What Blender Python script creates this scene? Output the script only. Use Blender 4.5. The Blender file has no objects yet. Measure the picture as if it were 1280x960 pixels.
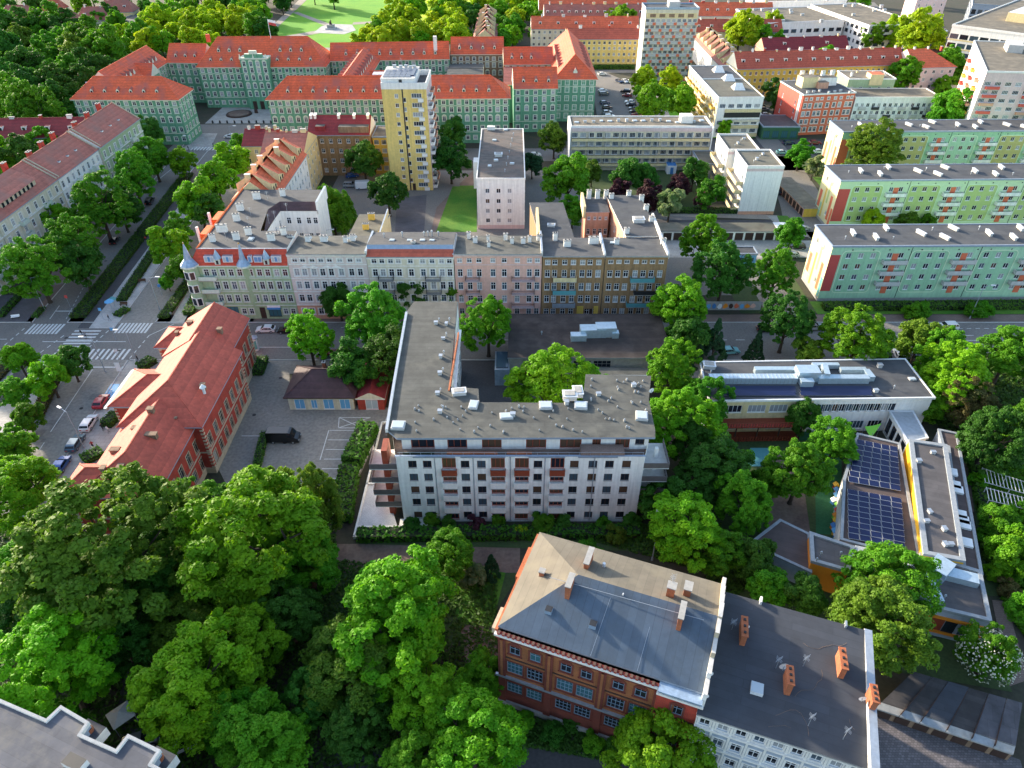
import bpy, math, random
import numpy as np
from math import sin, cos, tan, radians, pi, sqrt, atan2, hypot, ceil
random.seed(7)
SC = bpy.context.scene
COL = SC.collection
# ---------------------------------------------------------------- camera
CAM_H = 88.0; FPX = 887.0; PITCH = radians(37.2)
cd = bpy.data.cameras.new('camera'); cam = bpy.data.objects.new('camera', cd); COL.objects.link(cam)
cam.location = (0, 0, CAM_H); cam.rotation_euler = (pi/2-PITCH, 0, 0)
cd.sensor_width = 36; cd.lens = FPX/1280*36; cd.clip_start = 1; cd.clip_end = 9000
SC.camera = cam
# ---------------------------------------------------------------- daylight
SUN_EL = radians(17); SUN_AZ = (-0.78, 0.62)      # low evening sun, from the far left
w = bpy.data.worlds.new('World'); SC.world = w; w.use_nodes = True
nt = w.node_tree; nt.nodes.clear()
sky = nt.nodes.new('ShaderNodeTexSky'); sky.sky_type = 'NISHITA'; sky.sun_disc = False
sky.sun_elevation = SUN_EL; sky.sun_rotation = math.atan2(SUN_AZ[0], SUN_AZ[1])
sky.air_density = 1.0; sky.dust_density = 1.6; sky.ozone_density = 1.0
bg = nt.nodes.new('ShaderNodeBackground'); bg.inputs[1].default_value = 0.15
wo = nt.nodes.new('ShaderNodeOutputWorld')
nt.links.new(sky.outputs[0], bg.inputs[0]); nt.links.new(bg.outputs[0], wo.inputs[0])
sl = bpy.data.lights.new('sun', 'SUN'); sl.energy = 3.5; sl.angle = radians(2.0); sl.color = (1.0, .87, .68)
so = bpy.data.objects.new('sun', sl); COL.objects.link(so)
from mathutils import Vector, Matrix
sd = Vector((SUN_AZ[0]*cos(SUN_EL), SUN_AZ[1]*cos(SUN_EL), sin(SUN_EL))).normalized()
so.rotation_euler = sd.to_track_quat('Z', 'Y').to_euler()
SC.view_settings.view_transform = 'Standard'; SC.view_settings.look = 'None'
SC.view_settings.exposure = 1.65; SC.view_settings.gamma = 1
SC.render.engine = 'CYCLES'
# ---------------------------------------------------------------- measuring: photo direction -> place on a level of height z
def P(u, v, z=0.0):
    a = (u-640)/FPX; b = (v-480)/FPX
    t = (CAM_H-z)/(sin(PITCH)+b*cos(PITCH))
    return (a*t, t*(cos(PITCH)-b*sin(PITCH)))
def S(r, g, b):
    f = lambda c: ((c/255+.055)/1.055)**2.4 if c > 10 else c/255/12.92
    return (f(r), f(g), f(b))
# ---------------------------------------------------------------- materials
MATS = {}
def nodes(name):
    m = bpy.data.materials.new(name); m.use_nodes = True
    t = m.node_tree; t.nodes.clear(); MATS[name] = m
    o = t.nodes.new('ShaderNodeOutputMaterial'); p = t.nodes.new('ShaderNodeBsdfPrincipled')
    t.links.new(p.outputs[0], o.inputs[0])
    return m, t, p, o
def N(t, k, **kw):
    n = t.nodes.new(k)
    for a, b in kw.items():
        if a.startswith('i_'): n.inputs[int(a[2:])].default_value = b
        else: setattr(n, a, b)
    return n
def plain(name, c, rough=.6, metal=0, var=.10, scale=1.5, streak=0, bump=0):
    """colour with soft patchy wear; streak: rain marks running down"""
    m, t, p, o = nodes(name)
    p.inputs['Roughness'].default_value = rough; p.inputs['Metallic'].default_value = metal
    co = N(t, 'ShaderNodeTexCoord')
    n = N(t, 'ShaderNodeTexNoise'); n.inputs['Scale'].default_value = scale; n.inputs['Detail'].default_value = 5
    n.inputs['Roughness'].default_value = .65
    t.links.new(co.outputs['Object'], n.inputs['Vector'])
    mp = N(t, 'ShaderNodeMapRange'); mp.inputs[1].default_value = .3; mp.inputs[2].default_value = .7
    mp.inputs[3].default_value = 1-var; mp.inputs[4].default_value = 1+var
    t.links.new(n.outputs[0], mp.inputs[0])
    src = mp.outputs[0]
    if streak:
        mm = N(t, 'ShaderNodeMapping'); mm.inputs['Scale'].default_value = (1.3, 1.3, .08)
        t.links.new(co.outputs['Object'], mm.inputs[0])
        n2 = N(t, 'ShaderNodeTexNoise'); n2.inputs['Scale'].default_value = 1.6; n2.inputs['Detail'].default_value = 6
        t.links.new(mm.outputs[0], n2.inputs['Vector'])
        m2 = N(t, 'ShaderNodeMapRange'); m2.inputs[1].default_value = .35; m2.inputs[2].default_value = .7
        m2.inputs[3].default_value = 1+streak*.3; m2.inputs[4].default_value = 1-streak
        t.links.new(n2.outputs[0], m2.inputs[0])
        mu = N(t, 'ShaderNodeMath', operation='MULTIPLY'); t.links.new(src, mu.inputs[0]); t.links.new(m2.outputs[0], mu.inputs[1])
        src = mu.outputs[0]
    vm = N(t, 'ShaderNodeVectorMath', operation='SCALE'); vm.inputs[0].default_value = c
    t.links.new(src, vm.inputs['Scale']); t.links.new(vm.outputs[0], p.inputs['Base Color'])
    if bump:
        b = N(t, 'ShaderNodeBump'); b.inputs['Strength'].default_value = bump; b.inputs['Distance'].default_value = .05
        n3 = N(t, 'ShaderNodeTexNoise'); n3.inputs['Scale'].default_value = 8
        t.links.new(co.outputs['Object'], n3.inputs['Vector'])
        t.links.new(n3.outputs[0], b.inputs['Height']); t.links.new(b.outputs[0], p.inputs['Normal'])
    return m
def tiles(name, c, var=.22, course=.36, moss=None):
    """clay tiles: courses by height, patchy colour from tile to tile"""
    m, t, p, o = nodes(name); p.inputs['Roughness'].default_value = .75
    co = N(t, 'ShaderNodeTexCoord')
    wv = N(t, 'ShaderNodeTexWave', wave_type='BANDS', bands_direction='Z', wave_profile='SAW')
    wv.inputs['Scale'].default_value = .314/course*.5; wv.inputs['Distortion'].default_value = .25
    t.links.new(co.outputs['Object'], wv.inputs['Vector'])
    n = N(t, 'ShaderNodeTexNoise'); n.inputs['Scale'].default_value = .35; n.inputs['Detail'].default_value = 8; n.inputs['Roughness'].default_value = .7
    t.links.new(co.outputs['Object'], n.inputs['Vector'])
    v = N(t, 'ShaderNodeTexVoronoi'); v.inputs['Scale'].default_value = 2.2
    t.links.new(co.outputs['Object'], v.inputs['Vector'])
    sp = N(t, 'ShaderNodeSeparateColor'); t.links.new(v.outputs['Color'], sp.inputs[0])
    a = N(t, 'ShaderNodeMapRange'); a.inputs[1].default_value = .3; a.inputs[2].default_value = .7; a.inputs[3].default_value = 1-var; a.inputs[4].default_value = 1+var
    t.links.new(n.outputs[0], a.inputs[0])
    b = N(t, 'ShaderNodeMapRange'); b.inputs[3].default_value = .88; b.inputs[4].default_value = 1.12; t.links.new(sp.outputs[0], b.inputs[0])
    w_ = N(t, 'ShaderNodeMapRange'); w_.inputs[3].default_value = .82; w_.inputs[4].default_value = 1.08; t.links.new(wv.outputs[1], w_.inputs[0])
    m1 = N(t, 'ShaderNodeMath', operation='MULTIPLY'); t.links.new(a.outputs[0], m1.inputs[0]); t.links.new(b.outputs[0], m1.inputs[1])
    m2 = N(t, 'ShaderNodeMath', operation='MULTIPLY'); t.links.new(m1.outputs[0], m2.inputs[0]); t.links.new(w_.outputs[0], m2.inputs[1])
    vm = N(t, 'ShaderNodeVectorMath', operation='SCALE'); vm.inputs[0].default_value = c
    t.links.new(m2.outputs[0], vm.inputs['Scale']); out = vm.outputs[0]
    if moss:
        n4 = N(t, 'ShaderNodeTexNoise'); n4.inputs['Scale'].default_value = .18; n4.inputs['Detail'].default_value = 7
        t.links.new(co.outputs['Object'], n4.inputs['Vector'])
        r = N(t, 'ShaderNodeMapRange'); r.inputs[1].default_value = .5; r.inputs[2].default_value = .72; t.links.new(n4.outputs[0], r.inputs[0])
        mx = N(t, 'ShaderNodeMix', data_type='RGBA'); t.links.new(r.outputs[0], mx.inputs[0]); t.links.new(out, mx.inputs[6]); mx.inputs[7].default_value = (*moss, 1); out = mx.outputs[2]
    t.links.new(out, p.inputs['Base Color'])
    bp = N(t, 'ShaderNodeBump'); bp.inputs['Strength'].default_value = .5; bp.inputs['Distance'].default_value = .06
    t.links.new(wv.outputs[1], bp.inputs['Height']); t.links.new(bp.outputs[0], p.inputs['Normal'])
    return m
def felt(name, c, yaw=0, strip=(6.0, 1.0), var=.16, stain=None, rough=.85):
    """roofing felt laid in overlapping strips, with patches and ponding stains"""
    m, t, p, o = nodes(name); p.inputs['Roughness'].default_value = rough
    co = N(t, 'ShaderNodeTexCoord'); mm = N(t, 'ShaderNodeMapping'); mm.inputs['Rotation'].default_value = (0, 0, yaw)
    t.links.new(co.outputs['Object'], mm.inputs[0])
    br = N(t, 'ShaderNodeTexBrick'); br.inputs['Scale'].default_value = 1; br.inputs['Brick Width'].default_value = strip[0]; br.inputs['Row Height'].default_value = strip[1]
    br.inputs['Mortar Size'].default_value = .045; br.inputs['Mortar Smooth'].default_value = .3
    k = var*.8
    br.inputs['Color1'].default_value = (1-k, 1-k, 1-k, 1); br.inputs['Color2'].default_value = (1+k, 1+k, 1+k, 1); br.inputs['Mortar'].default_value = (.83, .83, .83, 1)
    t.links.new(mm.outputs[0], br.inputs['Vector'])
    n = N(t, 'ShaderNodeTexNoise'); n.inputs['Scale'].default_value = .45; n.inputs['Detail'].default_value = 9; n.inputs['Roughness'].default_value = .68
    t.links.new(co.outputs['Object'], n.inputs['Vector'])
    a = N(t, 'ShaderNodeMapRange'); a.inputs[1].default_value = .3; a.inputs[2].default_value = .7; a.inputs[3].default_value = 1-var*1.4; a.inputs[4].default_value = 1+var*1.4
    t.links.new(n.outputs[0], a.inputs[0])
    s1 = N(t, 'ShaderNodeVectorMath', operation='SCALE'); t.links.new(br.outputs[0], s1.inputs[0]); t.links.new(a.outputs[0], s1.inputs['Scale'])
    s2 = N(t, 'ShaderNodeVectorMath', operation='MULTIPLY'); t.links.new(s1.outputs[0], s2.inputs[0]); s2.inputs[1].default_value = c
    out = s2.outputs[0]
    if stain:
        n4 = N(t, 'ShaderNodeTexNoise'); n4.inputs['Scale'].default_value = .22; n4.inputs['Detail'].default_value = 8; n4.inputs['Roughness'].default_value = .7
        t.links.new(co.outputs['Object'], n4.inputs['Vector'])
        r = N(t, 'ShaderNodeMapRange'); r.inputs[1].default_value = .5; r.inputs[2].default_value = .66; r.inputs[4].default_value = .75; t.links.new(n4.outputs[0], r.inputs[0])
        mx = N(t, 'ShaderNodeMix', data_type='RGBA'); t.links.new(r.outputs[0], mx.inputs[0]); t.links.new(out, mx.inputs[6]); mx.inputs[7].default_value = (*stain, 1); out = mx.outputs[2]
    t.links.new(out, p.inputs['Base Color'])
    return m
def bricks(name, c, c2, mortar=(.11, .06, .045)):
    m, t, p, o = nodes(name); p.inputs['Roughness'].default_value = .85
    co = N(t, 'ShaderNodeTexCoord'); sx = N(t, 'ShaderNodeSeparateXYZ'); t.links.new(co.outputs['Object'], sx.inputs[0])
    ad = N(t, 'ShaderNodeMath', operation='ADD'); t.links.new(sx.outputs[0], ad.inputs[0]); t.links.new(sx.outputs[1], ad.inputs[1])
    cb = N(t, 'ShaderNodeCombineXYZ'); t.links.new(ad.outputs[0], cb.inputs[0]); t.links.new(sx.outputs[2], cb.inputs[1])
    br = N(t, 'ShaderNodeTexBrick'); br.inputs['Scale'].default_value = 1; br.inputs['Brick Width'].default_value = .26; br.inputs['Row Height'].default_value = .08
    br.inputs['Mortar Size'].default_value = .008; br.inputs['Color1'].default_value = (*c, 1); br.inputs['Color2'].default_value = (*c2, 1); br.inputs['Mortar'].default_value = (*mortar, 1)
    t.links.new(cb.outputs[0], br.inputs['Vector'])
    n = N(t, 'ShaderNodeTexNoise'); n.inputs['Scale'].default_value = .6; n.inputs['Detail'].default_value = 8
    t.links.new(co.outputs['Object'], n.inputs['Vector'])
    a = N(t, 'ShaderNodeMapRange'); a.inputs[1].default_value = .3; a.inputs[2].default_value = .7; a.inputs[3].default_value = .75; a.inputs[4].default_value = 1.2
    t.links.new(n.outputs[0], a.inputs[0])
    s = N(t, 'ShaderNodeVectorMath', operation='SCALE'); t.links.new(br.outputs[0], s.inputs[0]); t.links.new(a.outputs[0], s.inputs['Scale'])
    t.links.new(s.outputs[0], p.inputs['Base Color'])
    return m
def glass(name, c, rough=.08, spec=.5):
    m, t, p, o = nodes(name)
    p.inputs['Base Color'].default_value = (*c, 1); p.inputs['Roughness'].default_value = rough
    p.inputs['Specular IOR Level'].default_value = spec
    return m
def ground(name, c1, c2, scale=.15, fine=3, rough=.95, bump=.0, detail=8):
    m, t, p, o = nodes(name); p.inputs['Roughness'].default_value = rough
    co = N(t, 'ShaderNodeTexCoord')
    n = N(t, 'ShaderNodeTexNoise'); n.inputs['Scale'].default_value = scale; n.inputs['Detail'].default_value = detail; n.inputs['Roughness'].default_value = .7
    t.links.new(co.outputs['Object'], n.inputs['Vector'])
    r = N(t, 'ShaderNodeMapRange'); r.inputs[1].default_value = .38; r.inputs[2].default_value = .62; t.links.new(n.outputs[0], r.inputs[0])
    mx = N(t, 'ShaderNodeMix', data_type='RGBA'); t.links.new(r.outputs[0], mx.inputs[0]); mx.inputs[6].default_value = (*c1, 1); mx.inputs[7].default_value = (*c2, 1)
    n2 = N(t, 'ShaderNodeTexNoise'); n2.inputs['Scale'].default_value = fine; n2.inputs['Detail'].default_value = 4
    t.links.new(co.outputs['Object'], n2.inputs['Vector'])
    a = N(t, 'ShaderNodeMapRange'); a.inputs[1].default_value = .3; a.inputs[2].default_value = .7; a.inputs[3].default_value = .8; a.inputs[4].default_value = 1.2; t.links.new(n2.outputs[0], a.inputs[0])
    s = N(t, 'ShaderNodeVectorMath', operation='SCALE'); t.links.new(mx.outputs[2], s.inputs[0]); t.links.new(a.outputs[0], s.inputs['Scale'])
    t.links.new(s.outputs[0], p.inputs['Base Color'])
    return m
def pavers(name, c, w_=.5, h_=.5, yaw=0, k=.08, mort=.7):
    m, t, p, o = nodes(name); p.inputs['Roughness'].default_value = .85
    co = N(t, 'ShaderNodeTexCoord'); mm = N(t, 'ShaderNodeMapping'); mm.inputs['Rotation'].default_value = (0, 0, yaw); t.links.new(co.outputs['Object'], mm.inputs[0])
    br = N(t, 'ShaderNodeTexBrick'); br.inputs['Scale'].default_value = 1; br.inputs['Brick Width'].default_value = w_; br.inputs['Row Height'].default_value = h_; br.inputs['Mortar Size'].default_value = .03
    br.inputs['Color1'].default_value = (1-k, 1-k, 1-k, 1); br.inputs['Color2'].default_value = (1+k, 1+k, 1+k, 1); br.inputs['Mortar'].default_value = (mort, mort, mort, 1)
    t.links.new(mm.outputs[0], br.inputs['Vector'])
    n = N(t, 'ShaderNodeTexNoise'); n.inputs['Scale'].default_value = .3; n.inputs['Detail'].default_value = 9; t.links.new(co.outputs['Object'], n.inputs['Vector'])
    a = N(t, 'ShaderNodeMapRange'); a.inputs[1].default_value = .3; a.inputs[2].default_value = .7; a.inputs[3].default_value = .82; a.inputs[4].default_value = 1.15; t.links.new(n.outputs[0], a.inputs[0])
    s1 = N(t, 'ShaderNodeVectorMath', operation='SCALE'); t.links.new(br.outputs[0], s1.inputs[0]); t.links.new(a.outputs[0], s1.inputs['Scale'])
    s2 = N(t, 'ShaderNodeVectorMath', operation='MULTIPLY'); t.links.new(s1.outputs[0], s2.inputs[0]); s2.inputs[1].default_value = c
    t.links.new(s2.outputs[0], p.inputs['Base Color'])
    return m
def leafmat(name, c, c2, hv=.012, vv=.22, trans=.4):
    """foliage: each tree and each clump differs a little in hue and value"""
    m, t, p, o = nodes(name)
    co = N(t, 'ShaderNodeTexCoord'); oi = N(t, 'ShaderNodeObjectInfo')
    n = N(t, 'ShaderNodeTexNoise'); n.inputs['Scale'].default_value = 4.0; n.inputs['Detail'].default_value = 5
    t.links.new(co.outputs['Object'], n.inputs['Vector'])
    r = N(t, 'ShaderNodeMapRange'); r.inputs[1].default_value = .35; r.inputs[2].default_value = .65; t.links.new(n.outputs[0], r.inputs[0])
    mx = N(t, 'ShaderNodeMix', data_type='RGBA'); t.links.new(r.outputs[0], mx.inputs[0]); mx.inputs[6].default_value = (*c, 1); mx.inputs[7].default_value = (*c2, 1)
    hs = N(t, 'ShaderNodeHueSaturation')
    h = N(t, 'ShaderNodeMapRange'); h.inputs[3].default_value = .5-hv; h.inputs[4].default_value = .5+hv; t.links.new(oi.outputs['Random'], h.inputs[0])
    mu = N(t, 'ShaderNodeMath', operation='MULTIPLY'); mu.inputs[1].default_value = 7.31; t.links.new(oi.outputs['Random'], mu.inputs[0])
    fr = N(t, 'ShaderNodeMath', operation='FRACT'); t.links.new(mu.outputs[0], fr.inputs[0])
    v = N(t, 'ShaderNodeMapRange'); v.inputs[3].default_value = 1-vv; v.inputs[4].default_value = 1+vv; t.links.new(fr.outputs[0], v.inputs[0])
    t.links.new(h.outputs[0], hs.inputs['Hue']); t.links.new(v.outputs[0], hs.inputs['Value']); t.links.new(mx.outputs[2], hs.inputs['Color'])
    t.links.new(hs.outputs[0], p.inputs['Base Color']); p.inputs['Roughness'].default_value = .6
    p.inputs['Specular IOR Level'].default_value = .25
    tr = N(t, 'ShaderNodeBsdfTranslucent'); ms = N(t, 'ShaderNodeMixShader'); ms.inputs[0].default_value = trans
    t.links.new(hs.outputs[0], tr.inputs[0]); t.links.new(p.outputs[0], ms.inputs[1]); t.links.new(tr.outputs[0], ms.inputs[2]); t.links.new(ms.outputs[0], o.inputs[0])
    return m
# ---------------------------------------------------------------- mesh builder
class MB:
    def __init__(s): s.v = []; s.f = []; s.m = []; s.mats = []
    def mi(s, mat):
        if mat not in s.mats: s.mats.append(mat)
        return s.mats.index(mat)
    def face(s, pts, mat):
        i = len(s.v); s.v += [tuple(p) for p in pts]; s.f.append(tuple(range(i, i+len(pts)))); s.m.append(s.mi(mat))
    def idx(s, verts, faces, mat):
        i = len(s.v); s.v += [tuple(p) for p in verts]; k = s.mi(mat)
        for f in faces: s.f.append(tuple(i+j for j in f)); s.m.append(k)
    def obox(s, c, size, yaw, mat, top=None):
        """box on its base centre c, turned by yaw"""
        hx, hy, h = size[0]/2, size[1]/2, size[2]; ca, sa = cos(yaw), sin(yaw)
        R = lambda x, y, z: (c[0]+x*ca-y*sa, c[1]+x*sa+y*ca, c[2]+z)
        V = [R(-hx, -hy, 0), R(hx, -hy, 0), R(hx, hy, 0), R(-hx, hy, 0), R(-hx, -hy, h), R(hx, -hy, h), R(hx, hy, h), R(-hx, hy, h)]
        s.idx(V, [(0, 1, 5, 4), (1, 2, 6, 5), (2, 3, 7, 6), (3, 0, 4, 7), (3, 2, 1, 0)], mat)
        s.idx(V, [(4, 5, 6, 7)], top or mat)
    def box(s, x0, y0, z0, x1, y1, z1, mat, top=None):
        s.obox(((x0+x1)/2, (y0+y1)/2, z0), (abs(x1-x0), abs(y1-y0), z1-z0), 0, mat, top)
    def prism(s, poly, z0, z1, side, top=None, bottom=False):
        n = len(poly)
        for i in range(n):
            a, b = poly[i], poly[(i+1) % n]
            s.face([(a[0], a[1], z0), (b[0], b[1], z0), (b[0], b[1], z1), (a[0], a[1], z1)], side)
        if top: s.face([(p[0], p[1], z1) for p in poly], top)
        if bottom: s.face([(p[0], p[1], z0) for p in reversed(poly)], side)
    def cyl(s, x, y, z0, z1, r0, r1, n, mat, cap=True):
        V = []
        for k in range(n):
            a = 2*pi*k/n; V.append((x+r0*cos(a), y+r0*sin(a), z0))
        for k in range(n):
            a = 2*pi*k/n; V.append((x+r1*cos(a), y+r1*sin(a), z1))
        s.idx(V, [(k, (k+1) % n, n+(k+1) % n, n+k) for k in range(n)]+([tuple(range(n, 2*n))] if cap and r1 > 0.01 else []), mat)
    def tube(s, p, q, r0, r1, n, mat):
        p = Vector(p); q = Vector(q); d = (q-p).normalized(); a = d.orthogonal().normalized(); b = d.cross(a)
        V = [p+(a*cos(2*pi*k/n)+b*sin(2*pi*k/n))*r0 for k in range(n)]+[q+(a*cos(2*pi*k/n)+b*sin(2*pi*k/n))*r1 for k in range(n)]
        s.idx(V, [(k, (k+1) % n, n+(k+1) % n, n+k) for k in range(n)]+[tuple(range(n, 2*n)), tuple(reversed(range(n)))], mat)
    def sheet(s, poly, z, mat): s.face([(p[0], p[1], z) for p in poly], mat)
    def mesh(s, name, off=(0, 0, 0)):
        me = bpy.data.meshes.new(name)
        me.from_pydata([(a-off[0], b-off[1], c-off[2]) for a, b, c in s.v], [], s.f)
        for k in s.mats: me.materials.append(MATS[k])
        me.polygons.foreach_set('material_index', s.m); me.update()
        return me
    def build(s, name, parent=None, kind=None, loc=None):
        if not s.f: return None
        off = loc or (tuple(parent.location) if parent else (0, 0, 0))
        o = bpy.data.objects.new(name, s.mesh(name, off)); COL.objects.link(o)
        if parent: o.parent = parent; o.location = tuple(off[i]-(parent.location[i]) for i in range(3)) if loc else (0, 0, 0)
        else: o.location = off
        if kind: o['kind'] = kind
        return o
def ccw(poly):
    a = sum(poly[i][0]*poly[(i+1) % len(poly)][1]-poly[(i+1) % len(poly)][0]*poly[i][1] for i in range(len(poly)))
    return list(poly) if a > 0 else list(reversed(poly))
def thing(name, label, cat, loc=(0, 0, 0), group=None):
    o = bpy.data.objects.new(name, None); COL.objects.link(o); o.location = loc; o.empty_display_size = .5
    o['label'] = label; o['category'] = cat
    if group: o['group'] = group
    return o
def tag(o, label, cat, group=None):
    o['label'] = label; o['category'] = cat
    if group: o['group'] = group
    return o
def inst(me, name, parent, loc, rz=0, scale=None):
    """one more object of a shared mesh; loc in world"""
    o = bpy.data.objects.new(name, me); COL.objects.link(o)
    if parent: o.parent = parent; pl = parent.location; o.location = (loc[0]-pl[0], loc[1]-pl[1], loc[2]-pl[2])
    else: o.location = loc
    o.rotation_euler = (0, 0, rz)
    if scale: o.scale = scale
    return o
def offset_poly(poly, d):
    poly = ccw(poly); n = len(poly); out = []
    for i in range(n):
        a = Vector(poly[i-1]); b = Vector(poly[i]); c = Vector(poly[(i+1) % n])
        d1 = (b-a).normalized(); d2 = (c-b).normalized()
        n1 = Vector((d1.y, -d1.x)); n2 = Vector((d2.y, -d2.x)); m_ = (n1+n2)
        k = d/max(.35, (1+n1.dot(n2))/1.0); out.append((b.x+m_.x*k, b.y+m_.y*k))
    return out
def rect(A, B, depth):
    dx, dy = B[0]-A[0], B[1]-A[1]; L = hypot(dx, dy); n = (-dy/L, dx/L)
    return [A, B, (B[0]+n[0]*depth, B[1]+n[1]*depth), (A[0]+n[0]*depth, A[1]+n[1]*depth)]
def lerp(A, B, f): return (A[0]+(B[0]-A[0])*f, A[1]+(B[1]-A[1])*f)
# ---------------------------------------------------------------- windows
WK = {}          # kind -> dict(frame, glass list, sur (surround mat), sw (surround width), nx, ny)
WCACHE = {}
def wmesh(kind, w_, h_, gi, part):
    key = (kind, round(w_, 2), round(h_, 2), gi, part)
    if key in WCACHE: return WCACHE[key]
    K = WK[kind]; b = MB(); fr = K['frame']; g = K['glass'][gi]; t_ = K.get('fw', .09); hw = w_/2
    if part in ('all', 'frame'):
        y0, y1 = .08, .15
        b.box(-hw, y0, 0, -hw+t_, y1, h_, fr); b.box(hw-t_, y0, 0, hw, y1, h_, fr)
        b.box(-hw+t_, y0, 0, hw-t_, y1, t_, fr); b.box(-hw+t_, y0, h_-t_, hw-t_, y1, h_, fr)
        nx, ny = K.get('nx', 1), K.get('ny', 0); t2 = t_*.75
        for i in range(nx):
            x = -hw+w_*(i+1)/(nx+1); b.box(x-t2/2, y0+.005, t_, x+t2/2, y1, h_-t_, fr)
        for i in range(ny):
            z = h_*(.66 if ny == 1 else (i+1)/(ny+1)); b.box(-hw+t_, y0+.01, z-t2/2, hw-t_, y1, z+t2/2, fr)
        if K.get('sur'):
            s_, sw = K['sur'], K.get('sw', .16); e = .004
            b.box(-hw-sw, -.06, -.02, -hw-e, .01, h_+sw, s_); b.box(hw+e, -.06, -.02, hw+sw, .01, h_+sw, s_)
            b.box(-hw-e, -.06, h_+e, hw+e, .01, h_+sw-.01, s_)
            b.box(-hw-sw-.06, -.13, -.16, hw+sw+.06, .01, -.03, s_)
        else:
            b.box(-hw-.04, -.07, -.07, hw+.04, .01, -.004, K.get('sill', fr))
        if K.get('arch'):
            n = 8; R_ = hw+.12; ir = hw-.1
            for k in range(n):
                a0, a1 = pi*k/n, pi*(k+1)/n; s_ = K.get('sur') or fr
                V = [(R_*cos(a0), -.09, h_+R_*.8*sin(a0)+.1), (R_*cos(a1), -.09, h_+R_*.8*sin(a1)+.1), (ir*cos(a1), -.09, h_+ir*.5*sin(a1)+.1), (ir*cos(a0), -.09, h_+ir*.5*sin(a0)+.1)]
                b.face(V, s_); b.face([V[0], (V[0][0], 0, V[0][2]), (V[1][0], 0, V[1][2]), V[1]], s_)
    if part in ('all', 'pane'):
        b.face([(-hw+.01, .125, .01), (hw-.01, .125, .01), (hw-.01, .125, h_-.01), (-hw+.01, .125, h_-.01)], g)
    me = b.mesh('window'); WCACHE[key] = me
    return me
class Bld:
    def __init__(s, name, label, cat, loc, group=None, sub=False):
        s.e = thing(name, label, cat, (loc[0], loc[1], 0), group); s.w = MB(); s.wins = []; s.sub = sub; s.trim = MB()
    def wall(s, A, B, z0, z1, mat, ops=(), d=.2, rv=None):
        L = hypot(B[0]-A[0], B[1]-A[1]); ux, uy = (B[0]-A[0])/L, (B[1]-A[1])/L; nx, ny = uy, -ux
        Q = lambda x, z, y=0: (A[0]+ux*x-nx*y, A[1]+uy*x-ny*y, z)
        H = [(o[0]-o[2]/2, o[0]+o[2]/2, o[1], o[1]+o[3]) for o in ops if o[0]-o[2]/2 > .02 and o[0]+o[2]/2 < L-.02 and o[1] >= z0 and o[1]+o[3] <= z1]
        keep = [o for o in ops if o[0]-o[2]/2 > .02 and o[0]+o[2]/2 < L-.02 and o[1] >= z0 and o[1]+o[3] <= z1]
        zs = sorted(set([z0, z1]+[h[2] for h in H]+[h[3] for h in H]))
        for a, b in zip(zs, zs[1:]):
            if b-a < 1e-4: continue
            zc = (a+b)/2; hs = sorted([h for h in H if h[2] < zc < h[3]]); x = 0
            for h in hs:
                if h[0] > x: s.w.face([Q(x, a), Q(h[0], a), Q(h[0], b), Q(x, b)], mat)
                x = max(x, h[1])
            if x < L: s.w.face([Q(x, a), Q(L, a), Q(L, b), Q(x, b)], mat)
        r = rv or mat
        for h in H:
            a, b, c, e = h
            s.w.face([Q(a, c), Q(b, c), Q(b, c, d), Q(a, c, d)], r); s.w.face([Q(a, e, d), Q(b, e, d), Q(b, e), Q(a, e)], r)
            s.w.face([Q(a, c), Q(a, c, d), Q(a, e, d), Q(a, e)], r); s.w.face([Q(b, c, d), Q(b, c), Q(b, e), Q(b, e, d)], r)
        yaw = atan2(uy, ux)
        for o in keep:
            if len(o) > 4 and o[4]: s.wins.append((Q(o[0], o[1]), yaw, o[2], o[3], o[4]))
        return Q, yaw
    def box_walls(s, poly, z0, z1, mat, ops=None):
        """closed ring of walls; ops: {edge index: openings}"""
        poly = ccw(poly)
        for i in range(len(poly)):
            s.wall(poly[i], poly[(i+1) % len(poly)], z0, z1, mat, (ops or {}).get(i, ()))
        return poly
    def done(s, wname='wall'):
        s.w.build(wname, s.e); s.trim.build('trim', s.e)
        s.wins.sort(key=lambda q: q[0][1]-.0*q[0][0])
        rest = MB()
        for i, (c, yaw, w_, h_, kind) in enumerate(s.wins):
            K = WK[kind]; gi = random.randrange(len(K['glass'])); nm = K.get('name', 'window')
            if i < 300:
                if s.sub:
                    f = inst(wmesh(kind, w_, h_, 0, 'frame'), nm, s.e, c, yaw)
                    g = bpy.data.objects.new('pane', wmesh(kind, w_, h_, gi, 'pane')); COL.objects.link(g); g.parent = f
                else: inst(wmesh(kind, w_, h_, gi, 'all'), nm, s.e, c, yaw)
            else:
                me = wmesh(kind, w_, h_, gi, 'all'); ca, sa = cos(yaw), sin(yaw)
                V = [(c[0]+v.co.x*ca-v.co.y*sa, c[1]+v.co.x*sa+v.co.y*ca, c[2]+v.co.z) for v in me.vertices]
                for p in me.polygons: rest.idx([V[k] for k in p.vertices], [tuple(range(len(p.vertices)))], me.materials[p.material_index].name)
        rest.build('window', s.e, kind='stuff')
        return s.e
def grid_ops(L, xs, zs, w_, h_, kind, skip=()):
    """openings at columns xs (fractions of L, or a count) and sills zs"""
    if isinstance(xs, int): xs = [(i+.5)/xs for i in range(xs)]
    return [(x*L, z, w_, h_, kind) for i, x in enumerate(xs) for j, z in enumerate(zs) if (i, j) not in skip]
def length(A, B): return hypot(B[0]-A[0], B[1]-A[1])
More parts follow.
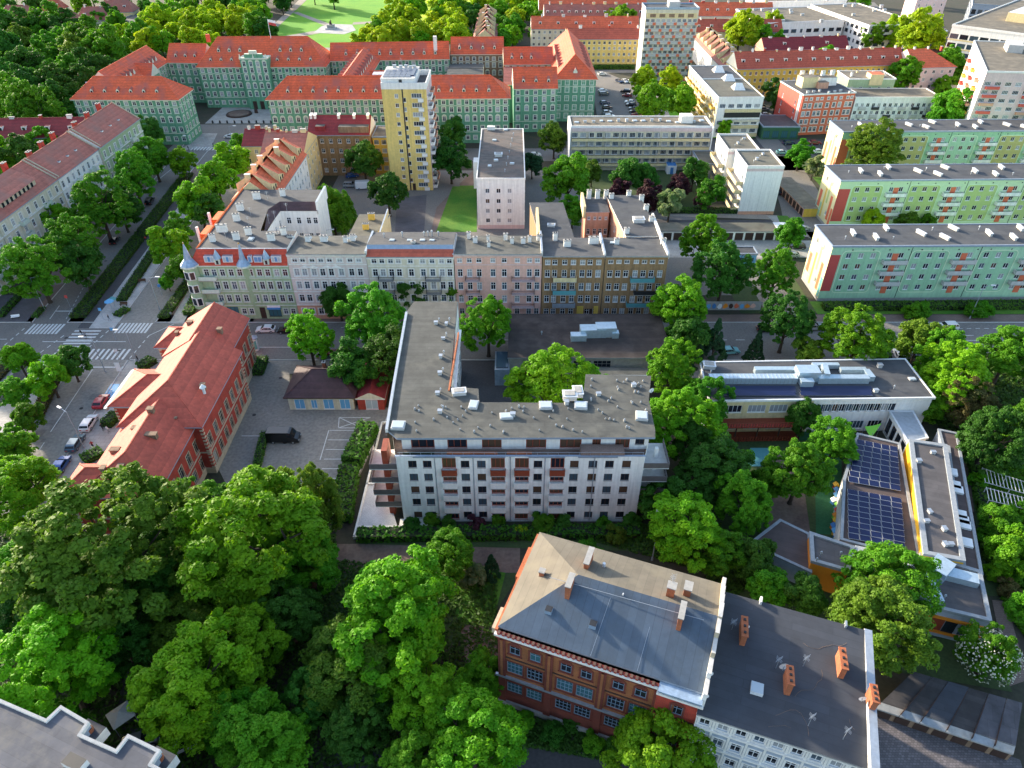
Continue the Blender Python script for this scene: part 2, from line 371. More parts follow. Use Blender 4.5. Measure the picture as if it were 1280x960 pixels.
# ---------------------------------------------------------------- roofs
def flat_roof(b, poly, z, top, side, over=.25, th=.3, parapet=0, cop=None, name='roof', pw=.3):
    r = MB(); po = offset_poly(poly, over)
    if parapet:
        pi_ = offset_poly(poly, over-pw); n = len(po)
        r.sheet(pi_, z+th, top)
        r.prism(po, z, z+th+parapet, side)
        for i in range(n):
            j = (i+1) % n
            r.face([(*po[i], z+th+parapet), (*po[j], z+th+parapet), (*pi_[j], z+th+parapet), (*pi_[i], z+th+parapet)], cop or side)
            r.face([(*pi_[i], z+th+parapet), (*pi_[j], z+th+parapet), (*pi_[j], z+th), (*pi_[i], z+th)], side)
        r.sheet(list(reversed(po)), z, side)
    else:
        r.prism(po, z, z+th, side, top, True)
    return r.build(name, b.e)
def hip_roof(b, poly, z, rise, top, over=.5, hl=1.0, hr=1.0, side='gutter', gab=None, name='roof', ridge=None):
    """hipped roof over a rectangle poly A,B,C,D with the ridge along A-B; hl/hr: 1 = hip, 0 = gable"""
    A, B, C, D = [Vector((*p, 0)) for p in poly]
    ux = (B-A).normalized(); uy = (D-A).normalized(); dep = (D-A).length
    ol = over if hl > .05 else .12; orr = over if hr > .05 else .12
    a = A-ux*ol-uy*over; b_ = B+ux*orr-uy*over; c = C+ux*orr+uy*over; d = D-ux*ol+uy*over
    hd = (d-a).length/2
    r0 = a+uy*hd+ux*hd*hl; r1 = b_+uy*hd-ux*hd*hr
    if (r1-r0).dot(ux) < 0: r0 = r1 = (r0+r1)/2
    Z = lambda v, zz: (v.x, v.y, zz)
    m = MB(); t_ = .22
    for p, q in ((a, b_), (b_, c), (c, d), (d, a)): m.face([Z(p, z-t_), Z(q, z-t_), Z(q, z), Z(p, z)], side)
    m.face([Z(d, z-t_), Z(c, z-t_), Z(b_, z-t_), Z(a, z-t_)], side)
    m.face([Z(a, z), Z(b_, z), Z(r1, z+rise), Z(r0, z+rise)], top); m.face([Z(c, z), Z(d, z), Z(r0, z+rise), Z(r1, z+rise)], top)
    m.face([Z(d, z), Z(a, z), Z(r0, z+rise)], top if hl > .05 else (gab or side)); m.face([Z(b_, z), Z(c, z), Z(r1, z+rise)], top if hr > .05 else (gab or side))
    # ridge tiles
    if (r1-r0).length > .5: m.tube(Z(r0, z+rise), Z(r1, z+rise), .16, .16, 5, top)
    if hl > .05:
        m.tube(Z(a, z), Z(r0, z+rise), .13, .13, 4, top); m.tube(Z(d, z), Z(r0, z+rise), .13, .13, 4, top)
    if hr > .05:
        m.tube(Z(b_, z), Z(r1, z+rise), .13, .13, 4, top); m.tube(Z(c, z), Z(r1, z+rise), .13, .13, 4, top)
    m.build(name, b.e)
    return a, b_, c, d, r0, r1
def slab_roof(b, pts, top, side, th=.25, name='roof'):
    """sloping roof plane from 3-D corners, with thickness"""
    m = MB(); lo = [(p[0], p[1], p[2]-th) for p in pts]; n = len(pts)
    m.face(pts, top); m.face(list(reversed(lo)), side)
    for i in range(n): j = (i+1) % n; m.face([lo[i], lo[j], pts[j], pts[i]], side)
    return m.build(name, b.e)
PC = {}
def cached(key, fn):
    if key not in PC: b = MB(); fn(b); PC[key] = b.mesh(key[0])
    return PC[key]
def chimney(b, x, y, z, w_, d_, h_, yaw=0, mat='brick_orange', cap='concrete', pots=0, name='chimney'):
    def f(m):
        m.obox((0, 0, -.6), (w_, d_, h_+.6), 0, mat); m.obox((0, 0, h_+.001), (w_+.18, d_+.18, .14), 0, cap)
        for i in range(pots):
            px = (i+.5)/pots*w_-w_/2 if w_ >= d_ else 0; py = 0 if w_ >= d_ else (i+.5)/pots*d_-d_/2
            m.box(px-.13, py-.13, h_+.14, px+.13, py+.13, h_+.3, 'dark_metal')
    inst(cached(('chimney', w_, d_, h_, mat, cap, pots), f), name, b.e, (x, y, z), yaw)
def vent(b, x, y, z, k='pipe', s_=1.0):
    def f(m):
        if k == 'pipe': m.cyl(0, 0, -.1, .7, .09, .09, 8, 'zinc'); m.cyl(0, 0, .7, .95, .2, .12, 8, 'zinc')
        elif k == 'box': m.obox((0, 0, -.1), (.8, .6, .65), 0, 'concrete_light'); m.obox((0, 0, .551), (.95, .75, .1), 0, 'zinc')
        elif k == 'low': m.obox((0, 0, -.1), (.35, .35, .4), 0, 'concrete'); m.cyl(0, 0, .3, .5, .16, .1, 8, 'zinc')
        elif k == 'sky': m.obox((0, 0, -.1), (1.3, 1.1, .3), 0, 'concrete_light'); m.obox((0, 0, .201), (1.1, .9, .06), 0, 'skylight_glass')
        elif k == 'hatch': m.obox((0, 0, -.1), (2.2, 1.6, .8), 0, 'concrete_light'); m.obox((0, 0, .701), (2.4, 1.8, .12), 0, 'white_metal'); m.obox((0, 0, .822), (1.7, 1.2, .1), 0, 'concrete')
    nm = {'pipe': 'vent_pipe', 'box': 'vent_box', 'low': 'vent', 'sky': 'skylight', 'hatch': 'roof_hatch'}[k]
    q = s_*random.uniform(.75, 1.15); inst(cached((nm, k), f), nm, b.e, (x, y, z), random.uniform(-.15, .15)+(pi/2 if random.random() < .3 else 0), (s_, q, q))
def dish(b, x, y, z, yaw, r=.45):
    def f(m):
        m.tube((0, 0, -.5), (0, 0, .1), .04, .04, 6, 'zinc'); n = 12; V = [(0, .12, .1)]+[(.45*cos(2*pi*k/n), 0, .1+.45*sin(2*pi*k/n)) for k in range(n)]
        m.idx(V, [(0, 1+(k+1) % n, 1+k) for k in range(n)], 'white_paint'); m.idx([(v[0], v[1]+.02, v[2]) for v in V], [(0, 1+k, 1+(k+1) % n) for k in range(n)], 'white_paint')
        m.tube((0, .1, -.2), (0, -.35, .05), .02, .02, 4, 'zinc')
    inst(cached(('satellite_dish',), f), 'satellite_dish', b.e, (x, y, z), yaw, (r/.45,)*3)
def antenna(b, x, y, z, h=3, yaw=0):
    def f(m):
        m.tube((0, 0, -.3), (0, 0, h), .035, .025, 5, 'zinc')
        for k, q in enumerate((.75, .85, .95)): m.tube((-.5, 0, h*q), (.5, 0, h*q), .015, .015, 4, 'zinc'); m.tube((0, -.4, h*q-.1), (0, .4, h*q-.1), .015, .015, 4, 'zinc')
    inst(cached(('antenna', h), f), 'antenna', b.e, (x, y, z), yaw)
def balcony(b, A, B, x, z, w_, d_, h_, panel, slab='concrete', rail=False, name='balcony', sides=True):
    """cantilevered slab with parapet panels, on the wall A-B at distance x"""
    L = length(A, B); ux, uy = (B[0]-A[0])/L, (B[1]-A[1])/L
    def f(m):
        m.box(-w_/2, -d_, -.16, w_/2, .02, 0, slab)
        if rail:
            n = max(3, int(w_/.25))
            for i in range(n+1): xx = -w_/2+.03+(w_-.06)*i/n; m.box(xx-.02, -d_+.02, 0, xx+.02, -d_+.05, h_, panel)
            m.box(-w_/2, -d_, h_, w_/2, -d_+.07, h_+.06, panel)
            for sx in (-1, 1): m.box(sx*(w_/2-.04)-.03, -d_+.08, h_*.1, sx*(w_/2-.04)+.03, 0, h_, panel)
        else:
            m.box(-w_/2+.002, -d_+.002, .001, w_/2-.002, -d_+.08, h_, panel)
            if sides:
                m.box(-w_/2+.004, -d_+.081, .001, -w_/2+.08, .01, h_-.01, panel); m.box(w_/2-.08, -d_+.081, .001, w_/2-.004, .01, h_-.01, panel)
    inst(cached(('balcony', w_, d_, h_, panel, slab, rail, sides), f), name, b.e, (A[0]+ux*x, A[1]+uy*x, z), atan2(uy, ux))
def wallbox(m, A, B, x0, x1, z0, z1, out, mat, inn=-.01):
    """box standing proud of the wall A-B"""
    L = length(A, B); ux, uy = (B[0]-A[0])/L, (B[1]-A[1])/L; nx, ny = uy, -ux; y = (out+inn)/2
    m.obox((A[0]+ux*(x0+x1)/2+nx*y, A[1]+uy*(x0+x1)/2+ny*y, z0), (x1-x0, out-inn, z1-z0), atan2(uy, ux), mat)
# ================================================================ materials of the place
plain('plaster_white', (.80, .79, .75), .8, streak=.16, var=.07)
plain('plaster_bright', (.82, .80, .76), .8, streak=.12, var=.06)
plain('plaster_cream', (.70, .57, .31), .8, streak=.12)
plain('plaster_pale', (.66, .60, .46), .85, streak=.16)
plain('plaster_lavender', (.69, .58, .53), .85, streak=.10)
plain('plaster_pink', (.76, .44, .35), .85, streak=.10)
plain('plaster_pinkpale', (.66, .50, .48), .85, streak=.10)
plain('plaster_salmon', (.62, .33, .22), .85, streak=.15)
plain('plaster_ochre', (.32, .19, .09), .9, streak=.28, var=.18)
plain('plaster_brown', (.26, .17, .11), .9, streak=.3, var=.2)
plain('plaster_yellow', (.74, .54, .17), .8, streak=.16)
plain('plaster_yellow2', (.70, .46, .08), .8, streak=.12)
plain('plaster_green_hall', (.13, .33, .20), .85, streak=.26, var=.14)
plain('plaster_green_pale', (.34, .45, .27), .85, streak=.14)
plain('panel_mint', (.38, .60, .40), .8, streak=.12, var=.07)
plain('panel_mint2', (.31, .54, .34), .8, streak=.12, var=.07)
plain('panel_lime', (.42, .52, .20), .8, streak=.04, var=.04)
plain('panel_olive', (.44, .42, .16), .8, streak=.04, var=.04)
plain('panel_lightgreen', (.52, .66, .42), .8, streak=.04, var=.04)
plain('panel_gable', (.74, .66, .36), .8, streak=.04, var=.04)
plain('paint_red', (.52, .07, .06), .7, var=.06)
plain('paint_redorange', (.66, .15, .07), .7, var=.06)
plain('paint_orange', (.80, .26, .02), .55, var=.05)
plain('paint_yellow', (.80, .44, .02), .55, var=.05)
plain('paint_blue', (.06, .22, .50), .6, var=.05)
plain('paint_skyblue', (.14, .40, .68), .6, var=.05)
plain('paint_teal', (.10, .32, .34), .6, var=.08)
plain('paint_limeline', (.60, .74, .50), .7, var=.03)
plain('plaster_coral', (.72, .15, .07), .8, streak=.06)
plain('plaster_coral2', (.58, .10, .07), .8, streak=.06)
plain('plaster_greyblue', (.34, .39, .46), .85, streak=.08)
plain('trim_white', (.80, .77, .72), .7, streak=.08)
plain('trim_stone', (.50, .42, .30), .85, streak=.15)
plain('trim_greenwhite', (.58, .64, .54), .8, streak=.08)
plain('trim_hall', (.62, .66, .52), .8, streak=.05)
plain('white_paint', (.8, .8, .8), .5, var=.03)
plain('white_metal', (.66, .68, .70), .5, var=.10, scale=3)
plain('zinc', (.38, .42, .47), .45, .5, var=.15)
plain('zinc_blue', (.30, .40, .52), .5, .3, var=.18, streak=.15)
plain('gutter', (.28, .35, .45), .5, .2, var=.12)
plain('dark_metal', (.03, .032, .036), .5, .3)
plain('concrete', (.34, .33, .31), .9, var=.18)
plain('edge_grey', (.27, .295, .32), .7, streak=.1, var=.12)
plain('concrete_light', (.50, .49, .47), .9, var=.12)
plain('bark', (.055, .04, .028), .95, var=.3, scale=4)
plain('red_wood', (.24, .045, .02), .6, var=.15)
plain('brown_wood', (.12, .06, .03), .7, var=.2)
plain('dark_brown', (.05, .025, .018), .8, var=.2)
plain('green_metal', (.03, .12, .06), .5)
plain('duct', (.50, .60, .66), .35, .55, var=.12, scale=2)
plain('gold', (.6, .4, .08), .4, .6)
plain('skin', (.45, .26, .18), .6); plain('cloth_black', (.02, .02, .025), .9); plain('cloth_grey', (.25, .25, .27), .9); plain('cloth_white', (.7, .7, .7), .9); plain('cloth_red', (.4, .04, .04), .9); plain('hair', (.03, .02, .015), .8)
tiles('tile_red', (.42, .085, .045), moss=None)
tiles('tile_orange', (.62, .125, .05))
tiles('tile_hall', (.66, .105, .035), var=.2, moss=(.42, .10, .07))
tiles('tile_school', (.47, .085, .05), var=.15, course=.5)
tiles('tile_old', (.38, .12, .085), moss=(.25, .12, .095))
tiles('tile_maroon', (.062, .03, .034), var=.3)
tiles('tile_crimson', (.22, .022, .026), var=.15)
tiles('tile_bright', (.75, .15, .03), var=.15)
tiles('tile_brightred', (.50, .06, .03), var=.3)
felt('felt_dark', (.060, .063, .07), 0, (8, 1.0), stain=(.085, .085, .085))
felt('felt_grey', (.072, .074, .068), 0, (8, 1.0), var=.2, stain=(.12, .118, .10))
felt('felt_olive', (.12, .112, .085), 0, (9, 1.0), var=.2, stain=(.10, .105, .085))
felt('felt_brown', (.15, .128, .095), 0, (6, 1.0), stain=(.25, .21, .15))
felt('felt_workshop', (.045, .033, .029), 0, (30, 1.05), var=.22, stain=(.085, .068, .06))
felt('felt_sunlit', (.135, .12, .095), radians(20.8)+pi/2, (30, 1.0), var=.12, stain=(.17, .15, .11))  # left and back slopes: warm sunlight put into the felt colour
felt('felt_shaded', (.07, .10, .14), radians(20.8)+pi/2, (30, 1.0), var=.14, stain=(.06, .078, .095))  # front slope of the same roof: bluish shade put into the colour
felt('felt_slate', (.045, .05, .062), radians(20.8), (9, 1.0), var=.12)
felt('felt_kg', (.085, .078, .08), radians(20.8), (10, 1.0), var=.14)
felt('felt_kgbrown', (.085, .062, .058), radians(20.8), (30, 1.0), var=.14)
felt('felt_asb', (.075, .073, .083), radians(24), (1.2, 2.4), var=.25)
felt('felt_browndark', (.045, .04, .04), radians(24), (30, .9), var=.25)
bricks('brick_red', (.42, .035, .02), (.50, .055, .03))
bricks('brick_dark', (.16, .028, .018), (.21, .036, .022))
bricks('brick_orange', (.50, .16, .06), (.42, .12, .05))
bricks('brick_ochre', (.40, .14, .045), (.33, .105, .035))
glass('glass_dark', (.015, .02, .03)); glass('glass_mid', (.06, .09, .12)); glass('glass_curtain', (.32, .33, .34), .25); glass('glass_warm', (.10, .06, .04), .15)
glass('glass_blue', (.10, .28, .50), .1); glass('skylight_glass', (.42, .48, .52), .2); glass('glass_teal', (.05, .14, .17), .08)
glass('solar_cell', (.008, .014, .06), .3, .3); glass('car_glass', (.01, .012, .016), .06)
ground('soil', (.055, .045, .032), (.035, .042, .022), .12, 1.5)
ground('lawn', (.045, .17, .008), (.10, .21, .015), .12, 2.2)
ground('lawn_dark', (.032, .065, .018), (.055, .085, .025), .12, 2.2)
ground('lawn_bright', (.085, .30, .004), (.15, .36, .006), .05, 1.2)
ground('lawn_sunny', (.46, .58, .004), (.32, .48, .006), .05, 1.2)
ground('asphalt', (.165, .152, .14), (.20, .185, .168), .09, 2.5, .9)
ground('asphalt_dark', (.06, .058, .062), (.08, .076, .078), .12, 2.5, .9)
ground('asphalt_worn', (.26, .24, .215), (.21, .195, .175), .10, 1.8, .9)
ground('dirt', (.13, .085, .07), (.19, .14, .11), .15, 1.8)
ground('gravel_white', (.46, .45, .46), (.56, .55, .56), .4, 6)
ground('sand_path', (.36, .31, .25), (.30, .26, .22), .2, 3)
ground('turf_play', (.02, .11, .04), (.03, .13, .05), .3, 3)
pavers('paving_light', (.37, .35, .325), 1.0, 1.0); pavers('paving_pale', (.46, .44, .42), 1.0, .5); pavers('paving_sett', (.145, .13, .135), .4, .3, k=.25, mort=.6)
pavers('paving_dark', (.115, .105, .115), 1.0, .5); pavers('paving_brown', (.20, .14, .115), .6, .3)
plain('road_paint', (.62, .62, .60), .7, var=.22, scale=3)
leafmat('leaf_bright', (.10, .32, .004), (.19, .42, .006)); leafmat('leaf_mid', (.06, .23, .005), (.115, .31, .008))
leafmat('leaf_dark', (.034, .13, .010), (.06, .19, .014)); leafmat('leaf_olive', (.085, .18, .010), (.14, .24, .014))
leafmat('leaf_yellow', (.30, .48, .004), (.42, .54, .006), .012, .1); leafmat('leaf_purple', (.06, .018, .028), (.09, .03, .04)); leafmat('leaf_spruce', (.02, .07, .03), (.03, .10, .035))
leafmat('leaf_blossom', (.32, .36, .16), (.12, .20, .04)); leafmat('blossom', (.7, .7, .6), (.6, .62, .5), 0, .05); leafmat('leaf_hedge', (.05, .15, .015), (.085, .19, .02)); leafmat('leaf_ground', (.045, .12, .015), (.07, .15, .02))
leafmat('leaf_rust', (.13, .10, .03), (.10, .12, .03))
# ---------------------------------------------------------------- window kinds
G3 = ['glass_dark', 'glass_dark', 'glass_mid', 'glass_curtain', 'glass_dark', 'glass_curtain', 'glass_warm']; GD = ['glass_dark', 'glass_dark', 'glass_mid', 'glass_dark', 'glass_curtain']
WK['white'] = dict(frame='white_paint', glass=G3, nx=1); WK['white1'] = dict(frame='white_paint', glass=G3, nx=0); WK['white3'] = dict(frame='white_paint', glass=G3, nx=2)
WK['sash'] = dict(frame='white_paint', glass=GD, nx=1, ny=1, sur='trim_white', sw=.2); WK['sashg'] = dict(frame='white_paint', glass=GD, nx=1, ny=1, sur='trim_greenwhite', sw=.22)
WK['hall'] = dict(frame='white_paint', glass=GD, nx=1, ny=1, sur='trim_hall', sw=.24); WK['hallarch'] = dict(frame='white_paint', glass=GD, nx=1, ny=1, sur='trim_hall', sw=.26, arch=1)
WK['plain_sash'] = dict(frame='white_paint', glass=GD, nx=1, ny=1, fw=.1); WK['old'] = dict(frame='trim_white', glass=GD, nx=1, ny=1, sur='brick_red', sw=.2)
WK['brown'] = dict(frame='dark_brown', glass=['glass_dark', 'glass_mid', 'glass_warm', 'glass_dark'], nx=1); WK['loggia'] = dict(frame='red_wood', glass=['glass_warm', 'glass_dark'], nx=2, fw=.14)
WK['school'] = dict(frame='trim_stone', glass=GD, nx=1, ny=1, sur='trim_stone', sw=.16); WK['brickwin'] = dict(frame='zinc_blue', glass=['glass_teal', 'glass_dark'], nx=1, ny=1, sur='brick_dark', sw=.22, arch=1)
WK['brickbig'] = dict(frame='zinc_blue', glass=['glass_teal', 'glass_dark'], nx=3, ny=2, sur='brick_dark', sw=.2); WK['greyw'] = dict(frame='white_paint', glass=GD, nx=1, ny=1, sur='trim_white', sw=.2)
WK['strip'] = dict(frame='white_paint', glass=['glass_dark', 'glass_mid', 'glass_curtain'], nx=3); WK['industrial'] = dict(frame='concrete', glass=['glass_dark'], nx=3, ny=3, fw=.08)
WK['door'] = dict(frame='brown_wood', glass=['glass_warm'], nx=1, name='door'); WK['gate'] = dict(frame='dark_brown', glass=['dark_brown'], nx=1, name='door'); WK['garage'] = dict(frame='dark_brown', glass=['dark_brown'], nx=0, name='garage_door')
WK['bluegate'] = dict(frame='white_paint', glass=['paint_skyblue'], nx=1, name='garage_door'); WK['whitegate'] = dict(frame='white_paint', glass=['skylight_glass'], nx=1, name='garage_door')
WK['shop'] = dict(frame='dark_metal', glass=['glass_teal'], nx=2, name='shop_window'); WK['roofwin'] = dict(frame='white_paint', glass=['glass_blue', 'skylight_glass'], nx=0)
WK['ribbon'] = dict(frame='dark_metal', glass=['glass_dark', 'glass_mid'], nx=2, fw=.06)
# ================================================================ the setting: ground, roads, paving
def area(name, z, m, *px, world=None):
    b = MB(); poly = ccw(world if world else [P(u, v) for u, v in px]); b.sheet(poly, z, m)
    return b.build(name, kind='structure')
g = MB(); g.sheet([(-4000, -1500), (4000, -1500), (4000, 6000), (-4000, 6000)], -.03, 'soil'); g.build('ground', kind='structure')
def R_(x0, y0, x1, y1): return [(x0, y0), (x1, y0), (x1, y1), (x0, y1)]
# city plane of paving under the blocks
area('pavement', .0, 'paving_brown', world=R_(-135, 139.5, 300, 143))
# --- E-W street
area('road', .01, 'asphalt', world=R_(-230, 124.5, 260, 139.4))
area('pavement', .0, 'asphalt_worn', world=R_(-60, 119.5, 130, 124.5))
# --- boulevard north: carriages either side of the promenade
def strip(name, z, m, x0a, x1a, ya, x0b, x1b, yb): return area(name, z, m, world=[(x0a, ya), (x1a, ya), (x1b, yb), (x0b, yb)])
area('pavement', 0, 'paving_brown', world=[(-122, 139.4), (-60, 139.4), (-74, 250), (-127, 255)])
strip('road', .012, 'asphalt', -111, -103, 139, -121, -110.5, 262)
strip('path', .012, 'asphalt_dark', -99.4, -96.8, 137, -106.5, -103.5, 225)
strip('pavement', .016, 'paving_pale', -96.8, -91, 137, -103.5, -96, 225)
strip('road', .02, 'asphalt_worn', -91, -82.6, 139, -95, -86, 230)
strip('pavement', .022, 'paving_light', -79.2, -76, 139, -83, -79, 190)
strip('pavement', .01, 'paving_dark', -130, -112.5, 139.5, -130, -114, 152)
# --- square and boulevard in front of the city hall
area('road', .008, 'asphalt', world=R_(-125, 240, -80, 286))
area('road', .006, 'asphalt', world=R_(-95, 245, 60, 258))
area('square', .03, 'paving_light', world=R_(-122, 287, -92, 312))
area('square', .028, 'paving_light', world=[(-120, 256), (-110, 258), (-113, 275), (-119, 275)])
area('path', .04, 'sand_path', world=R_(-118, 308, -96, 314))
# --- boulevard south
area('pavement', 0, 'paving_light', world=[(-110, 124.5), (-66, 124.5), (-64, 60), (-110, 60)])
area('road', .012, 'asphalt_worn', world=[(-93, 124.4), (-82.5, 124.4), (-78.5, 60), (-90.5, 60)])
area('road', .012, 'asphalt', world=[(-122, 124.5), (-108, 124.5), (-108, 60), (-126, 60)])
area('path', .018, 'asphalt_dark', world=[(-104.5, 124), (-101.5, 124), (-98.5, 72), (-102, 72)])
area('pavement', .02, 'paving_pale', world=[(-101.5, 124), (-95, 124), (-93, 72), (-98.5, 72)])
area('road', .014, 'asphalt', world=[(-78.5, 66), (-90.5, 66), (-90, 40), (-72, 40)])
# --- parking yard of the brick school
area('parking_lot', .01, 'asphalt_worn', (318, 452), (362, 455), (362, 500), (490, 510), (452, 590), (424, 640), (290, 620), (270, 580))
area('yard', .006, 'dirt', (420, 680), (650, 680), (650, 716), (410, 716))
area('yard', .004, 'asphalt_dark', world=R_(-12, 90, 12, 131))
area('yard', .002, 'asphalt_worn', world=R_(20, 118, 58, 131))
# --- courts behind the tenement row
area('court', .004, 'asphalt', world=R_(-58, 152, 60, 236))
area('court', .008, 'paving_dark', world=[(-31, 165), (-23.5, 165), (-27, 215), (-36, 212)])
area('path', .02, 'paving_brown', world=[(-23.5, 166), (-19.5, 166), (-19, 200), (-8, 240), (-12, 240), (-23, 205)])
area('court', .012, 'asphalt_dark', world=R_(38, 184.5, 84, 196))
area('court', .014, 'paving_light', world=R_(34, 172, 92, 182.3))
area('path', .016, 'sand_path', world=[(44, 199), (80, 196), (80, 199), (50, 204)])
area('road', .02, 'asphalt', world=[(80, 196), (88, 170), (94, 170), (101, 255), (91, 255), (82, 205)])
area('court', .018, 'paving_light', world=[(78, 186), (91, 183), (86, 199), (76, 199)])
area('road', .006, 'asphalt_dark', world=R_(58, 236, 180, 268))
area('lawn', .022, 'lawn', (545, 290), (596, 290), (596, 232), (566, 232))
area('lawn', .02, 'lawn_dark', world=R_(22, 204, 60, 236))
area('lawn', .024, 'lawn', world=[(78, 190), (84, 190), (82, 199), (79, 199)])
area('lawn', .02, 'lawn', world=R_(84, 160, 140, 188)); area('lawn', .02, 'lawn', world=R_(100, 200, 170, 230))
area('lawn', .02, 'lawn', world=R_(72, 143.2, 130, 149)); area('lawn', .02, 'lawn_dark', world=R_(92, 236, 106, 250))
area('lawn', .02, 'lawn_dark', world=R_(54, 143.5, 72, 160)); area('road', .021, 'asphalt_worn', world=R_(60, 141, 68, 172))
# --- car park north
area('parking_lot', .014, 'asphalt', world=[(33, 262), (62, 262), (64, 330), (46, 366), (38, 366)])
area('pavement', .02, 'paving_light', world=[(60, 262), (63, 262), (66, 330), (64, 330)])
area('lawn', .018, 'lawn_bright', world=R_(64, 270, 92, 345))
area('road', .01, 'asphalt', world=R_(30, 366, 110, 372)); area('lawn', .02, 'lawn_dark', world=R_(30, 373, 66, 382))
area('road', .012, 'asphalt', world=R_(92, 240, 100, 330)); area('road', .012, 'asphalt', world=[(232, 560), (255, 560), (205, 330), (190, 330)])
# --- park behind the city hall
area('park_lawn', .03, 'lawn_bright', (330, 52), (384, -8), (575, -8), (470, 62), (420, 62))
area('park_lawn', .05, 'lawn_sunny', (462, 30), (530, -8), (610, -8), (540, 40))  # sunlit stretch of the park, sunlight put into the lawn colour
area('path', .07, 'sand_path', (322, 50), (330, 50), (392, -8), (382, -8))
area('path', .08, 'sand_path', (345, 47), (347, 51), (420, 38), (415, 35)); area('path', .08, 'sand_path', (366, 16), (372, 15), (415, 31), (408, 33))
area('square', .09, 'paving_pale', (402, 33), (412, 30), (440, 31), (445, 38), (430, 43), (392, 41)); area('path', .075, 'sand_path', (440, 31), (442, 28), (520, 24), (520, 27))
area('path', .06, 'sand_path', (345, 58), (348, 62), (420, 66), (420, 60))
# --- south-east plots
area('lawn', .02, 'lawn_dark', world=[(36, 52), (50, 57), (52, 74), (60, 100), (34, 100), (30, 75)])
area('playground', .03, 'turf_play', (1018, 560), (1052, 565), (1052, 668), (1020, 668)); area('playground', .032, 'turf_play', (900, 520), (1060, 530), (1066, 552), (892, 548))
area('playground', .034, 'paint_teal', (938, 560), (963, 560), (963, 583), (930, 583)); area('playground', .03, 'dirt', (962, 560), (1000, 575), (1015, 680), (960, 665))
area('lawn', .02, 'lawn_dark', (1140, 755), (1240, 790), (1265, 865), (1120, 840)); area('lawn', .024, 'lawn_dark', (1205, 545), (1235, 560), (1265, 745), (1232, 745))
area('yard', .028, 'paving_sett', (1095, 878), (1275, 950), (1290, 1000), (1080, 1000))
area('path', .03, 'paving_brown', (1240, 750), (1258, 752), (1285, 850), (1262, 858)); area('road', .02, 'asphalt_dark', (420, 940), (660, 925), (920, 975), (920, 1020), (380, 1020))
area('pavement', .024, 'paving_brown', (575, 780), (618, 785), (628, 860), (585, 850)); area('lawn', .022, 'lawn', (540, 700), (632, 716), (615, 782), (575, 780))
area('lawn', .022, 'lawn_dark', (450, 665), (840, 660), (840, 690), (445, 680)); area('lawn', .02, 'lawn_dark', (400, 716), (650, 716), (610, 780), (400, 900))
area('path', .02, 'dirt', (100, 780), (165, 765), (175, 800), (120, 815)); area('path', .022, 'paving_light', (0, 690), (18, 690), (16, 760), (-10, 770))
area('path', .02, 'asphalt_dark', (150, 830), (185, 830), (230, 960), (150, 960)); area('yard', .018, 'dirt', (1180, 560), (1290, 560), (1290, 640), (1190, 640))
# --- kerbs
kb = MB()
def kerb(a, b, w_=.18, h_=.12):
    L = length(a, b); kb.obox(((a[0]+b[0])/2, (a[1]+b[1])/2, -.02), (L, w_, h_+.02), atan2(b[1]-a[1], b[0]-a[0]), 'concrete_light')
for a, b in (((-230, 139.5), (-111.5, 139.5)), ((-103, 139.5), (-91.3, 139.5)), ((-82.3, 139.5), (260, 139.5)), ((-230, 124.4), (-122.5, 124.4)), ((-107.5, 124.4), (-93.3, 124.4)), ((-82, 124.4), (260, 124.4)),
             ((-111.1, 139.5), (-121.1, 262)), ((-103, 139.5), (-110.4, 262)), ((-91.1, 139.5), (-95.1, 230)), ((-82.5, 139.5), (-85.9, 230)), ((-93.1, 124.3), (-90.6, 60)), ((-82.4, 124.3), (-78.4, 60)), ((-107.9, 124.3), (-107.9, 60)),
             ((33, 262), (33, 290)), ((60, 262), (64, 330)), (P(318, 452), P(270, 580)), (P(490, 510), P(424, 640))): kerb(a, b)
kb.build('kerb', kind='structure')
# --- painted markings
mk = MB()
def dash(a, b, w_=.15, on=2.0, off=2.0, z=.035):
    L = length(a, b); n = int(L/(on+off)); yaw = atan2(b[1]-a[1], b[0]-a[0])
    for i in range(max(1, n)):
        c = lerp(a, b, (i*(on+off)+on/2)/L); mk.obox((*c, z-.02), (on, w_, .024), yaw, 'road_paint')
def line(a, b, w_=.15, z=.035): L = length(a, b); mk.obox((*lerp(a, b, .5), z-.02), (L, w_, .024), atan2(b[1]-a[1], b[0]-a[0]), 'road_paint')
def zebra(x0, y0, x1, y1, n, along='x', slant=0):
    for i in range(n):
        if along == 'x': x = x0+(x1-x0)*(i+.5)/n; mk.obox((x, (y0+y1)/2, .018), (.5, y1-y0, .022), slant, 'road_paint')
        else: y = y0+(y1-y0)*(i+.5)/n; mk.obox(((x0+x1)/2, y, .018), (x1-x0, .5, .022), slant, 'road_paint')
dash((-50, 132.2), (55, 132.2)); dash((70, 134), (130, 134)); line((98, 132), (130, 132)); line((-58, 129.3), (-45, 129.3)); dash((90, 136.9), (130, 136.9), .12, 1, 1)
dash((-50, 137.3), (-20, 137.3), .12, .6, 3)
line((-122, 132.5), (-113, 132.5)); line((-104.5, 131.5), (-86, 131.5), .2); line((-77, 131.5), (-70, 131.5), .2)
zebra(-110.5, 134.6, -102.8, 138.8, 9); zebra(-90.4, 135, -82.8, 139.2, 9); zebra(-92.2, 124.6, -83.2, 128.6, 8); zebra(-99.5, 125, -93.5, 136.5, 9, 'y'); zebra(-121, 119, -109, 123, 10)
dash((-111.5, 137), (-112.5, 126), .2, 1, 1); dash((-101, 134), (-103, 126), .2, 1, 1); dash((-91.5, 138), (-94, 124), .2, 1, 1); dash((-81.8, 134), (-82.6, 120), .2, 1, 1)
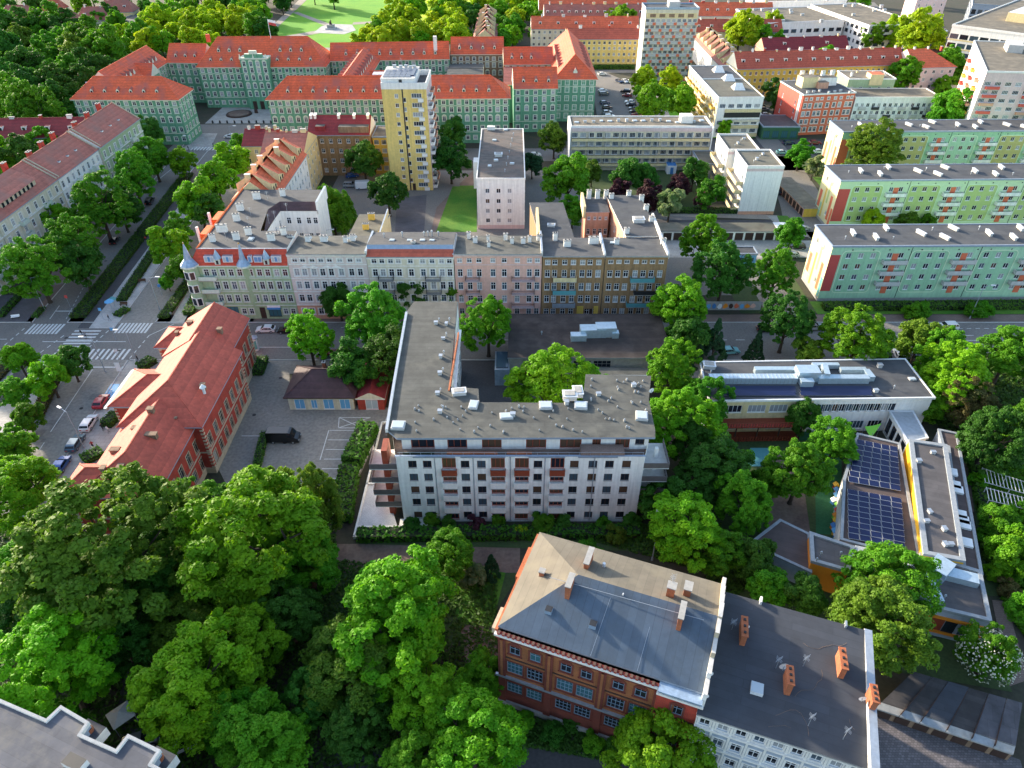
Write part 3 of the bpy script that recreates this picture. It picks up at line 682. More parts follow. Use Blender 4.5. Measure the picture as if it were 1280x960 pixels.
line((-81.8, 134), (-78, 138.8)); line((-92.5, 121.8), (-83.3, 121.8), .35); line((-88.4, 121), (-86.9, 101)); dash((-86.5, 98), (-84.5, 66), .14, 2, 4); dash((-104, 141), (-108, 160), .12, 1, 1)
line((-107.8, 141), (-108.6, 147)); line((-104.2, 144.5), (-108.3, 144.5), .3)
line((-119, 197), (-116, 240)); zebra(-117, 256, -108, 259.5, 8); zebra(-120, 243, -110, 246.5, 9); line((-120, 250), (-113, 250), .2)
for i in range(6): a = P(412+i*-2.4, 538+i*12); b = P(447-i*2.2, 538+i*12); line(a, b, .14)
line(P(411, 538), P(400, 575), .14); line(P(424, 522), P(462, 522)); line(P(424, 522), P(423, 534)); line(P(423, 535), P(452, 535)); line(P(424, 522), P(452, 535)); line(P(463, 522), P(423, 535))
line(P(302, 545), P(326, 545), .14)
mk.build('road_marking', kind='structure')
mh = MB(); pt = MB(); rq = random.Random(21)
for x, y in [(-86, 128), (-84.5, 108), (-87, 96), (-100, 133), (-112, 129), (-70, 131), (-30, 130), (5, 134.5), (60, 131), (95, 134), (-48, 118), (-42, 98), (-50, 106), (-108, 170), (-112, 205), (-88, 160)]: mh.cyl(x, y, .0, .042, .38, .38, 10, 'dark_metal')
for i in range(34):
    x, y = rq.choice(((rq.uniform(-120, 120), rq.uniform(126, 138)), (rq.uniform(-90, -83), rq.uniform(72, 122)), (rq.uniform(-54, -33), rq.uniform(94, 120)), (rq.uniform(-118, -109), rq.uniform(150, 230)), (rq.uniform(-50, 20), rq.uniform(205, 232))))
    pt.obox((x, y, .0), (rq.uniform(1, 6), rq.uniform(.6, 2.2), .026+.0004*i), rq.choice((0, pi/2)), rq.choice(('asphalt', 'asphalt_worn')))
mh.build('manhole_cover', kind='structure'); pt.build('asphalt_patch', kind='structure')
dp = MB(); dp.sheet([P(128, 497), P(139, 480), P(150, 480), P(141, 497)], .04, 'paint_skyblue')
pm = dp.build('parking_bay', kind='structure')
sy = MB(); c = P(138, 489); sy.cyl(c[0], c[1]+.55, .045, .055, .22, .22, 10, 'road_paint'); sy.obox((c[0], c[1], .045), (.14, .9, .012), 0, 'road_paint'); sy.obox((c[0]+.3, c[1]-.3, .045), (.6, .14, .012), 0, 'road_paint'); sy.obox((c[0]+.5, c[1]-.6, .045), (.14, .6, .012), .3, 'road_paint')
sy.build('wheelchair_symbol', kind='structure')
# ---------------------------------------------------------------- hedges and planted strips (counted as masses of leaves, each strip a thing)
rg = np.random.default_rng(3)
def leaf_cloud(V, Nn, size, rg, mat, name):
    """quads centred on V, facing roughly along Nn"""
    n = len(V); Nn = Nn+rg.normal(0, .55, (n, 3)); Nn /= np.linalg.norm(Nn, axis=1)[:, None]+1e-9
    t = rg.normal(0, 1, (n, 3)); a = np.cross(Nn, t); a /= np.linalg.norm(a, axis=1)[:, None]+1e-9; b = np.cross(Nn, a)
    s = (size*rg.uniform(.6, 1.35, n))[:, None]
    Q = np.stack([V-a*s-b*s*.6, V+a*s*.9-b*s*.5, V+a*s+b*s*.6, V-a*s*.8+b*s*.65], 1).reshape(-1, 3)
    me = bpy.data.meshes.new(name); me.vertices.add(4*n); me.vertices.foreach_set('co', Q.astype(np.float32).ravel())
    me.loops.add(4*n); me.loops.foreach_set('vertex_index', np.arange(4*n, dtype=np.int32)); me.polygons.add(n)
    me.polygons.foreach_set('loop_start', np.arange(0, 4*n, 4, dtype=np.int32)); me.polygons.foreach_set('loop_total', np.full(n, 4, np.int32)); me.update(calc_edges=True)
    for m in (mat if isinstance(mat, (list, tuple)) else [mat]): me.materials.append(MATS[m])
    return me
def hedge(a, b, w_, h_, label, mat='leaf_hedge', dens=14, size=.16, cat='hedge', group='clipped hedges and planted strips along the boulevard'):
    L = length(a, b); n = int((L*w_+2*(L+w_)*h_)*dens); top = rg.random(n) < (L*w_)/(L*w_+2*(L+w_)*h_)
    x = rg.uniform(-L/2, L/2, n); y = rg.uniform(-w_/2, w_/2, n); z = rg.uniform(.05, h_, n); Nn = np.zeros((n, 3))
    z[top] = h_*(1+rg.normal(0, .08, top.sum())); Nn[top] = (0, 0, 1)
    s = ~top; q = rg.random(n); sgn = np.where(rg.random(n) < .5, -1., 1.); lon = s & (q < L/(L+w_)); sh = s & ~lon
    y[lon] = sgn[lon]*w_/2*(1+rg.normal(0, .05, lon.sum())); Nn[lon, 1] = sgn[lon]; x[sh] = sgn[sh]*L/2; Nn[sh, 0] = sgn[sh]
    me = leaf_cloud(np.stack([x, y, z], 1), Nn, size, rg, mat, 'foliage')
    c = lerp(a, b, .5); t = thing('hedge', label, cat, (*c, 0), group); o = inst(me, 'foliage', t, (*c, 0), atan2(b[1]-a[1], b[0]-a[0]))
    k = MB(); k.obox((*c, .0), (L-.25, w_-.25, h_-.12), atan2(b[1]-a[1], b[0]-a[0]), 'leaf_core'); k.build('shade_core', t)  # solid dark box: shade inside the hedge painted as near-black green
    return t
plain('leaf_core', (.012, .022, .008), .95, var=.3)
hedge((-101.3, 141.3), (-108.6, 232), 3.6, .9, 'long dark green hedge between the left carriageway and the promenade')
hedge((-94.5, 149), (-97.3, 176), 2.3, .9, 'dark hedge beside the light promenade north of the bench')
hedge(P(146, 396), P(160, 387), 2.0, .8, 'short hedge at the crossroads end of the promenade')
hedge((-81.4, 141.2), (-81.6, 162), 2.4, .8, 'hedge and planting strip east of the right carriageway')
hedge((-76, 142.5), (-78, 162), 2.4, 1.1, 'hedge in front of the green corner house side')
hedge((-119.5, 141.6), (-121, 160), 1.5, 1.0, 'clipped hedge before the cream houses at the left edge'); hedge(P(44, 398), P(54, 386), 1.4, .7, 'small hedge behind the crossing lamp post')
hedge((-95.0, 120), (-91.6, 104.5), 2.6, .6, 'reddish planted strip south of the crossroads', 'leaf_rust'); hedge((-93.0, 100), (-90.6, 84), 2.2, .8, 'hedge strip beside the south promenade bench')
hedge((-106.8, 122), (-106.2, 84), 2.6, .7, 'rusty planted strip between the cycle path and the far carriageway', 'leaf_rust')
hedge(P(176, 462), P(193, 452), 2.5, 1.3, 'rounded hedge beside the brick school entrance wing'); hedge(P(133, 535), P(148, 520), 2.2, 1.4, 'clipped hedge block between two bays of the brick school'); hedge(P(105, 578), P(128, 566), 2.6, 1.2, 'wide hedge at the foot of the brick school near the blue car')
hedge(P(322, 585), P(332, 545), 1.3, 1.3, 'narrow hedge beside the black van'); hedge(P(330, 452), P(322, 470), 2.2, 1.6, 'hedge at the yard gate by the street')
hedge(P(462, 540), P(441, 585), 3.4, 2.6, 'tall bushy hedge along the parking bays', dens=10, size=.28); hedge(P(438, 590), P(428, 655), 3.2, 2.2, 'dark shrub belt left of the white terrace', 'leaf_dark', dens=9, size=.28)
hedge((74, 145.6), (128, 146.4), 2.6, 1.3, 'long clipped hedge before the mint green block', dens=10, size=.22)
hedge((45, 201.5), (78, 201.2), 2.2, 1.2, 'low hedge at the foot of the stepped white block'); hedge((-98, 313.8), (-128, 312.8), 3.2, 3.0, 'tall dark hedge against the city hall wall', 'leaf_dark', dens=7, size=.35)
hedge(P(448, 672), P(800, 668), 2.2, 1.4, 'garden hedge in front of the white apartment block', 'leaf_dark', dens=9, size=.24); hedge(P(1212, 560), P(1245, 700), 2.4, 1.6, 'hedge row along the kindergarten fence', dens=9, size=.26)
hedge((31.5, 373), (60, 373.5), 2.2, 1.6, 'hedge before the yellow row beyond the car park', dens=6, size=.4)
# rough grass tufts: uncountable
def tufts(poly, n, size, mat, name, hmax=.35):
    xs = [p[0] for p in poly]; ys = [p[1] for p in poly]; V = []
    P2 = ccw(poly)
    while len(V) < n:
        x, y = random.uniform(min(xs), max(xs)), random.uniform(min(ys), max(ys)); c = False; j = len(P2)-1
        for i in range(len(P2)):
            if (P2[i][1] > y) != (P2[j][1] > y) and x < (P2[j][0]-P2[i][0])*(y-P2[i][1])/(P2[j][1]-P2[i][1])+P2[i][0]: c = not c
            j = i
        if c: V.append((x, y, random.uniform(.05, hmax)))
    V = np.array(V); Nn = np.tile((0, 0, 1.), (n, 1)); me = leaf_cloud(V, Nn, size, rg, mat, name)
    o = bpy.data.objects.new(name, me); COL.objects.link(o); o['kind'] = 'stuff'; return o
tag(tufts([P(-40, 640), P(420, 640), P(420, 700), P(620, 720), P(640, 1040), P(-40, 1040)], 45000, .22, ['leaf_ground'], 'ground_cover'), 'dark ivy and shrubs covering the ground under the trees', 'ground cover')
tag(tufts([P(640, 655), P(900, 655), P(960, 720), P(900, 760), P(880, 715), P(660, 655)], 6000, .2, ['leaf_ground'], 'ground_cover'), 'dark undergrowth behind the felt roofed brick house', 'ground cover')
tag(tufts([P(650, 895), P(880, 945), P(880, 975), P(640, 930)], 3000, .2, ['leaf_ground'], 'ground_cover'), 'garden beds at the foot of the brick facade', 'ground cover')
tag(tufts([P(1100, 450), P(1300, 440), P(1300, 560), P(1180, 540)], 9000, .3, ['leaf_ground'], 'ground_cover'), 'undergrowth below the trees right of the flat roofed school', 'ground cover')
tag(tufts([P(1215, 560), P(1300, 590), P(1320, 850), P(1255, 760)], 9000, .28, ['leaf_mid'], 'ground_cover'), 'allotment greenery right of the kindergarten', 'ground cover')
tag(tufts([P(-60, 5), P(330, 30), P(240, 80), P(100, 110), P(-60, 150)], 14000, .9, ['leaf_dark'], 'ground_cover', 1.5), 'undergrowth below the wooded park at the top left', 'ground cover')
# ================================================================ near buildings
CAT = 'apartment building'
def put_all(b, items):
    for it in items: vent(b, *it[:3], *it[3:])
# ---------------------------------------------------------------- white U-shaped block in the middle
def white_block():
    b = Bld('apartment_block', 'white U shaped apartment block with grey felt roof and orange brown loggias', CAT, (1, 85), sub=True)
    A, B = (-17.6, 78.8), (20.1, 78.8); L = 37.7
    cols = [.064, .124, .277, .343, .572, .719, .794, .861, .93]; lc = [.212, .41, .507, .651]
    ops = grid_ops(L, cols, [3.85, 6.6, 9.35, 12.1], 1.3, 1.45, 'brown')+grid_ops(L, cols, [.9], 1.3, 1.4, 'brown')
    ops += grid_ops(L, lc, [3.75, 6.5, 9.25], 2.1, 1.6, 'loggia')+grid_ops(L, lc, [12.0], 2.1, 2.1, 'loggia')+grid_ops(L, lc, [.6], 2.1, 1.7, 'loggia')
    b.wall(A, B, 0, 14.5, 'plaster_white', ops, .35)
    for f in lc:
        for z in (2.55, 5.3, 8.05, 10.8): balcony(b, A, B, f*L, z, 2.35, .55, 1.15, 'trim_white' if z < 10 else 'red_wood')
    Q = lambda x, y: (x, y)
    # lower walls
    for a, c in (((20.1, 78.8), (21.6, 84)), ((21.6, 84), (22.8, 96.4))): b.wall(a, c, 0, 14.5, 'plaster_white', grid_ops(length(a, c), 3, [3.85, 6.6, 9.35], 1.2, 1.45, 'brown') if c[1] > 90 else ())
    b.wall((22.8, 96.4), (12.5, 96.6), 0, 16.7, 'plaster_white'); b.wall((12.5, 96.6), (11.6, 88.8), 0, 16.7, 'plaster_white'); b.wall((11.6, 88.8), (-5.3, 89), 0, 16.7, 'plaster_white')
    b.wall((-5.3, 89), (-5.5, 92.6), 0, 16.7, 'plaster_white'); b.wall((-5.5, 92.6), (-10.3, 93.1), 0, 16.7, 'plaster_white')
    E1, E2 = (-10.2, 93.1), (-10.6, 120.7); Le = length(E1, E2)
    b.wall(E1, E2, 0, 16.7, 'plaster_white', grid_ops(Le, 9, [3.85, 6.6, 9.35, 12.1], 1.3, 1.45, 'brown'))
    b.wall(E2, (-18.8, 120.7), 0, 16.7, 'plaster_white'); b.wall((-18.8, 120.7), (-19.2, 97), 0, 16.7, 'plaster_pale', grid_ops(23.7, 8, [3.85, 6.6, 9.35, 12.1], 1.3, 1.45, 'brown'))
    b.wall((-19.2, 97), (-18.8, 84), 0, 16.4, 'plaster_white', grid_ops(13, 4, [3.85, 6.6, 9.35, 12.1], 1.2, 1.45, 'brown')); b.wall((-18.8, 84), (-17.6, 78.8), 0, 14.5, 'plaster_white')
    # terrace floor and penthouse
    b.w.face([(-17.6, 78.95, 13.75), (20.1, 78.95, 13.75), (21.5, 84, 13.75), (21.5, 90, 13.75), (-18.7, 90, 13.75), (-18.7, 84, 13.75)], 'paving_brown')
    b.w.face([(-17.5, 79.0, 13.7), (20.0, 79.0, 13.7), (20.0, 79.0, 14.5), (-17.5, 79.0, 14.5)][::-1], 'plaster_white')
    b.w.obox((1.25, 78.86, 14.5), (37.9, .34, .06), 0, 'gutter')
    pa, pb = (-16.9, 81.2), (20.9, 81.2); Lp = 37.8
    po = [(f*Lp, 14.0, w_, 2.05, 'loggia') for f, w_ in ((.085, 3.6), (.225, 3.0), (.365, 3.0), (.545, 3.1), (.685, 3.3), (.79, 1.3), (.895, 2.2))]+[(.965*Lp, 14.7, 1.4, 1.1, 'brown')]
    b.wall(pa, pb, 13.7, 16.7, 'plaster_white', po, .15); b.wall((20.9, 81.2), (22.0, 89.7), 13.7, 16.7, 'plaster_white', [(3, 14.7, 1.3, 1.2, 'brown')]); b.wall((-18.4, 90), (-16.9, 81.2), 13.7, 16.7, 'plaster_white')
    b.trim.box(10.4, 78.9, 13.76, 17.0, 80.8, 15.1, 'paving_brown')   # tiled glasshouse floor block of the corner terrace
    for x0, x1 in ((-16.6, -11.8), (-9.9, -2.2), (-.8, 3.0)): b.trim.box(x0, 79.35, 13.76, x1, 79.5, 14.75, 'brick_orange' if x0 > -10 else 'leaf_core')
    for x in np.arange(-17, 20, 1.6): b.trim.box(x, 78.9, 14.56, x+.05, 78.95, 15.1, 'zinc')
    b.trim.box(-17.3, 78.9, 15.1, 19.9, 78.95, 15.15, 'zinc')
    for f in (.155, .31, .46, .60, .80): b.trim.tube((-17.6+f*L, 78.72, .3), (-17.6+f*L, 78.72, 14.4), .07, .07, 6, 'zinc')
    for x0, x1 in ((-15, -8.6), (-7.8, -1), (2.5, 8), (10, 16)): b.trim.box(x0, 78.6, 14.3, x1, 78.78, 14.42, 'zinc')
    # roof
    pz = lambda *q: [P(u, v, 16.7) for u, v in q]
    poly = pz((496, 548), (819, 547), (819, 538), (811, 500), (814, 470), (732, 468), (728, 504), (599, 503), (598, 486), (562, 484), (572, 377), (518, 377), (508, 390), (493, 475), (483, 537))
    m = MB(); cp = ccw(poly); m.prism(cp, 16.4, 16.75, 'gutter', 'felt_grey', True)
    m.build('roof', b.e)
    lf = MB()
    for a, c in ((P(508, 390, 17.1), P(493, 475, 17.1)), (P(493, 475, 17.1), P(483, 537, 17.1))): lf.obox((*lerp(a, c, .5), 16.5), (length(a, c), .4, .7), atan2(c[1]-a[1], c[0]-a[0]), 'trim_white', 'zinc')
    for a, c in ((P(573, 415, 16.9), P(561, 488, 16.9)), ): lf.obox((*lerp(a, c, .5), 16.0), (length(a, c), .25, .9), atan2(c[1]-a[1], c[0]-a[0]), 'brick_orange'); q = P(577, 410, 16.7); lf.obox((q[0]-.3, q[1]-9, 15.4), (.5, 20, .3), radians(.5), 'trim_white')
    lf.build('parapet', b.e)
    for u, v in ((545, 405), (558, 406), (554, 424), (551, 447), (550, 468), (547, 493), (550, 516)): vent(b, *P(u, v, 16.75), 16.8, 'box', .8); vent(b, *P(u+4, v-3, 16.75), 16.8, 'pipe')
    for u, v in ((574, 492), (722, 492), (712, 497)): vent(b, *P(u, v, 16.75), 16.8, 'hatch')
    for u, v in ((592, 507), (682, 508), (726, 508), (498, 533), (802, 521), (633, 521)): vent(b, *P(u, v, 16.75), 16.8, 'sky', 1.6)
    for u, v in ((748, 494), (792, 483), (708, 505), (641, 520)): vent(b, *P(u, v, 16.75), 16.8, 'box', .9)
    rg_ = random.Random(4)
    for i in range(70):
        u, v = rg_.uniform(505, 808), rg_.uniform(506, 542)
        if i > 48: u, v = rg_.uniform(738, 806), rg_.uniform(474, 505)
        vent(b, *P(u, v, 16.75), 16.8, 'low', rg_.uniform(.6, .9))
    dish(b, *P(814, 491, 17), 17.4, .4); dish(b, *P(801, 588, 10), 10.2, .5, .8); dish(b, *P(797, 603, 8), 8.2, .5, .8)
    # corner balconies
    def corner(x0, x1, y0, y1, zs, rail, brk):
        for z in zs:
            m = MB(); m.box(x0, y0, z-.18, x1, y1, z, 'concrete_light')
            t_ = .05
            m.box(x0+.002, y0+.002, z+.001, x1-.002, y0+t_, z+1.05, rail); m.box(x0+.002 if brk < 0 else x1-t_, y0+t_+.001, z+.001, x0+t_ if brk < 0 else x1-.002, y1-.01, z+1.05, rail)
            m.build('balcony', b.e)
    zs = [2.9, 5.65, 8.4, 11.2]
    corner(-22.0, -17.65, 79.4, 83.9, zs, 'rail_glass', -1); corner(20.3, 24.3, 79.6, 85.4, zs, 'rail_glass', 1)
    col = MB(); col.box(-20.1, 80.3, 0, -19.2, 83.2, 14.2, 'red_wood'); col.box(22.4, 82.0, 0, 22.9, 82.6, 13, 'trim_white'); col.build('column', b.e)
    b.done()
    # low terrace wall to the left, with white gravel
    t = thing('garden_terrace', 'narrow white edged terrace of white gravel left of the white apartment block', 'terrace', (-24, 90, 0))
    m = MB(); q = [P(443, 672), P(478, 530), P(486, 531), P(500, 662)]; 
    m.sheet(ccw([P(447, 660), P(459, 608), P(482, 608), P(497, 660)]), .32, 'gravel_white'); m.build('gravel_bed', t)
    m = MB(); m.sheet(ccw([P(459, 606), P(477, 532), P(485, 532), P(482, 606)]), .31, 'asphalt_dark'); m.build('ramp', t)
    m = MB()
    for a, c in ((P(443, 673), P(478, 530)), (P(478, 530), P(487, 530)), (P(458, 607), P(482, 607)), (P(442, 673), P(480, 673)), (P(447, 661), P(500, 661))): L_ = length(a, c); m.obox((*lerp(a, c, .5), 0), (L_, .3, .6), atan2(c[1]-a[1], c[0]-a[0]), 'trim_white')
    m.build('edge_wall', t)
    m = MB(); m.obox((*P(520, 656), .1), (5.2, 1.5, .5), 0, 'trim_white'); m.build('planter', t)
plain('rail_glass', (.14, .12, .12), .25, var=.1)
white_block()
# ---------------------------------------------------------------- tenement row
def tene(name, label, u0, u1, zE, mat, cols, rows, wk, wh, roofmat='felt_dark', base=None, depth=10.5, Y=141.2, sub=True, belt=None, cornice='trim_stone', extra=(), hw=1.15, side=None, cat='tenement house', roofdrop=.8, roof=True):
    x0, x1 = P(u0, 317, 16.7)[0], P(u1, 317, 16.7)[0]; b = Bld(name, label, cat, ((x0+x1)/2, Y+4), 'tenement houses in the street row', sub)
    A, B = (x0, Y), (x1, Y); L = x1-x0
    ops = []
    for r, (z, h) in enumerate(rows): ops += grid_ops(L, cols, [z], hw, h, wk)
    ops += list(extra)
    zb = rows[-1][0]-.9 if base else 0
    if base: b.wall(A, B, 0, 3.6, base, [o for o in ops if o[1]+o[3] < 3.6]); b.wall(A, B, 3.6, zE, mat, [o for o in ops if o[1] > 3.6])
    else: b.wall(A, B, 0, zE, mat, ops)
    poly = rect(A, B, depth); b.wall(B, poly[2], 0, zE, side or mat); b.wall(poly[2], poly[3], 0, zE-roofdrop, mat, grid_ops(L, 6, [3, 6.4, 9.8, 13], 1.1, 1.6, 'plain_sash')); b.wall(poly[3], A, 0, zE, side or mat)
    wallbox(b.trim, A, B, -.0, L, zE-.35, zE, .35, cornice); wallbox(b.trim, A, B, 0, L, zE-.6, zE-.36, .18, cornice)
    for z in (belt or []): wallbox(b.trim, A, B, .02, L-.02, z, z+.16, .09, cornice)
    if roof:
        slab_roof(b, [(x0, Y-.4, zE+.05), (x1, Y-.4, zE+.05), (x1, Y+depth+.1, zE+.05-roofdrop), (x0, Y+depth+.1, zE+.05-roofdrop)], roofmat, 'zinc')
    # party wall parapet
    m = MB(); m.box(x1-.22, Y+.1, zE-.8, x1+.2, Y+depth, zE+.55, 'trim_white', 'zinc'); m.build('parapet', b.e)
    return b, A, B, L
# -- green corner house
def corner_house():
    b = Bld('corner_tenement', 'pale green corner tenement with orange red mansard roof and grey blue spires', 'tenement house', (-61, 150), 'tenement houses in the street row', True)
    A, B = (-71.0, 141.2), (-49.6, 141.2); L = 21.4
    cols = [.296, .387, .477, .588, .683, .769, .864, .95]; cols = [.13, .21]+cols
    ops = grid_ops(L, cols, [11.1], 1.1, 1.75, 'sashg')+grid_ops(L, cols[1:] , [7.75], 1.1, 2.0, 'sashg')+grid_ops(L, cols[1:], [4.5], 1.1, 1.8, 'sashg')
    ops += [(.42*L, 1.2, 1.0, 1.5, 'sashg'), (.50*L, 1.2, 1.0, 1.5, 'sashg'), (.62*L, .05, 1.3, 3.0, 'gate'), (.75*L, .6, 2.9, 2.5, 'shop'), (.87*L, 1.2, 1.0, 1.5, 'sashg'), (.95*L, 1.2, 1.0, 1.5, 'sashg'), (.30*L, .4, 2.6, 2.8, 'shop')]
    b.wall(A, B, 0, 13.9, 'plaster_green_pale', ops)
    W = [(-71.0, 141.2), (-71.0, 176), (-48.2, 176), (-48.2, 166), (-57.4, 166), (-57.4, 151.5), (-49.6, 151.5)]
    b.wall(W[1], W[0], 0, 13.9, 'plaster_green_pale', grid_ops(34.8, 14, [1.2, 4.5, 7.75, 11.1], 1.1, 1.8, 'sashg'))
    b.wall(W[2], W[1], 0, 16, 'plaster_cream'); b.wall(W[3], W[2], 0, 16.5, 'plaster_white'); b.wall(W[4], W[3], 0, 16, 'plaster_bright', grid_ops(9.2, [.18, .45, .72, .9], [4.6, 8.2, 12.4], 1.1, 1.7, 'plain_sash')); b.wall(W[5], W[4], 0, 16, 'plaster_bright', grid_ops(14.5, 4, [4.6, 8.2, 12.4], 1.1, 1.7, 'plain_sash')); b.wall(W[6], W[5], 0, 16, 'plaster_bright')
    for z in (3.5, 10.6, 7.2): wallbox(b.trim, A, B, .02, L-.02, z, z+.16, .1, 'trim_greenwhite')
    wallbox(b.trim, A, B, -.3, L, 13.6, 13.92, .35, 'trim_greenwhite')
    # mansard front and side, flat top
    m = MB(); zt = 17.3
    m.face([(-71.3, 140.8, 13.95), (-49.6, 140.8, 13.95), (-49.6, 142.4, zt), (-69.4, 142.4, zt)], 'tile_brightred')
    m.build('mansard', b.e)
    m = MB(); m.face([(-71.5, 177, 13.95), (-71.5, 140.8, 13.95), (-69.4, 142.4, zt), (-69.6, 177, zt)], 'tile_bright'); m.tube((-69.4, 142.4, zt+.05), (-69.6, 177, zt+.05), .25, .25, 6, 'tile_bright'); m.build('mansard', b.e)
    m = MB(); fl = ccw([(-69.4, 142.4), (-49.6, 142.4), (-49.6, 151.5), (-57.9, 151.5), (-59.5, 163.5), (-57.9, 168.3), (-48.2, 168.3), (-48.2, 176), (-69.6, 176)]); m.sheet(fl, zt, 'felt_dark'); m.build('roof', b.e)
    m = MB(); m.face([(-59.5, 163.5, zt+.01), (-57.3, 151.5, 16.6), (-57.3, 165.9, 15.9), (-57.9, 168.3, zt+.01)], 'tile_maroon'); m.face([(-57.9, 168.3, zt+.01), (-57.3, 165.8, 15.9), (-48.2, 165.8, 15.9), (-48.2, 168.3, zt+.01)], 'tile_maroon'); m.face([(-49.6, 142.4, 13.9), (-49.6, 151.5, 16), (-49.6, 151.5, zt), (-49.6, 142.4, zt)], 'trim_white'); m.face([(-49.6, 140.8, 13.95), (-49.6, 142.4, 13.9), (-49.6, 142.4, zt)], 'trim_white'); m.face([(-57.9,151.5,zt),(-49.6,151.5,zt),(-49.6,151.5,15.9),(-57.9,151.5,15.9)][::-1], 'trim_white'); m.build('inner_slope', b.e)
    m = MB(); m.box(-48.4, 166, 15, -47.9, 176.3, 18.2, 'plaster_bright', 'zinc'); m.box(-69.6, 142.3, 17.25, -49.6, 142.55, 17.4, 'zinc'); m.build('parapet', b.e)
    # dormer windows in the mansard
    for k, (f0, f1, blue) in enumerate(((.15, .25, 0), (.34, .44, 0), (.60, .64, 1), (.66, .745, 1), (.84, .94, 0))):
        m = MB(); x0, x1 = -71+f0*L, -71+f1*L; m.box(x0, 140.95, 14.7, x1, 142.4, 16.15, 'white_paint', 'zinc'); n = max(1, int((x1-x0)/.7))
        for i in range(n): xa = x0+.08+(x1-x0-.16)*i/n; m.box(xa+.05, 140.9, 14.85, xa+(x1-x0-.16)/n-.05, 140.96, 16.0, 'glass_blue' if (blue or i % 2) else 'skylight_glass')
        m.build('dormer', b.e)
    for x in (-65.0, -54.2):
        m = MB(); m.box(x-.6, 140.85, 14.2, x+.6, 141.9, 15.5, 'trim_greenwhite'); m.box(x-.25, 140.8, 14.3, x+.25, 140.87, 15.2, 'glass_dark'); m.cyl(x, 141.4, 15.5, 17.6, 1.0, .04, 4, 'zinc_blue'); m.build('dormer', b.e)
    # spires
    for x, y, r in ((-71.3, 140.9, 1.9), (-59.3, 140.9, 1.5)):
        m = MB(); m.cyl(x, y+(1.2 if x > -65 else 0), 3.6, 13.9, r-.35, r-.3, 8, 'plaster_green_pale')
        if x < -65: [m.obox((x+(r-.33)*cos(q), y+(r-.33)*sin(q), zz), (.12, .9, 1.7), q, 'glass_dark') or m.obox((x+(r-.38)*cos(q), y+(r-.38)*sin(q), zz-.15), (.12, 1.25, 2.0), q, 'trim_white') for q in (-2.75, -1.96, -1.18) for zz in (4.6, 7.9, 11.2)]
        m.cyl(x, y, 13.9, 14.3, r+.15, r+.15, 8, 'trim_greenwhite'); m.cyl(x, y, 14.3, 15.6, r+.1, r*.45, 8, 'zinc_blue'); m.cyl(x, y, 15.6, 19.6, r*.45, .05, 8, 'zinc_blue'); m.cyl(x, y, 19.1, 19.5, .14, .14, 6, 'gold')
        m.build('spire', b.e)
    # balconied bay at the corner
    for z in (7.3, 4.1, 10.5): balcony(b, A, B, 2.6, z, 4.6, 1.0, .9, 'trim_greenwhite')
    for x, y, w_ in ((-67, 146, 1.2), (-66.5, 151, 2.4), (-65, 157, 1.5), (-66, 163, 1.6), (-62, 147, 1.4), (-64, 170, 1.8), (-58, 172, 1.3), (-54, 146.5, 1.6), (-52, 149.5, 1.2), (-60, 149.5, 1.4)):
        chimney(b, x, y, 17.3, w_, .7, 1.7, .1, 'trim_white', 'concrete', 2)
    for y in (152, 160):   # white gabled wall dormers on the boulevard side
        m = MB(); V = [(-73.2, y-.25), (-73.2, y+.25)]; m.box(-72.4, y, 13.5, -69.5, y+5, 16.2, 'tile_bright', 'tile_bright'); m.box(-72.9, y-.3, 12, -72.4, y+.3, 18, 'trim_white'); m.build('dormer', b.e)
    for i in range(8): antenna(b, -68+random.random()*14, 144+random.random()*26, 17.3, 2.2)
    vent(b, -58.8, 147, 17.3, 'sky', 1.3)
    sg = MB(); wallbox(sg, A, B, .68*L, .82*L, 3.1, 3.6, .2, 'trim_white'); wallbox(sg, A, B, .68*L, .82*L, 2.7, 3.09, .5, 'paint_blue'); sg.build('shop_sign', b.e)
    b.done()
corner_house()
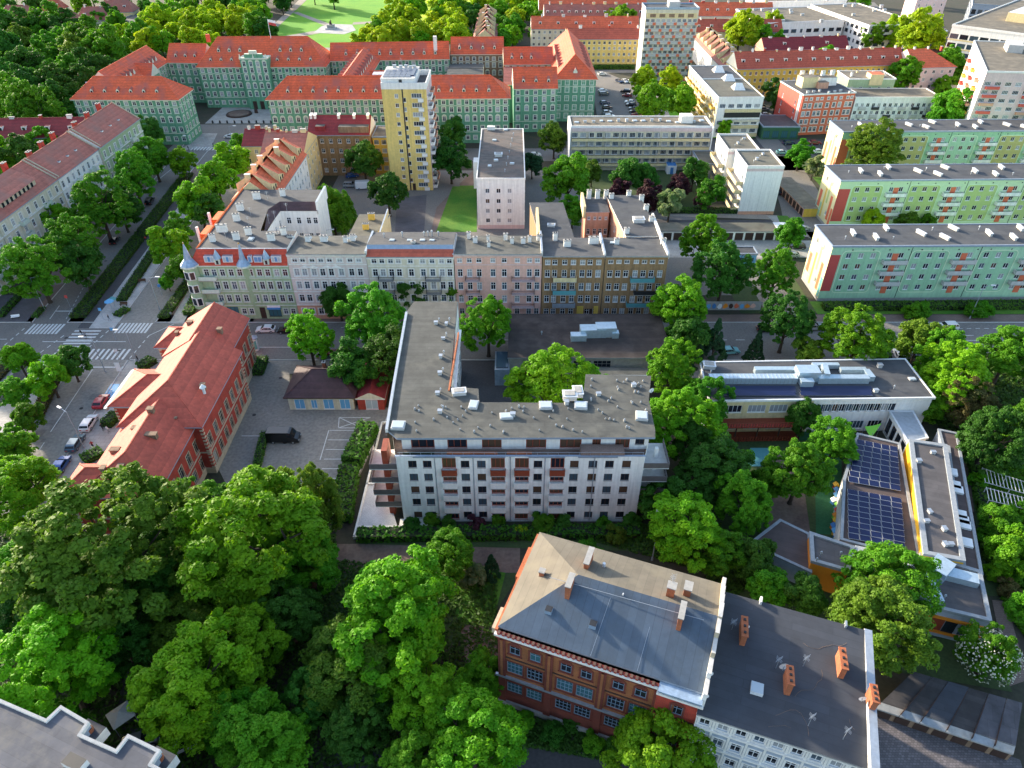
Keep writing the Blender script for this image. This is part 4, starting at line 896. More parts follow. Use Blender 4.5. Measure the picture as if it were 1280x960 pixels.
def row_house_2():
    L = 18.1; cols = [.09, .19, .31, .42, .53, .66, .79, .90]
    b, A, B, L = tene('tenement', 'pale lavender tenement with white window surrounds right of the green corner house', 357.5, 457, 16.7, 'plaster_lavender', cols, [(14.6, .9), (11.2, 1.8), (7.9, 1.9), (4.6, 1.8), (1.2, 1.6)], 'sash', 1.8, base='plaster_salmon', belt=(14.0, 10.5, 7.1, 3.6), cornice='trim_white', roofmat='felt_grey')
    for f in (.2, .31, .48, .60): 
        m = MB(); x = A[0]+f*L; m.idx([(x-1.2, 141.02, 13.2), (x+1.2, 141.02, 13.2), (x, 141.02, 13.9), (x-1.2, 141.2, 13.2), (x+1.2, 141.2, 13.2), (x, 141.2, 13.9)], [(0, 1, 2), (0, 2, 5, 3), (1, 4, 5, 2), (0, 3, 4, 1)], 'trim_white'); m.build('pediment', b.e)
    for u, v, w_ in ((363, 300, 1.0), (385, 300, 1.1), (405, 300, 1.6), (432, 301, .9), (441, 299, 1.2), (345, 296, 1.6)): x, y = P(u, v, 16.5); chimney(b, x, y, 16.2, w_, .8, 1.3, 0, 'trim_white', 'concrete', 2); dish(b, x+.8, y-.3, 17.2, .3, .35)
    w2 = [(-38.5, 151.7), (-33.0, 151.7), (-30.5, 166.5), (-38.0, 166.5)]
    for i in range(4): b.wall(w2[i], w2[(i+1) % 4], 0, 14.5, 'plaster_cream')
    flat_roof(b, w2, 14.5, 'felt_olive', 'zinc', .15, .2)
    chimney(b, -34.5, 163.5, 14.7, 1.5, .8, 1.6, 0, 'plaster_yellow2', 'concrete', 3); chimney(b, -35, 158, 14.7, 1.4, .8, 1.4, 0, 'plaster_yellow2', 'concrete', 3)
    m = MB(); m.box(-31.0, 151.8, 13, -30.7, 166.5, 16.2, 'plaster_cream', 'zinc'); m.build('parapet', b.e)
    b.done()
def row_house_3():
    L = 19; cols = [.08, .17, .27, .36, .50, .64, .75, .86, .95]
    b, A, B, L = tene('tenement', 'cream tenement with red strip and blue grey felt roof behind the street trees', 457.5, 566.5, 16.0, 'plaster_pale', cols, [(14.3, 1.1), (11.1, 1.8), (7.8, 1.9), (4.6, 1.8), (1.2, 1.6)], 'sash', 1.8, belt=(13.6, 10.4), cornice='trim_white', roof=False)
    x0, x1 = A[0], B[0]
    slab_roof(b, [(x0, 140.8, 16.1), (x1, 140.8, 16.1), (x1, 142.6, 17.1), (x0, 142.6, 17.1)], 'tile_red', 'zinc'); slab_roof(b, [(x0, 143.2, 17.9), (x1, 143.2, 17.9), (x1, 151.7, 16.9), (x0, 151.7, 16.9)], 'felt_dark', 'zinc')
    m = MB(); m.face([(x0, 142.6, 17.05), (x1, 142.6, 17.05), (x1, 143.2, 17.85), (x0, 143.2, 17.85)], 'gutter'); m.face([(x0, 142.6, 15), (x0, 151.6, 15), (x0, 151.6, 16.9), (x0, 142.8, 17.85)][::-1], 'trim_white'); m.face([(x1, 142.6, 15), (x1, 151.6, 15), (x1, 151.6, 16.9), (x1, 142.8, 17.85)], 'trim_white'); m.face([(x0, 151.6, 15), (x1, 151.6, 15), (x1, 151.6, 16.9), (x0, 151.6, 16.9)][::-1], 'trim_white'); m.build('attic', b.e)
    for f in (.2, .75):
        for z in (3.7, 7.0, 10.4): balcony(b, A, B, f*L, z, 3.4, 1.1, 1.0, 'dark_metal', 'concrete', True)
    for u, v in ((480, 296), (503, 296), (530, 294), (535, 294), (540, 294), (548, 294)): vent(b, *P(u, v, 17.5), 17.4, 'pipe', 1.3)
    for u in (490, 512, 528, 540): vent(b, *P(u, 300, 17.7), 17.6, 'sky', .9)
    chimney(b, *P(517, 310, 16.5), 16.6, 1, .8, 1.5, 0, 'trim_white', 'concrete', 1); b.done()
def row_house_4():
    cols = [.06, .17, .28, .44, .57, .72, .86, .95]
    b, A, B, L = tene('tenement', 'salmon pink tenement with grey flat roof in the middle of the street row', 567.5, 677.5, 16.7, 'plaster_pink', cols, [(14.5, 1.1), (11.0, 1.9), (7.7, 1.9), (4.4, 1.8), (1.2, 1.6)], 'plain_sash', 1.8, belt=(13.9,), cornice='plaster_pinkpale', roofmat='felt_grey')
    for z in (3.5, 6.9, 10.3): balcony(b, A, B, .79*L, z, 5.2, 1.1, 1.0, 'dark_metal', 'plaster_pinkpale', True); balcony(b, A, B, .2*L, z, 3.2, 1.1, 1.0, 'dark_metal', 'plaster_pinkpale', True)
    for u, v, w_ in ((586, 296, .8), (594, 302, 1), (610, 300, .6), (611, 308, .7), (632, 298, .9), (640, 303, .8), (654, 303, 1), (662, 301, .8)): chimney(b, *P(u, v, 16.5), 16.1, w_, .7, 1.5, 0, 'trim_white', 'concrete', 1)
    b.done()
def row_house_5():
    cols = [.085, .20, .36, .50, .65, .77, .91]
    rows = [(14.0, 1.2), (10.9, 1.8), (7.6, 1.8), (4.4, 1.8), (1.2, 1.5)]
    b, A, B, L = tene('tenement', 'dark ochre brick tenement with three white framed balconies over a yellow doorway', 678.5, 756.5, 16.2, 'plaster_ochre', cols, rows, 'plain_sash', 1.8, extra=[(.80*L5, .05, 1.8, 2.6, 'gate')], cornice='plaster_ochre', roofmat='felt_dark')
    for z, c in ((10.3, 'plaster_cream'), (7.0, 'paint_teal'), (3.7, 'zinc')): balcony(b, A, B, .37*L, z, 5.2, 1.2, 1.0, c, 'concrete')
    m = MB(); wallbox(m, A, B, .60*L, .71*L, 0, 3.4, .12, 'plaster_yellow2'); wallbox(m, A, B, .885*L, .96*L, 0, 3.4, .12, 'plaster_yellow2'); m.build('door_surround', b.e)
    w2 = [(6.6, 151.8), (14.5, 151.8), (13.0, 173), (4.6, 173)]
    for i in range(4): b.wall(w2[i], w2[(i+1) % 4], 0, 14.8, 'plaster_ochre')
    flat_roof(b, w2, 14.8, 'felt_dark', 'zinc', .1, .25); m = MB(); m.box(5.9, 152, 13, 6.5, 166, 16.8, 'plaster_cream'); m.build('parapet', b.e)
    vent(b, *P(689, 283, 15), 15, 'hatch', .8)
    for u, v, w_ in ((694, 297, 1), (709, 306, 1.6), (674, 300, 1.2), (742, 302, 2.2)): chimney(b, *P(u, v, 16.2), 15.7, w_, .8, 1.6, .05, 'trim_white', 'concrete', 2)
    b.done()
L5 = P(756.5, 317, 16.7)[0]-P(678.5, 317, 16.7)[0]
def row_house_6():
    cols = [.09, .22, .35, .50, .63, .76, .90]
    rows = [(14.3, .9), (10.9, 1.7), (7.6, 1.7), (4.4, 1.7), (1.2, 1.6)]
    b, A, B, L = tene('tenement', 'ochre end tenement with turquoise balconies beside the tall street trees', 757.5, 836, 16.2, 'plaster_ochre', cols, rows, 'plain_sash', 1.8, cornice='plaster_ochre', roofmat='felt_dark', side='plaster_pale')
    for z, c, x in ((10.2, 'paint_teal', .62), (7.0, 'dark_metal', .70), (3.8, 'paint_teal', .60), (3.8, 'trim_white', .62)): 
        if c != 'trim_white': balcony(b, A, B, x*L, z, 5.4, 1.3, 1.0, c, 'concrete')
    # U wings around the court
    x1 = B[0]; w2 = [(26.5, 151.8), (x1, 151.8), (x1-1.5, 176), (24.5, 176)]
    b.wall(w2[1], w2[2], 0, 15.6, 'plaster_pale'); b.wall(w2[3], w2[0], 0, 15.6, 'plaster_salmon', grid_ops(24, 5, [4.4, 7.7, 11.2], 1, 1.5, 'plain_sash')); flat_roof(b, w2, 15.6, 'felt_dark', 'trim_white', .1, .2)
    w3 = [(18.6, 168), (24.4, 168), (24.4, 177), (18.6, 177)]
    for i in range(4): b.wall(w3[i], w3[(i+1) % 4], 0, 14.6, 'plaster_salmon', grid_ops(5.8, [.14, .4, .62, .88], [12.6], .7, .9, 'plain_sash')+grid_ops(5.8, [.14, .42, .66, .9], [1.4, 4.8, 8.6], .9, 1.6, 'plain_sash') if i == 0 else ())
    flat_roof(b, w3, 14.6, 'felt_dark', 'zinc', .1, .2); m = MB(); m.box(17.9, 167.8, 13, 18.5, 177, 16.2, 'plaster_cream'); m.box(x1-.3, 152, 15.5, x1+.15, 163, 16.6, 'trim_white'); m.build('parapet', b.e)
    vent(b, *P(798, 277, 15.8), 15.8, 'hatch', 1.2); vent(b, *P(766, 303, 16), 15.9, 'sky')
    for x, y in ((20, 176.3), (22.2, 176.3), (24.4, 176.2), (25.5, 174), (30.2, 175.8), (x1-.8, 160), (x1-1, 167), (x1, 148), (x1-1.3, 173), (26.8, 153.5), (23.8, 148)): chimney(b, x, y, 15.0, 1.1, .8, 2.0, 0, 'trim_white', 'concrete', 1)
    b.done()
row_house_2(); row_house_3(); row_house_4(); row_house_5(); row_house_6()
# ---------------------------------------------------------------- mint panel blocks on the right
def panel_block(label, A, B, depth, zE, rows, wall, frames, gable, balc='paint_redorange', n=3, first=4.3, redstrip='paint_red', group='green panel blocks on the right', olive=False):
    b = Bld('panel_block', label, 'apartment block', ((A[0]+B[0])/2, A[1]+4), group)
    L = length(A, B); poly = rect(A, B, depth); per = 16.1; ops = []; x0 = first; secs = []
    while x0+16 < L+6: secs.append(x0); x0 += per
    for s in secs:
        for z in rows: ops += [(s+i*2.85, z, 1.25, 1.35, 'white') for i in range(3)]+[(s+9.55, z, 1.2, 1.35, 'white'), (s+12.25, z, 1.2, 1.35, 'white')]
    b.wall(A, B, .8, zE, wall, ops, .15); b.wall(A, B, 0, .8, 'concrete')
    b.wall(poly[1], poly[2], 0, zE, gable); b.wall(poly[2], poly[3], 0, zE, wall)
    b.wall(poly[3], A, .8, zE, gable, grid_ops(depth, [.28, .66], [rows[0], rows[-1]], 1.0, 1.3, 'white') if depth > 9 else ()); b.wall(poly[3], A, 0, .8, 'concrete')
    for k, s in enumerate(secs):
        fm = frames[k % len(frames)]; m = MB(); z0, z1 = rows[-1]-.75, rows[0]+2.0
        if fm:
            ct, hw, hh, r_ = s+2.85, 4.5, (z1-z0)/2, 1.1; zc = (z0+z1)/2; seg = []
            for cx, cz, a0 in ((hw-r_, hh-r_, 0), (-hw+r_, hh-r_, 90), (-hw+r_, -hh+r_, 180), (hw-r_, -hh+r_, 270)):
                for j in range(4): a = radians(a0+j*30); seg.append((ct+cx+r_*cos(a), zc+cz+r_*sin(a), a))
            ux, uy = (B[0]-A[0])/L, (B[1]-A[1])/L; nx, ny = uy, -ux
            for j in range(len(seg)):
                p, q = seg[j], seg[(j+1) % len(seg)]; V = []
                for (xx, zz, a), o in ((p, 0), (q, 0), (q, .22), (p, .22)): V.append((A[0]+ux*(xx-o*cos(a))+nx*.06, A[1]+uy*(xx-o*cos(a))+ny*.06, zz-o*sin(a)))
                m.face(V, 'paint_limeline'); m.face([(v[0]-nx*.06, v[1]-ny*.06, v[2]) for v in V[:2]][::-1]+V[:2], 'paint_limeline')
            m.build('wall_frame', b.e)
            # painted field inside the frame: strips between the windows
            m = MB(); xs = [ct-hw+.25]+sum([[s+i*2.85-.64, s+i*2.85+.64] for i in range(3)], [])+[ct+hw-.25]
            for i in range(0, len(xs), 2): wallbox(m, A, B, xs[i], xs[i+1], z0+.3, z1-.3, .015, fm)
            zz = [z0+.3]+sum([[z-.09, z+1.36] for z in reversed(rows)], [])+[z1-.3]
            for i in range(3):
                for j in range(0, len(zz), 2): wallbox(m, A, B, s+i*2.85-.64, s+i*2.85+.64, zz[j], zz[j+1], .015, fm)
            m.build('painted_field', b.e)
        m = MB(); 
        for z in rows: wallbox(m, A, B, s+10.2, s+11.6, z-.9, z+1.2, .07, balc)
        m.build('red_panel', b.e)
        for z in rows[:-1] if len(rows) > 3 else rows: balcony(b, A, B, s+10.9, z-1.1, 5.6, 1.15, .95, 'concrete_light' if not olive else 'plaster_white')
        m = MB(); wallbox(m, A, B, s+14.3, s+14.42, .9, zE-.1, .05, 'dark_metal'); m.build('joint_strip', b.e)
        for dx in (0.4, 5.2, 9.0, 13.4): 
            m = MB(); wallbox(m, A, B, s+dx, s+dx+.3, zE-.9, zE-.6, .03, 'dark_metal'); m.build('air_brick', b.e)
    m = MB(); wallbox(m, A, B, .05, first-1.9, rows[-1]-.2 if redstrip == 'paint_red' else 1, rows[0]+.9, .03, redstrip); m.build('painted_panel', b.e)
    # abstract painted patches on the gable
    G0, G1 = poly[3], A
    for (a, c, z0, z1, cm) in ((.08, .22, 3.2, 8.2, 'paint_redorange'), (.36, .44, 1.2, 9.6, 'plaster_yellow2'), (.52, .60, 6.0, 12.0, 'panel_lime'), (.72, .84, 2.0, 9.0, 'paint_redorange'), (.88, .985, 1.0, 6.0, 'paint_teal' if not olive else 'paint_redorange'), (.02, .07, 1.0, 4.5, 'paint_teal'), (.24, .33, 1.0, 5.0, 'panel_mint2')):
        m = MB(); wallbox(m, G0, G1, a*depth, c*depth, z0, min(z1, zE-.5), .02+a*.01, cm); m.build('painted_panel', b.e)
    flat_roof(b, poly, zE, 'felt_dark', 'gutter', .25, .3, .12, 'zinc')
    for k, s in enumerate(secs):
        for dx, dy, w_ in ((2.5, .55, 2.2), (7.0, .35, 2.6), (11.5, .8, 2.2)):
            x, y = A[0]+(s+dx)*(B[0]-A[0])/L, A[1]+depth*dy; 
            def f(mm): mm.obox((0, 0, -.1), (.55, 2.6, .8), 0, 'concrete_light'); mm.obox((0, 0, .701), (.75, 2.8, .12), 0, 'white_metal')
            inst(cached(('vent_stack',), f), 'vent_stack', b.e, (x, y, zE+.3), .35 if k % 2 else -.1)
    for i in range(6): vent(b, A[0]+4+i*11.3, A[1]+depth*random.uniform(.3, .8), zE+.3, 'pipe')
    b.done()
panel_block('nearest mint green panel block with rounded pale frames and red balcony panels', (73.9, 149.2), (150, 150.2), 11.2, 14.3, [11.4, 8.6, 5.8, 3.0], 'panel_mint', ['panel_mint2', 'panel_mint2', 'panel_mint2', 'panel_mint2'], 'panel_gable')
panel_block('lime and green panel block behind the nearest mint one', (90.6, 189.3), (190, 191.6), 11.5, 14.3, [11.2, 8.4, 5.6, 2.8], 'panel_lightgreen', ['panel_lime', 'panel_lime'], 'panel_gable', olive=True, first=5.2)
panel_block('farthest green panel block with olive fields and orange gable', (106.8, 231), (215, 233.2), 11.5, 14.3, [11.2, 8.4, 5.6, 2.8], 'panel_mint2', ['panel_olive', 'panel_olive', 'panel_mint'], 'panel_gable', olive=True, redstrip='paint_redorange', first=5.0)
# ---------------------------------------------------------------- red brick school on the boulevard
def brick_school():
    b = Bld('brick_school', 'long red brick school with red tiled hipped roofs beside the boulevard', 'school', (-60, 98), sub=True)
    def blk(poly, zE, rise, fr, hips, axis='y'):
        p = ccw(poly)
        for i in range(4):
            a, c = p[i], p[(i+1) % 4]; L = length(a, c); outx = (c[1]-a[1])/L; n = max(1, int(L/3.0))
            ops = [] 
            if outx > .9 or outx < -.9: ops = grid_ops(L, n, [1.6, 5.6], 1.3, 2.4, 'school')
            b.wall(a, c, 0, 1.1, 'trim_stone'); b.wall(a, c, 1.1, zE, 'brick_red', ops)
            for z in (4.8, 1.1, zE-.5): wallbox(b.trim, a, c, .01, L-.01, z, z+.25, .12, 'trim_stone')
            # quoins
            for z in np.arange(1.4, zE-.6, .75): wallbox(b.trim, a, c, 0.01, .45, z, z+.34, .08, 'trim_stone'); wallbox(b.trim, a, c, L-.45, L-.01, z, z+.34, .08, 'trim_stone')
    X1 = -53.6
    blk([(-64.8, 75), (X1, 75), (X1, 91), (-64.8, 91)], 10.2, 3, 0, 0)
    blk([(-64.9, 90), (-51.9, 90), (-51.9, 111), (-64.9, 111)], 11, 4, 0, 0)
    blk([(-65.5, 111.01), (-54, 111.01), (-54, 123.2), (-65.5, 123.2)], 11, 3, 0, 0)
    blk([(-69.8, 96.5), (-64.7, 96.5), (-64.7, 106.5), (-69.8, 106.5)], 10, 2, 0, 0)
    blk([(-69.9, 116), (-65.4, 116), (-65.4, 122.6), (-69.9, 122.6)], 9, 2, 0, 0)
    blk([(-67.6, 75.5), (-64.7, 75.5), (-64.7, 81), (-67.6, 81)], 10, 2, 0, 0)
    # roofs: ridges run along the building (A-B is taken up the long side)
    def roofY(x0, x1, y0, y1, z, rise, hn, hf): hip_roof(b, [(x1, y0), (x1, y1), (x0, y1), (x0, y0)], z, rise, 'tile_school', .55, hn, hf, 'gutter', 'tile_school')
    roofY(-64.9, -53.6, 74.6, 93, 10.4, 3.6, 1, 0); roofY(-65.0, -51.9, 89.8, 111.4, 11.2, 4.4, 1, 0); roofY(-65.6, -54, 110, 123.4, 11.1, 3.8, 0, 0)
    hip_roof(b, [(-69.9, 96.4), (-61, 96.4), (-61, 106.6), (-69.9, 106.6)], 10.2, 2.9, 'tile_school', .5, 1, 0, 'gutter', 'tile_school'); hip_roof(b, [(-70, 115.9), (-62, 115.9), (-62, 122.7), (-70, 122.7)], 9.3, 2.2, 'tile_school', .5, 1, 0, 'gutter', 'tile_school'); hip_roof(b, [(-67.8, 75.3), (-62, 75.3), (-62, 81.2), (-67.8, 81.2)], 10.2, 2.5, 'tile_school', .5, 1, 0, 'gutter', 'tile_school')
    for u, v, w_, z in ((250, 437, 2.6, 13.5), (275, 414, 1.2, 13.2), (260, 406, 1, 13.5), (238, 405, 1.5, 12.6), (222, 418, .8, 11.5), (254, 484, 1.0, 13.0), (190, 546, 2.4, 12.8), (189, 514, 1.4, 14.0), (169, 538, 1, 12.2), (145, 565, 2.0, 12.2), (220, 525, 1, 11.5), (130, 588, 1.0, 12.4), (152, 586, 1.2, 12.4)):
        x, y = P(u, v, z); chimney(b, x, y, z-.8, w_*.7, .8, 1.4, 0, 'plaster_brown', 'plaster_brown', 0)
    m = MB(); x, y = P(254, 486, 14); m.cyl(x, y, 13, 14.3, .25, .25, 8, 'white_metal'); m.cyl(x, y, 14.3, 14.9, .55, .1, 8, 'white_metal'); m.build('vent_cowl', b.e)
    m = MB(); m.cyl(-70.3, 106.7, 0, 10, .8, .8, 12, 'trim_white'); a, c = (-70.4, 96.4), (-70.4, 106.5); wallbox(m, c, a, 0, 11, 9.6, 10.2, .5, 'zinc'); m.build('bay', b.e)
    b.done()
brick_school()
# ---------------------------------------------------------------- brick house in the foreground, roof coloured tan for sunlit and blue for shaded slopes
def RP(ax, ay, yaw):
    ca, sa = cos(yaw), sin(yaw)
    return lambda x, y: (ax+x*ca-y*sa, ay+x*sa+y*ca)
YW = radians(-20.8)
def brick_house():
    zE = 15.3; A = P(622, 789, zE); B = P(879, 874, zE)
    A = (A[0], A[1]); d = (B[0]-A[0], B[1]-A[1]); yaw = atan2(d[1], d[0]); L = length(A, B); DEP = 15.2
    b = Bld('brick_house', 'ochre and red brick house with felt hipped roof coloured tan where sunlit and blue grey where shaded', 'house', lerp(A, B, .5), sub=True)
    F = RP(A[0], A[1], yaw); poly = [F(0, 0), F(L, 0), F(L, DEP), F(0, DEP)]
    bays = [.08, .175, .315, .405, .545, .64]; Lm = .80*L
    ops = []
    for z, w_, h, k in ((11.6, 1.3, 1.7, 'brickwin'), (7.5, 2.0, 2.4, 'brickbig'), (3.2, 2.0, 2.2, 'brickbig')): ops += [(f*L/.82*.93, z, w_, h, k) for f in bays]
    M_ = F(Lm, 0)
    up = [o for o in ops if o[1] > 6.5]; lo = [o for o in ops if o[1] < 6.5]
    b.wall(poly[0], M_, 0, 6.6, 'brick_dark', lo); b.wall(poly[0], M_, 6.6, zE, 'brick_ochre', up)
    e0, e1 = F(Lm+.0, -.35), F(L, -.35); Le = L-Lm
    b.wall(e0, e1, 0, zE-.6, 'brick_red', [(Le*.5, 11.2, 1.3, 1.8, 'brickwin'), (Le*.5, 7.2, 2.0, 2.4, 'brickbig'), (Le*.5, 3.2, 2.0, 2.2, 'brickbig')]); b.wall(M_, e0, 0, zE-.6, 'brick_red')
    b.wall(e1, poly[2], 0, zE, 'plaster_pale'); b.wall(poly[2], poly[3], 0, zE, 'brick_ochre'); b.wall(poly[3], poly[0], 0, zE, 'brick_ochre', grid_ops(DEP, 5, [3.2, 7.5, 11.6], 1.3, 1.9, 'brickwin'))
    T = b.trim
    for z, h, o, m in ((6.3, .35, .28, 'zinc'), (10.6, .16, .1, 'dark_brown'), (14.1, .18, .1, 'brick_dark'), (zE-.35, .35, .45, 'trim_white')): wallbox(T, poly[0], M_, -.3, Lm-.02, z, z+h, o, m)
    for f in (.02, .24, .475, .71, .775): wallbox(T, poly[0], M_, f*L/.82*.93-.45, f*L/.82*.93+.45, .2, 14.1, .22, 'brick_dark'); wallbox(T, poly[0], M_, f*L/.82*.93-.16, f*L/.82*.93+.16, 6.7, 14.1, .27, 'brick_ochre')
    wallbox(T, poly[0], M_, 0, Lm, 0, .9, .3, 'concrete'); wallbox(T, e0, e1, 0, Le, 10.4, 10.6, .1, 'dark_brown'); wallbox(T, e0, e1, -.1, Le+.2, zE-.9, zE-.55, .35, 'trim_white')
    # corbelled brick eaves course
    for i in range(int(Lm/.6)): wallbox(T, poly[0], M_, i*.6+.1, i*.6+.4, zE+.02, zE+.3, .42, 'brick_red')
    wallbox(T, poly[0], M_, 0, Lm, zE+.01, zE+.2, .3, 'brick_dark')
    # roof: hip on the left, gable wall on the right
    o = .35; z = zE+.45; rz = z+3.6; hx = 7.2
    a, c, d_, e = F(-.1, .35), F(L-.2, .35), F(L-.2, DEP+.3), F(-.1, DEP+.3); r0, r1 = F(hx, DEP*.52), F(L-.2, DEP*.52)
    Z = lambda p, q: (p[0], p[1], q)
    slab_roof(b, [Z(a, z), Z(c, z), Z(r1, rz), Z(r0, rz)], 'felt_shaded', 'zinc'); slab_roof(b, [Z(d_, z), Z(e, z), Z(r0, rz), Z(r1, rz)], 'felt_sunlit', 'zinc'); slab_roof(b, [Z(e, z), Z(a, z), Z(r0, rz)], 'felt_sunlit', 'zinc')
    m = MB(); q = F(L*.9, -.1); m.obox((*q, zE-.1), (L*.2, 1.5, .25), yaw, 'zinc_blue'); m.build('tin_canopy', b.e)
    m = MB(); q0, q1 = F(L+.05, -.2), F(L+.05, DEP+.4); n = 8
    for k in range(n):
        p0, p1 = lerp(q0, q1, k/n), lerp(q0, q1, (k+1)/n); f = (k+.5)/n; h = z+3.8*(1-abs(f-.52)/.52)+.1
        m.obox((*lerp(p0, p1, .5), zE-1), (length(p0, p1)+.01, .45, h-zE+1.3+k*.003), atan2(q1[1]-q0[1], q1[0]-q0[0]), 'trim_stone' if k > 1 else 'trim_white', 'concrete_light')
    m.build('gable_parapet', b.e)
    m = MB(); wallbox(m, poly[3], poly[0], 0, DEP, zE-.2, zE+.35, .35, 'brick_orange'); wallbox(m, poly[3], poly[0], 2, 7, zE-1.6, zE-.25, .8, 'brick_orange'); wallbox(m, poly[3], poly[0], DEP-3.4, DEP-.4, zE-1.2, zE-.25, .9, 'trim_stone'); m.build('cornice', b.e)
    def rh(x, y):
        fx = (x-A[0])*cos(yaw)+(y-A[1])*sin(yaw); fy = -(x-A[0])*sin(yaw)+(y-A[1])*cos(yaw); return z+3.6*max(0, min(fy/(DEP*.52), (DEP-fy)/(DEP*.48), (fx+.1)/hx, 1))
    for u, v, w_, dd, h in ((736, 698, .55, 2.6, 1.6), (712, 734, .55, 2.0, 1.7), (851, 772, .5, 2.3, 1.6), (838, 742, .9, .9, 1.8), (860, 736, .8, 1.2, 1.5), (678, 706, .6, .6, .7)):
        x, y = P(u, v, 19); chimney(b, x, y, rh(x, y), w_, dd, h, yaw, 'brick_orange', 'concrete', 0)
    for u, v, z_ in ((686, 766, 16.8), (741, 784, 16.8)):
        m = MB(); m.obox((*P(u, v, z_), z_-.5), (.8, .8, 1.3), yaw, 'zinc_blue', 'dark_metal'); m.build('roof_lantern', b.e)
    m = MB(); x, y = P(778, 749, 18.2); m.cyl(x, y, 16.9, 17.8, .3, .3, 8, 'white_metal'); m.cyl(x, y, 17.8, 18.4, .5, .15, 8, 'white_metal'); m.cyl(x, y, 18.4, 19.3, .08, .08, 6, 'white_metal'); m.build('vent_cowl', b.e)
    m = MB(); x, y = P(755, 706, 18); m.cyl(x, y, 16.9, 18.3, .2, .2, 8, 'white_metal'); m.build('vent_pipe', b.e)
    antenna(b, *P(839, 735, 19.5), 18.6, 3.4, .4)
    m = MB()
    for p, q in ((F(11, .4), F(11.5, 6.5)), (F(16.3, .4), F(16.6, 6.8))): m.tube(Z(p, z+.12), Z(q, z+3.0), .03, .03, 4, 'zinc')
    m.tube(Z(F(4, 6.8), rz-.6), Z(F(22, 6.8), rz+.05), .03, .03, 4, 'zinc'); m.build('lightning_wire', b.e)
    b.done(); return F, L, yaw
BF, BL, BY = brick_house()
def grey_house():
    zE = 14.0; A = P(873, 888, zE); B = P(1089, 957, zE); yaw = atan2(B[1]-A[1], B[0]-A[0]); L = length(A, B)
    b = Bld('town_house', 'grey blue rendered town house with dark felt roof and tall orange chimneys', 'house', lerp(A, B, .5), sub=True)
    F = RP(A[0], A[1], yaw); D1 = 15.5
    poly = [F(0, 0), F(L, 0), F(L, D1), F(0, D1)]
    cols = [(i+.5)/9 for i in range(9)]
    b.wall(poly[0], poly[1], 0, zE, 'plaster_greyblue', grid_ops(L, cols, [11.6, 8.2, 4.8, 1.4], 1.15, 1.6, 'greyw')); b.wall(poly[1], poly[2], 0, zE, 'plaster_brown'); b.wall(poly[2], poly[3], 0, zE, 'plaster_pale'); b.wall(poly[3], poly[0], 0, zE, 'plaster_pale')
    for z in (10.9, 7.4, 4.0): wallbox(b.trim, poly[0], poly[1], 0, L, z, z+.3, .22, 'trim_white')
    wallbox(b.trim, poly[0], poly[1], -.1, L+.1, zE-.45, zE-.02, .5, 'trim_white')
    for f in [i/9 for i in range(10)]: wallbox(b.trim, poly[0], poly[1], max(.02, f*L-.12), min(L-.02, f*L+.12), 4.4, zE-.5, .1, 'trim_white')
    Z = lambda p, q: (p[0], p[1], q)
    slab_roof(b, [Z(F(-.1, -.5), zE), Z(F(L+.1, -.5), zE), Z(F(L+.1, D1+.2), zE+1.0), Z(F(-.1, D1+.2), zE+1.0)], 'felt_slate', 'zinc')
    m = MB(); m.obox((*F(L+.1, D1/2-.2), zE-.4), (.85, D1+1.2, 1.4), yaw, 'trim_white', 'zinc'); m.build('parapet', b.e)
    m = MB(); m.obox((*F(L*.3, D1+.1), zE+.3), (.25, .8, 1.3), yaw, 'trim_white'); m.obox((*F(L*.86, D1+.1), zE+.3), (.2, .8, 1.1), yaw, 'zinc'); m.build('parapet', b.e)
    for u, v, dd, p in ((930, 786, 2.6, 3), (987, 847, 2.2, 3), (1053, 826, 2.6, 3), (1092, 870, 2.0, 3)): x, y = P(u, v, 16); chimney(b, x, y, 14.5, .6, dd, 1.9, yaw+.1, 'brick_orange', 'brick_orange', p)
    for u, v in ((893, 795),): x, y = P(u, v, 17); chimney(b, x, y, 14.8, .6, 1.8, 1.8, yaw, 'brick_orange', 'concrete', 2)
    m = MB(); x, y = P(947, 859, 14.9); m.obox((x, y, 14.3), (1.3, 1.3, .55), yaw, 'white_metal', 'skylight_glass'); m.build('skylight', b.e)
    for u, v, r in ((980, 834, .55), (886, 843, .5), (881, 871, .45), (1078, 874, .4), (934, 784, .3)): dish(b, *P(u, v, 15.3), 15.3, yaw+.3, r)
    for u, v in ((971, 832), (1005, 830), (915, 785), (1012, 903), (1056, 920)): antenna(b, *P(u, v, 15), 14.6, 2.0, .5)
    rr = random.Random(2); m = MB()
    for _ in range(9):
        x, y = P(rr.uniform(900, 1080), rr.uniform(790, 930), 14.7); a = rr.uniform(0, 6); pr = None
        for k in range(10):
            q = (x, y, 14.62+ (y-40)*.0+ .0); fy = (x-A[0])*-sin(yaw)+(y-A[1])*cos(yaw); fx = (x-A[0])*cos(yaw)+(y-A[1])*sin(yaw); q = (x, y, zE+.03+fy/D1)
            if pr and 0 < fx < L-1 and .3 < fy < D1: m.tube(pr, q, .014, .014, 3, 'plaster_brown')
            pr = q if (0 < fx < L-1 and .3 < fy < D1) else None; a += rr.uniform(-.7, .7); x += cos(a)*.6; y += sin(a)*.6
    m.build('cable', b.e)
    b.done()
grey_house()
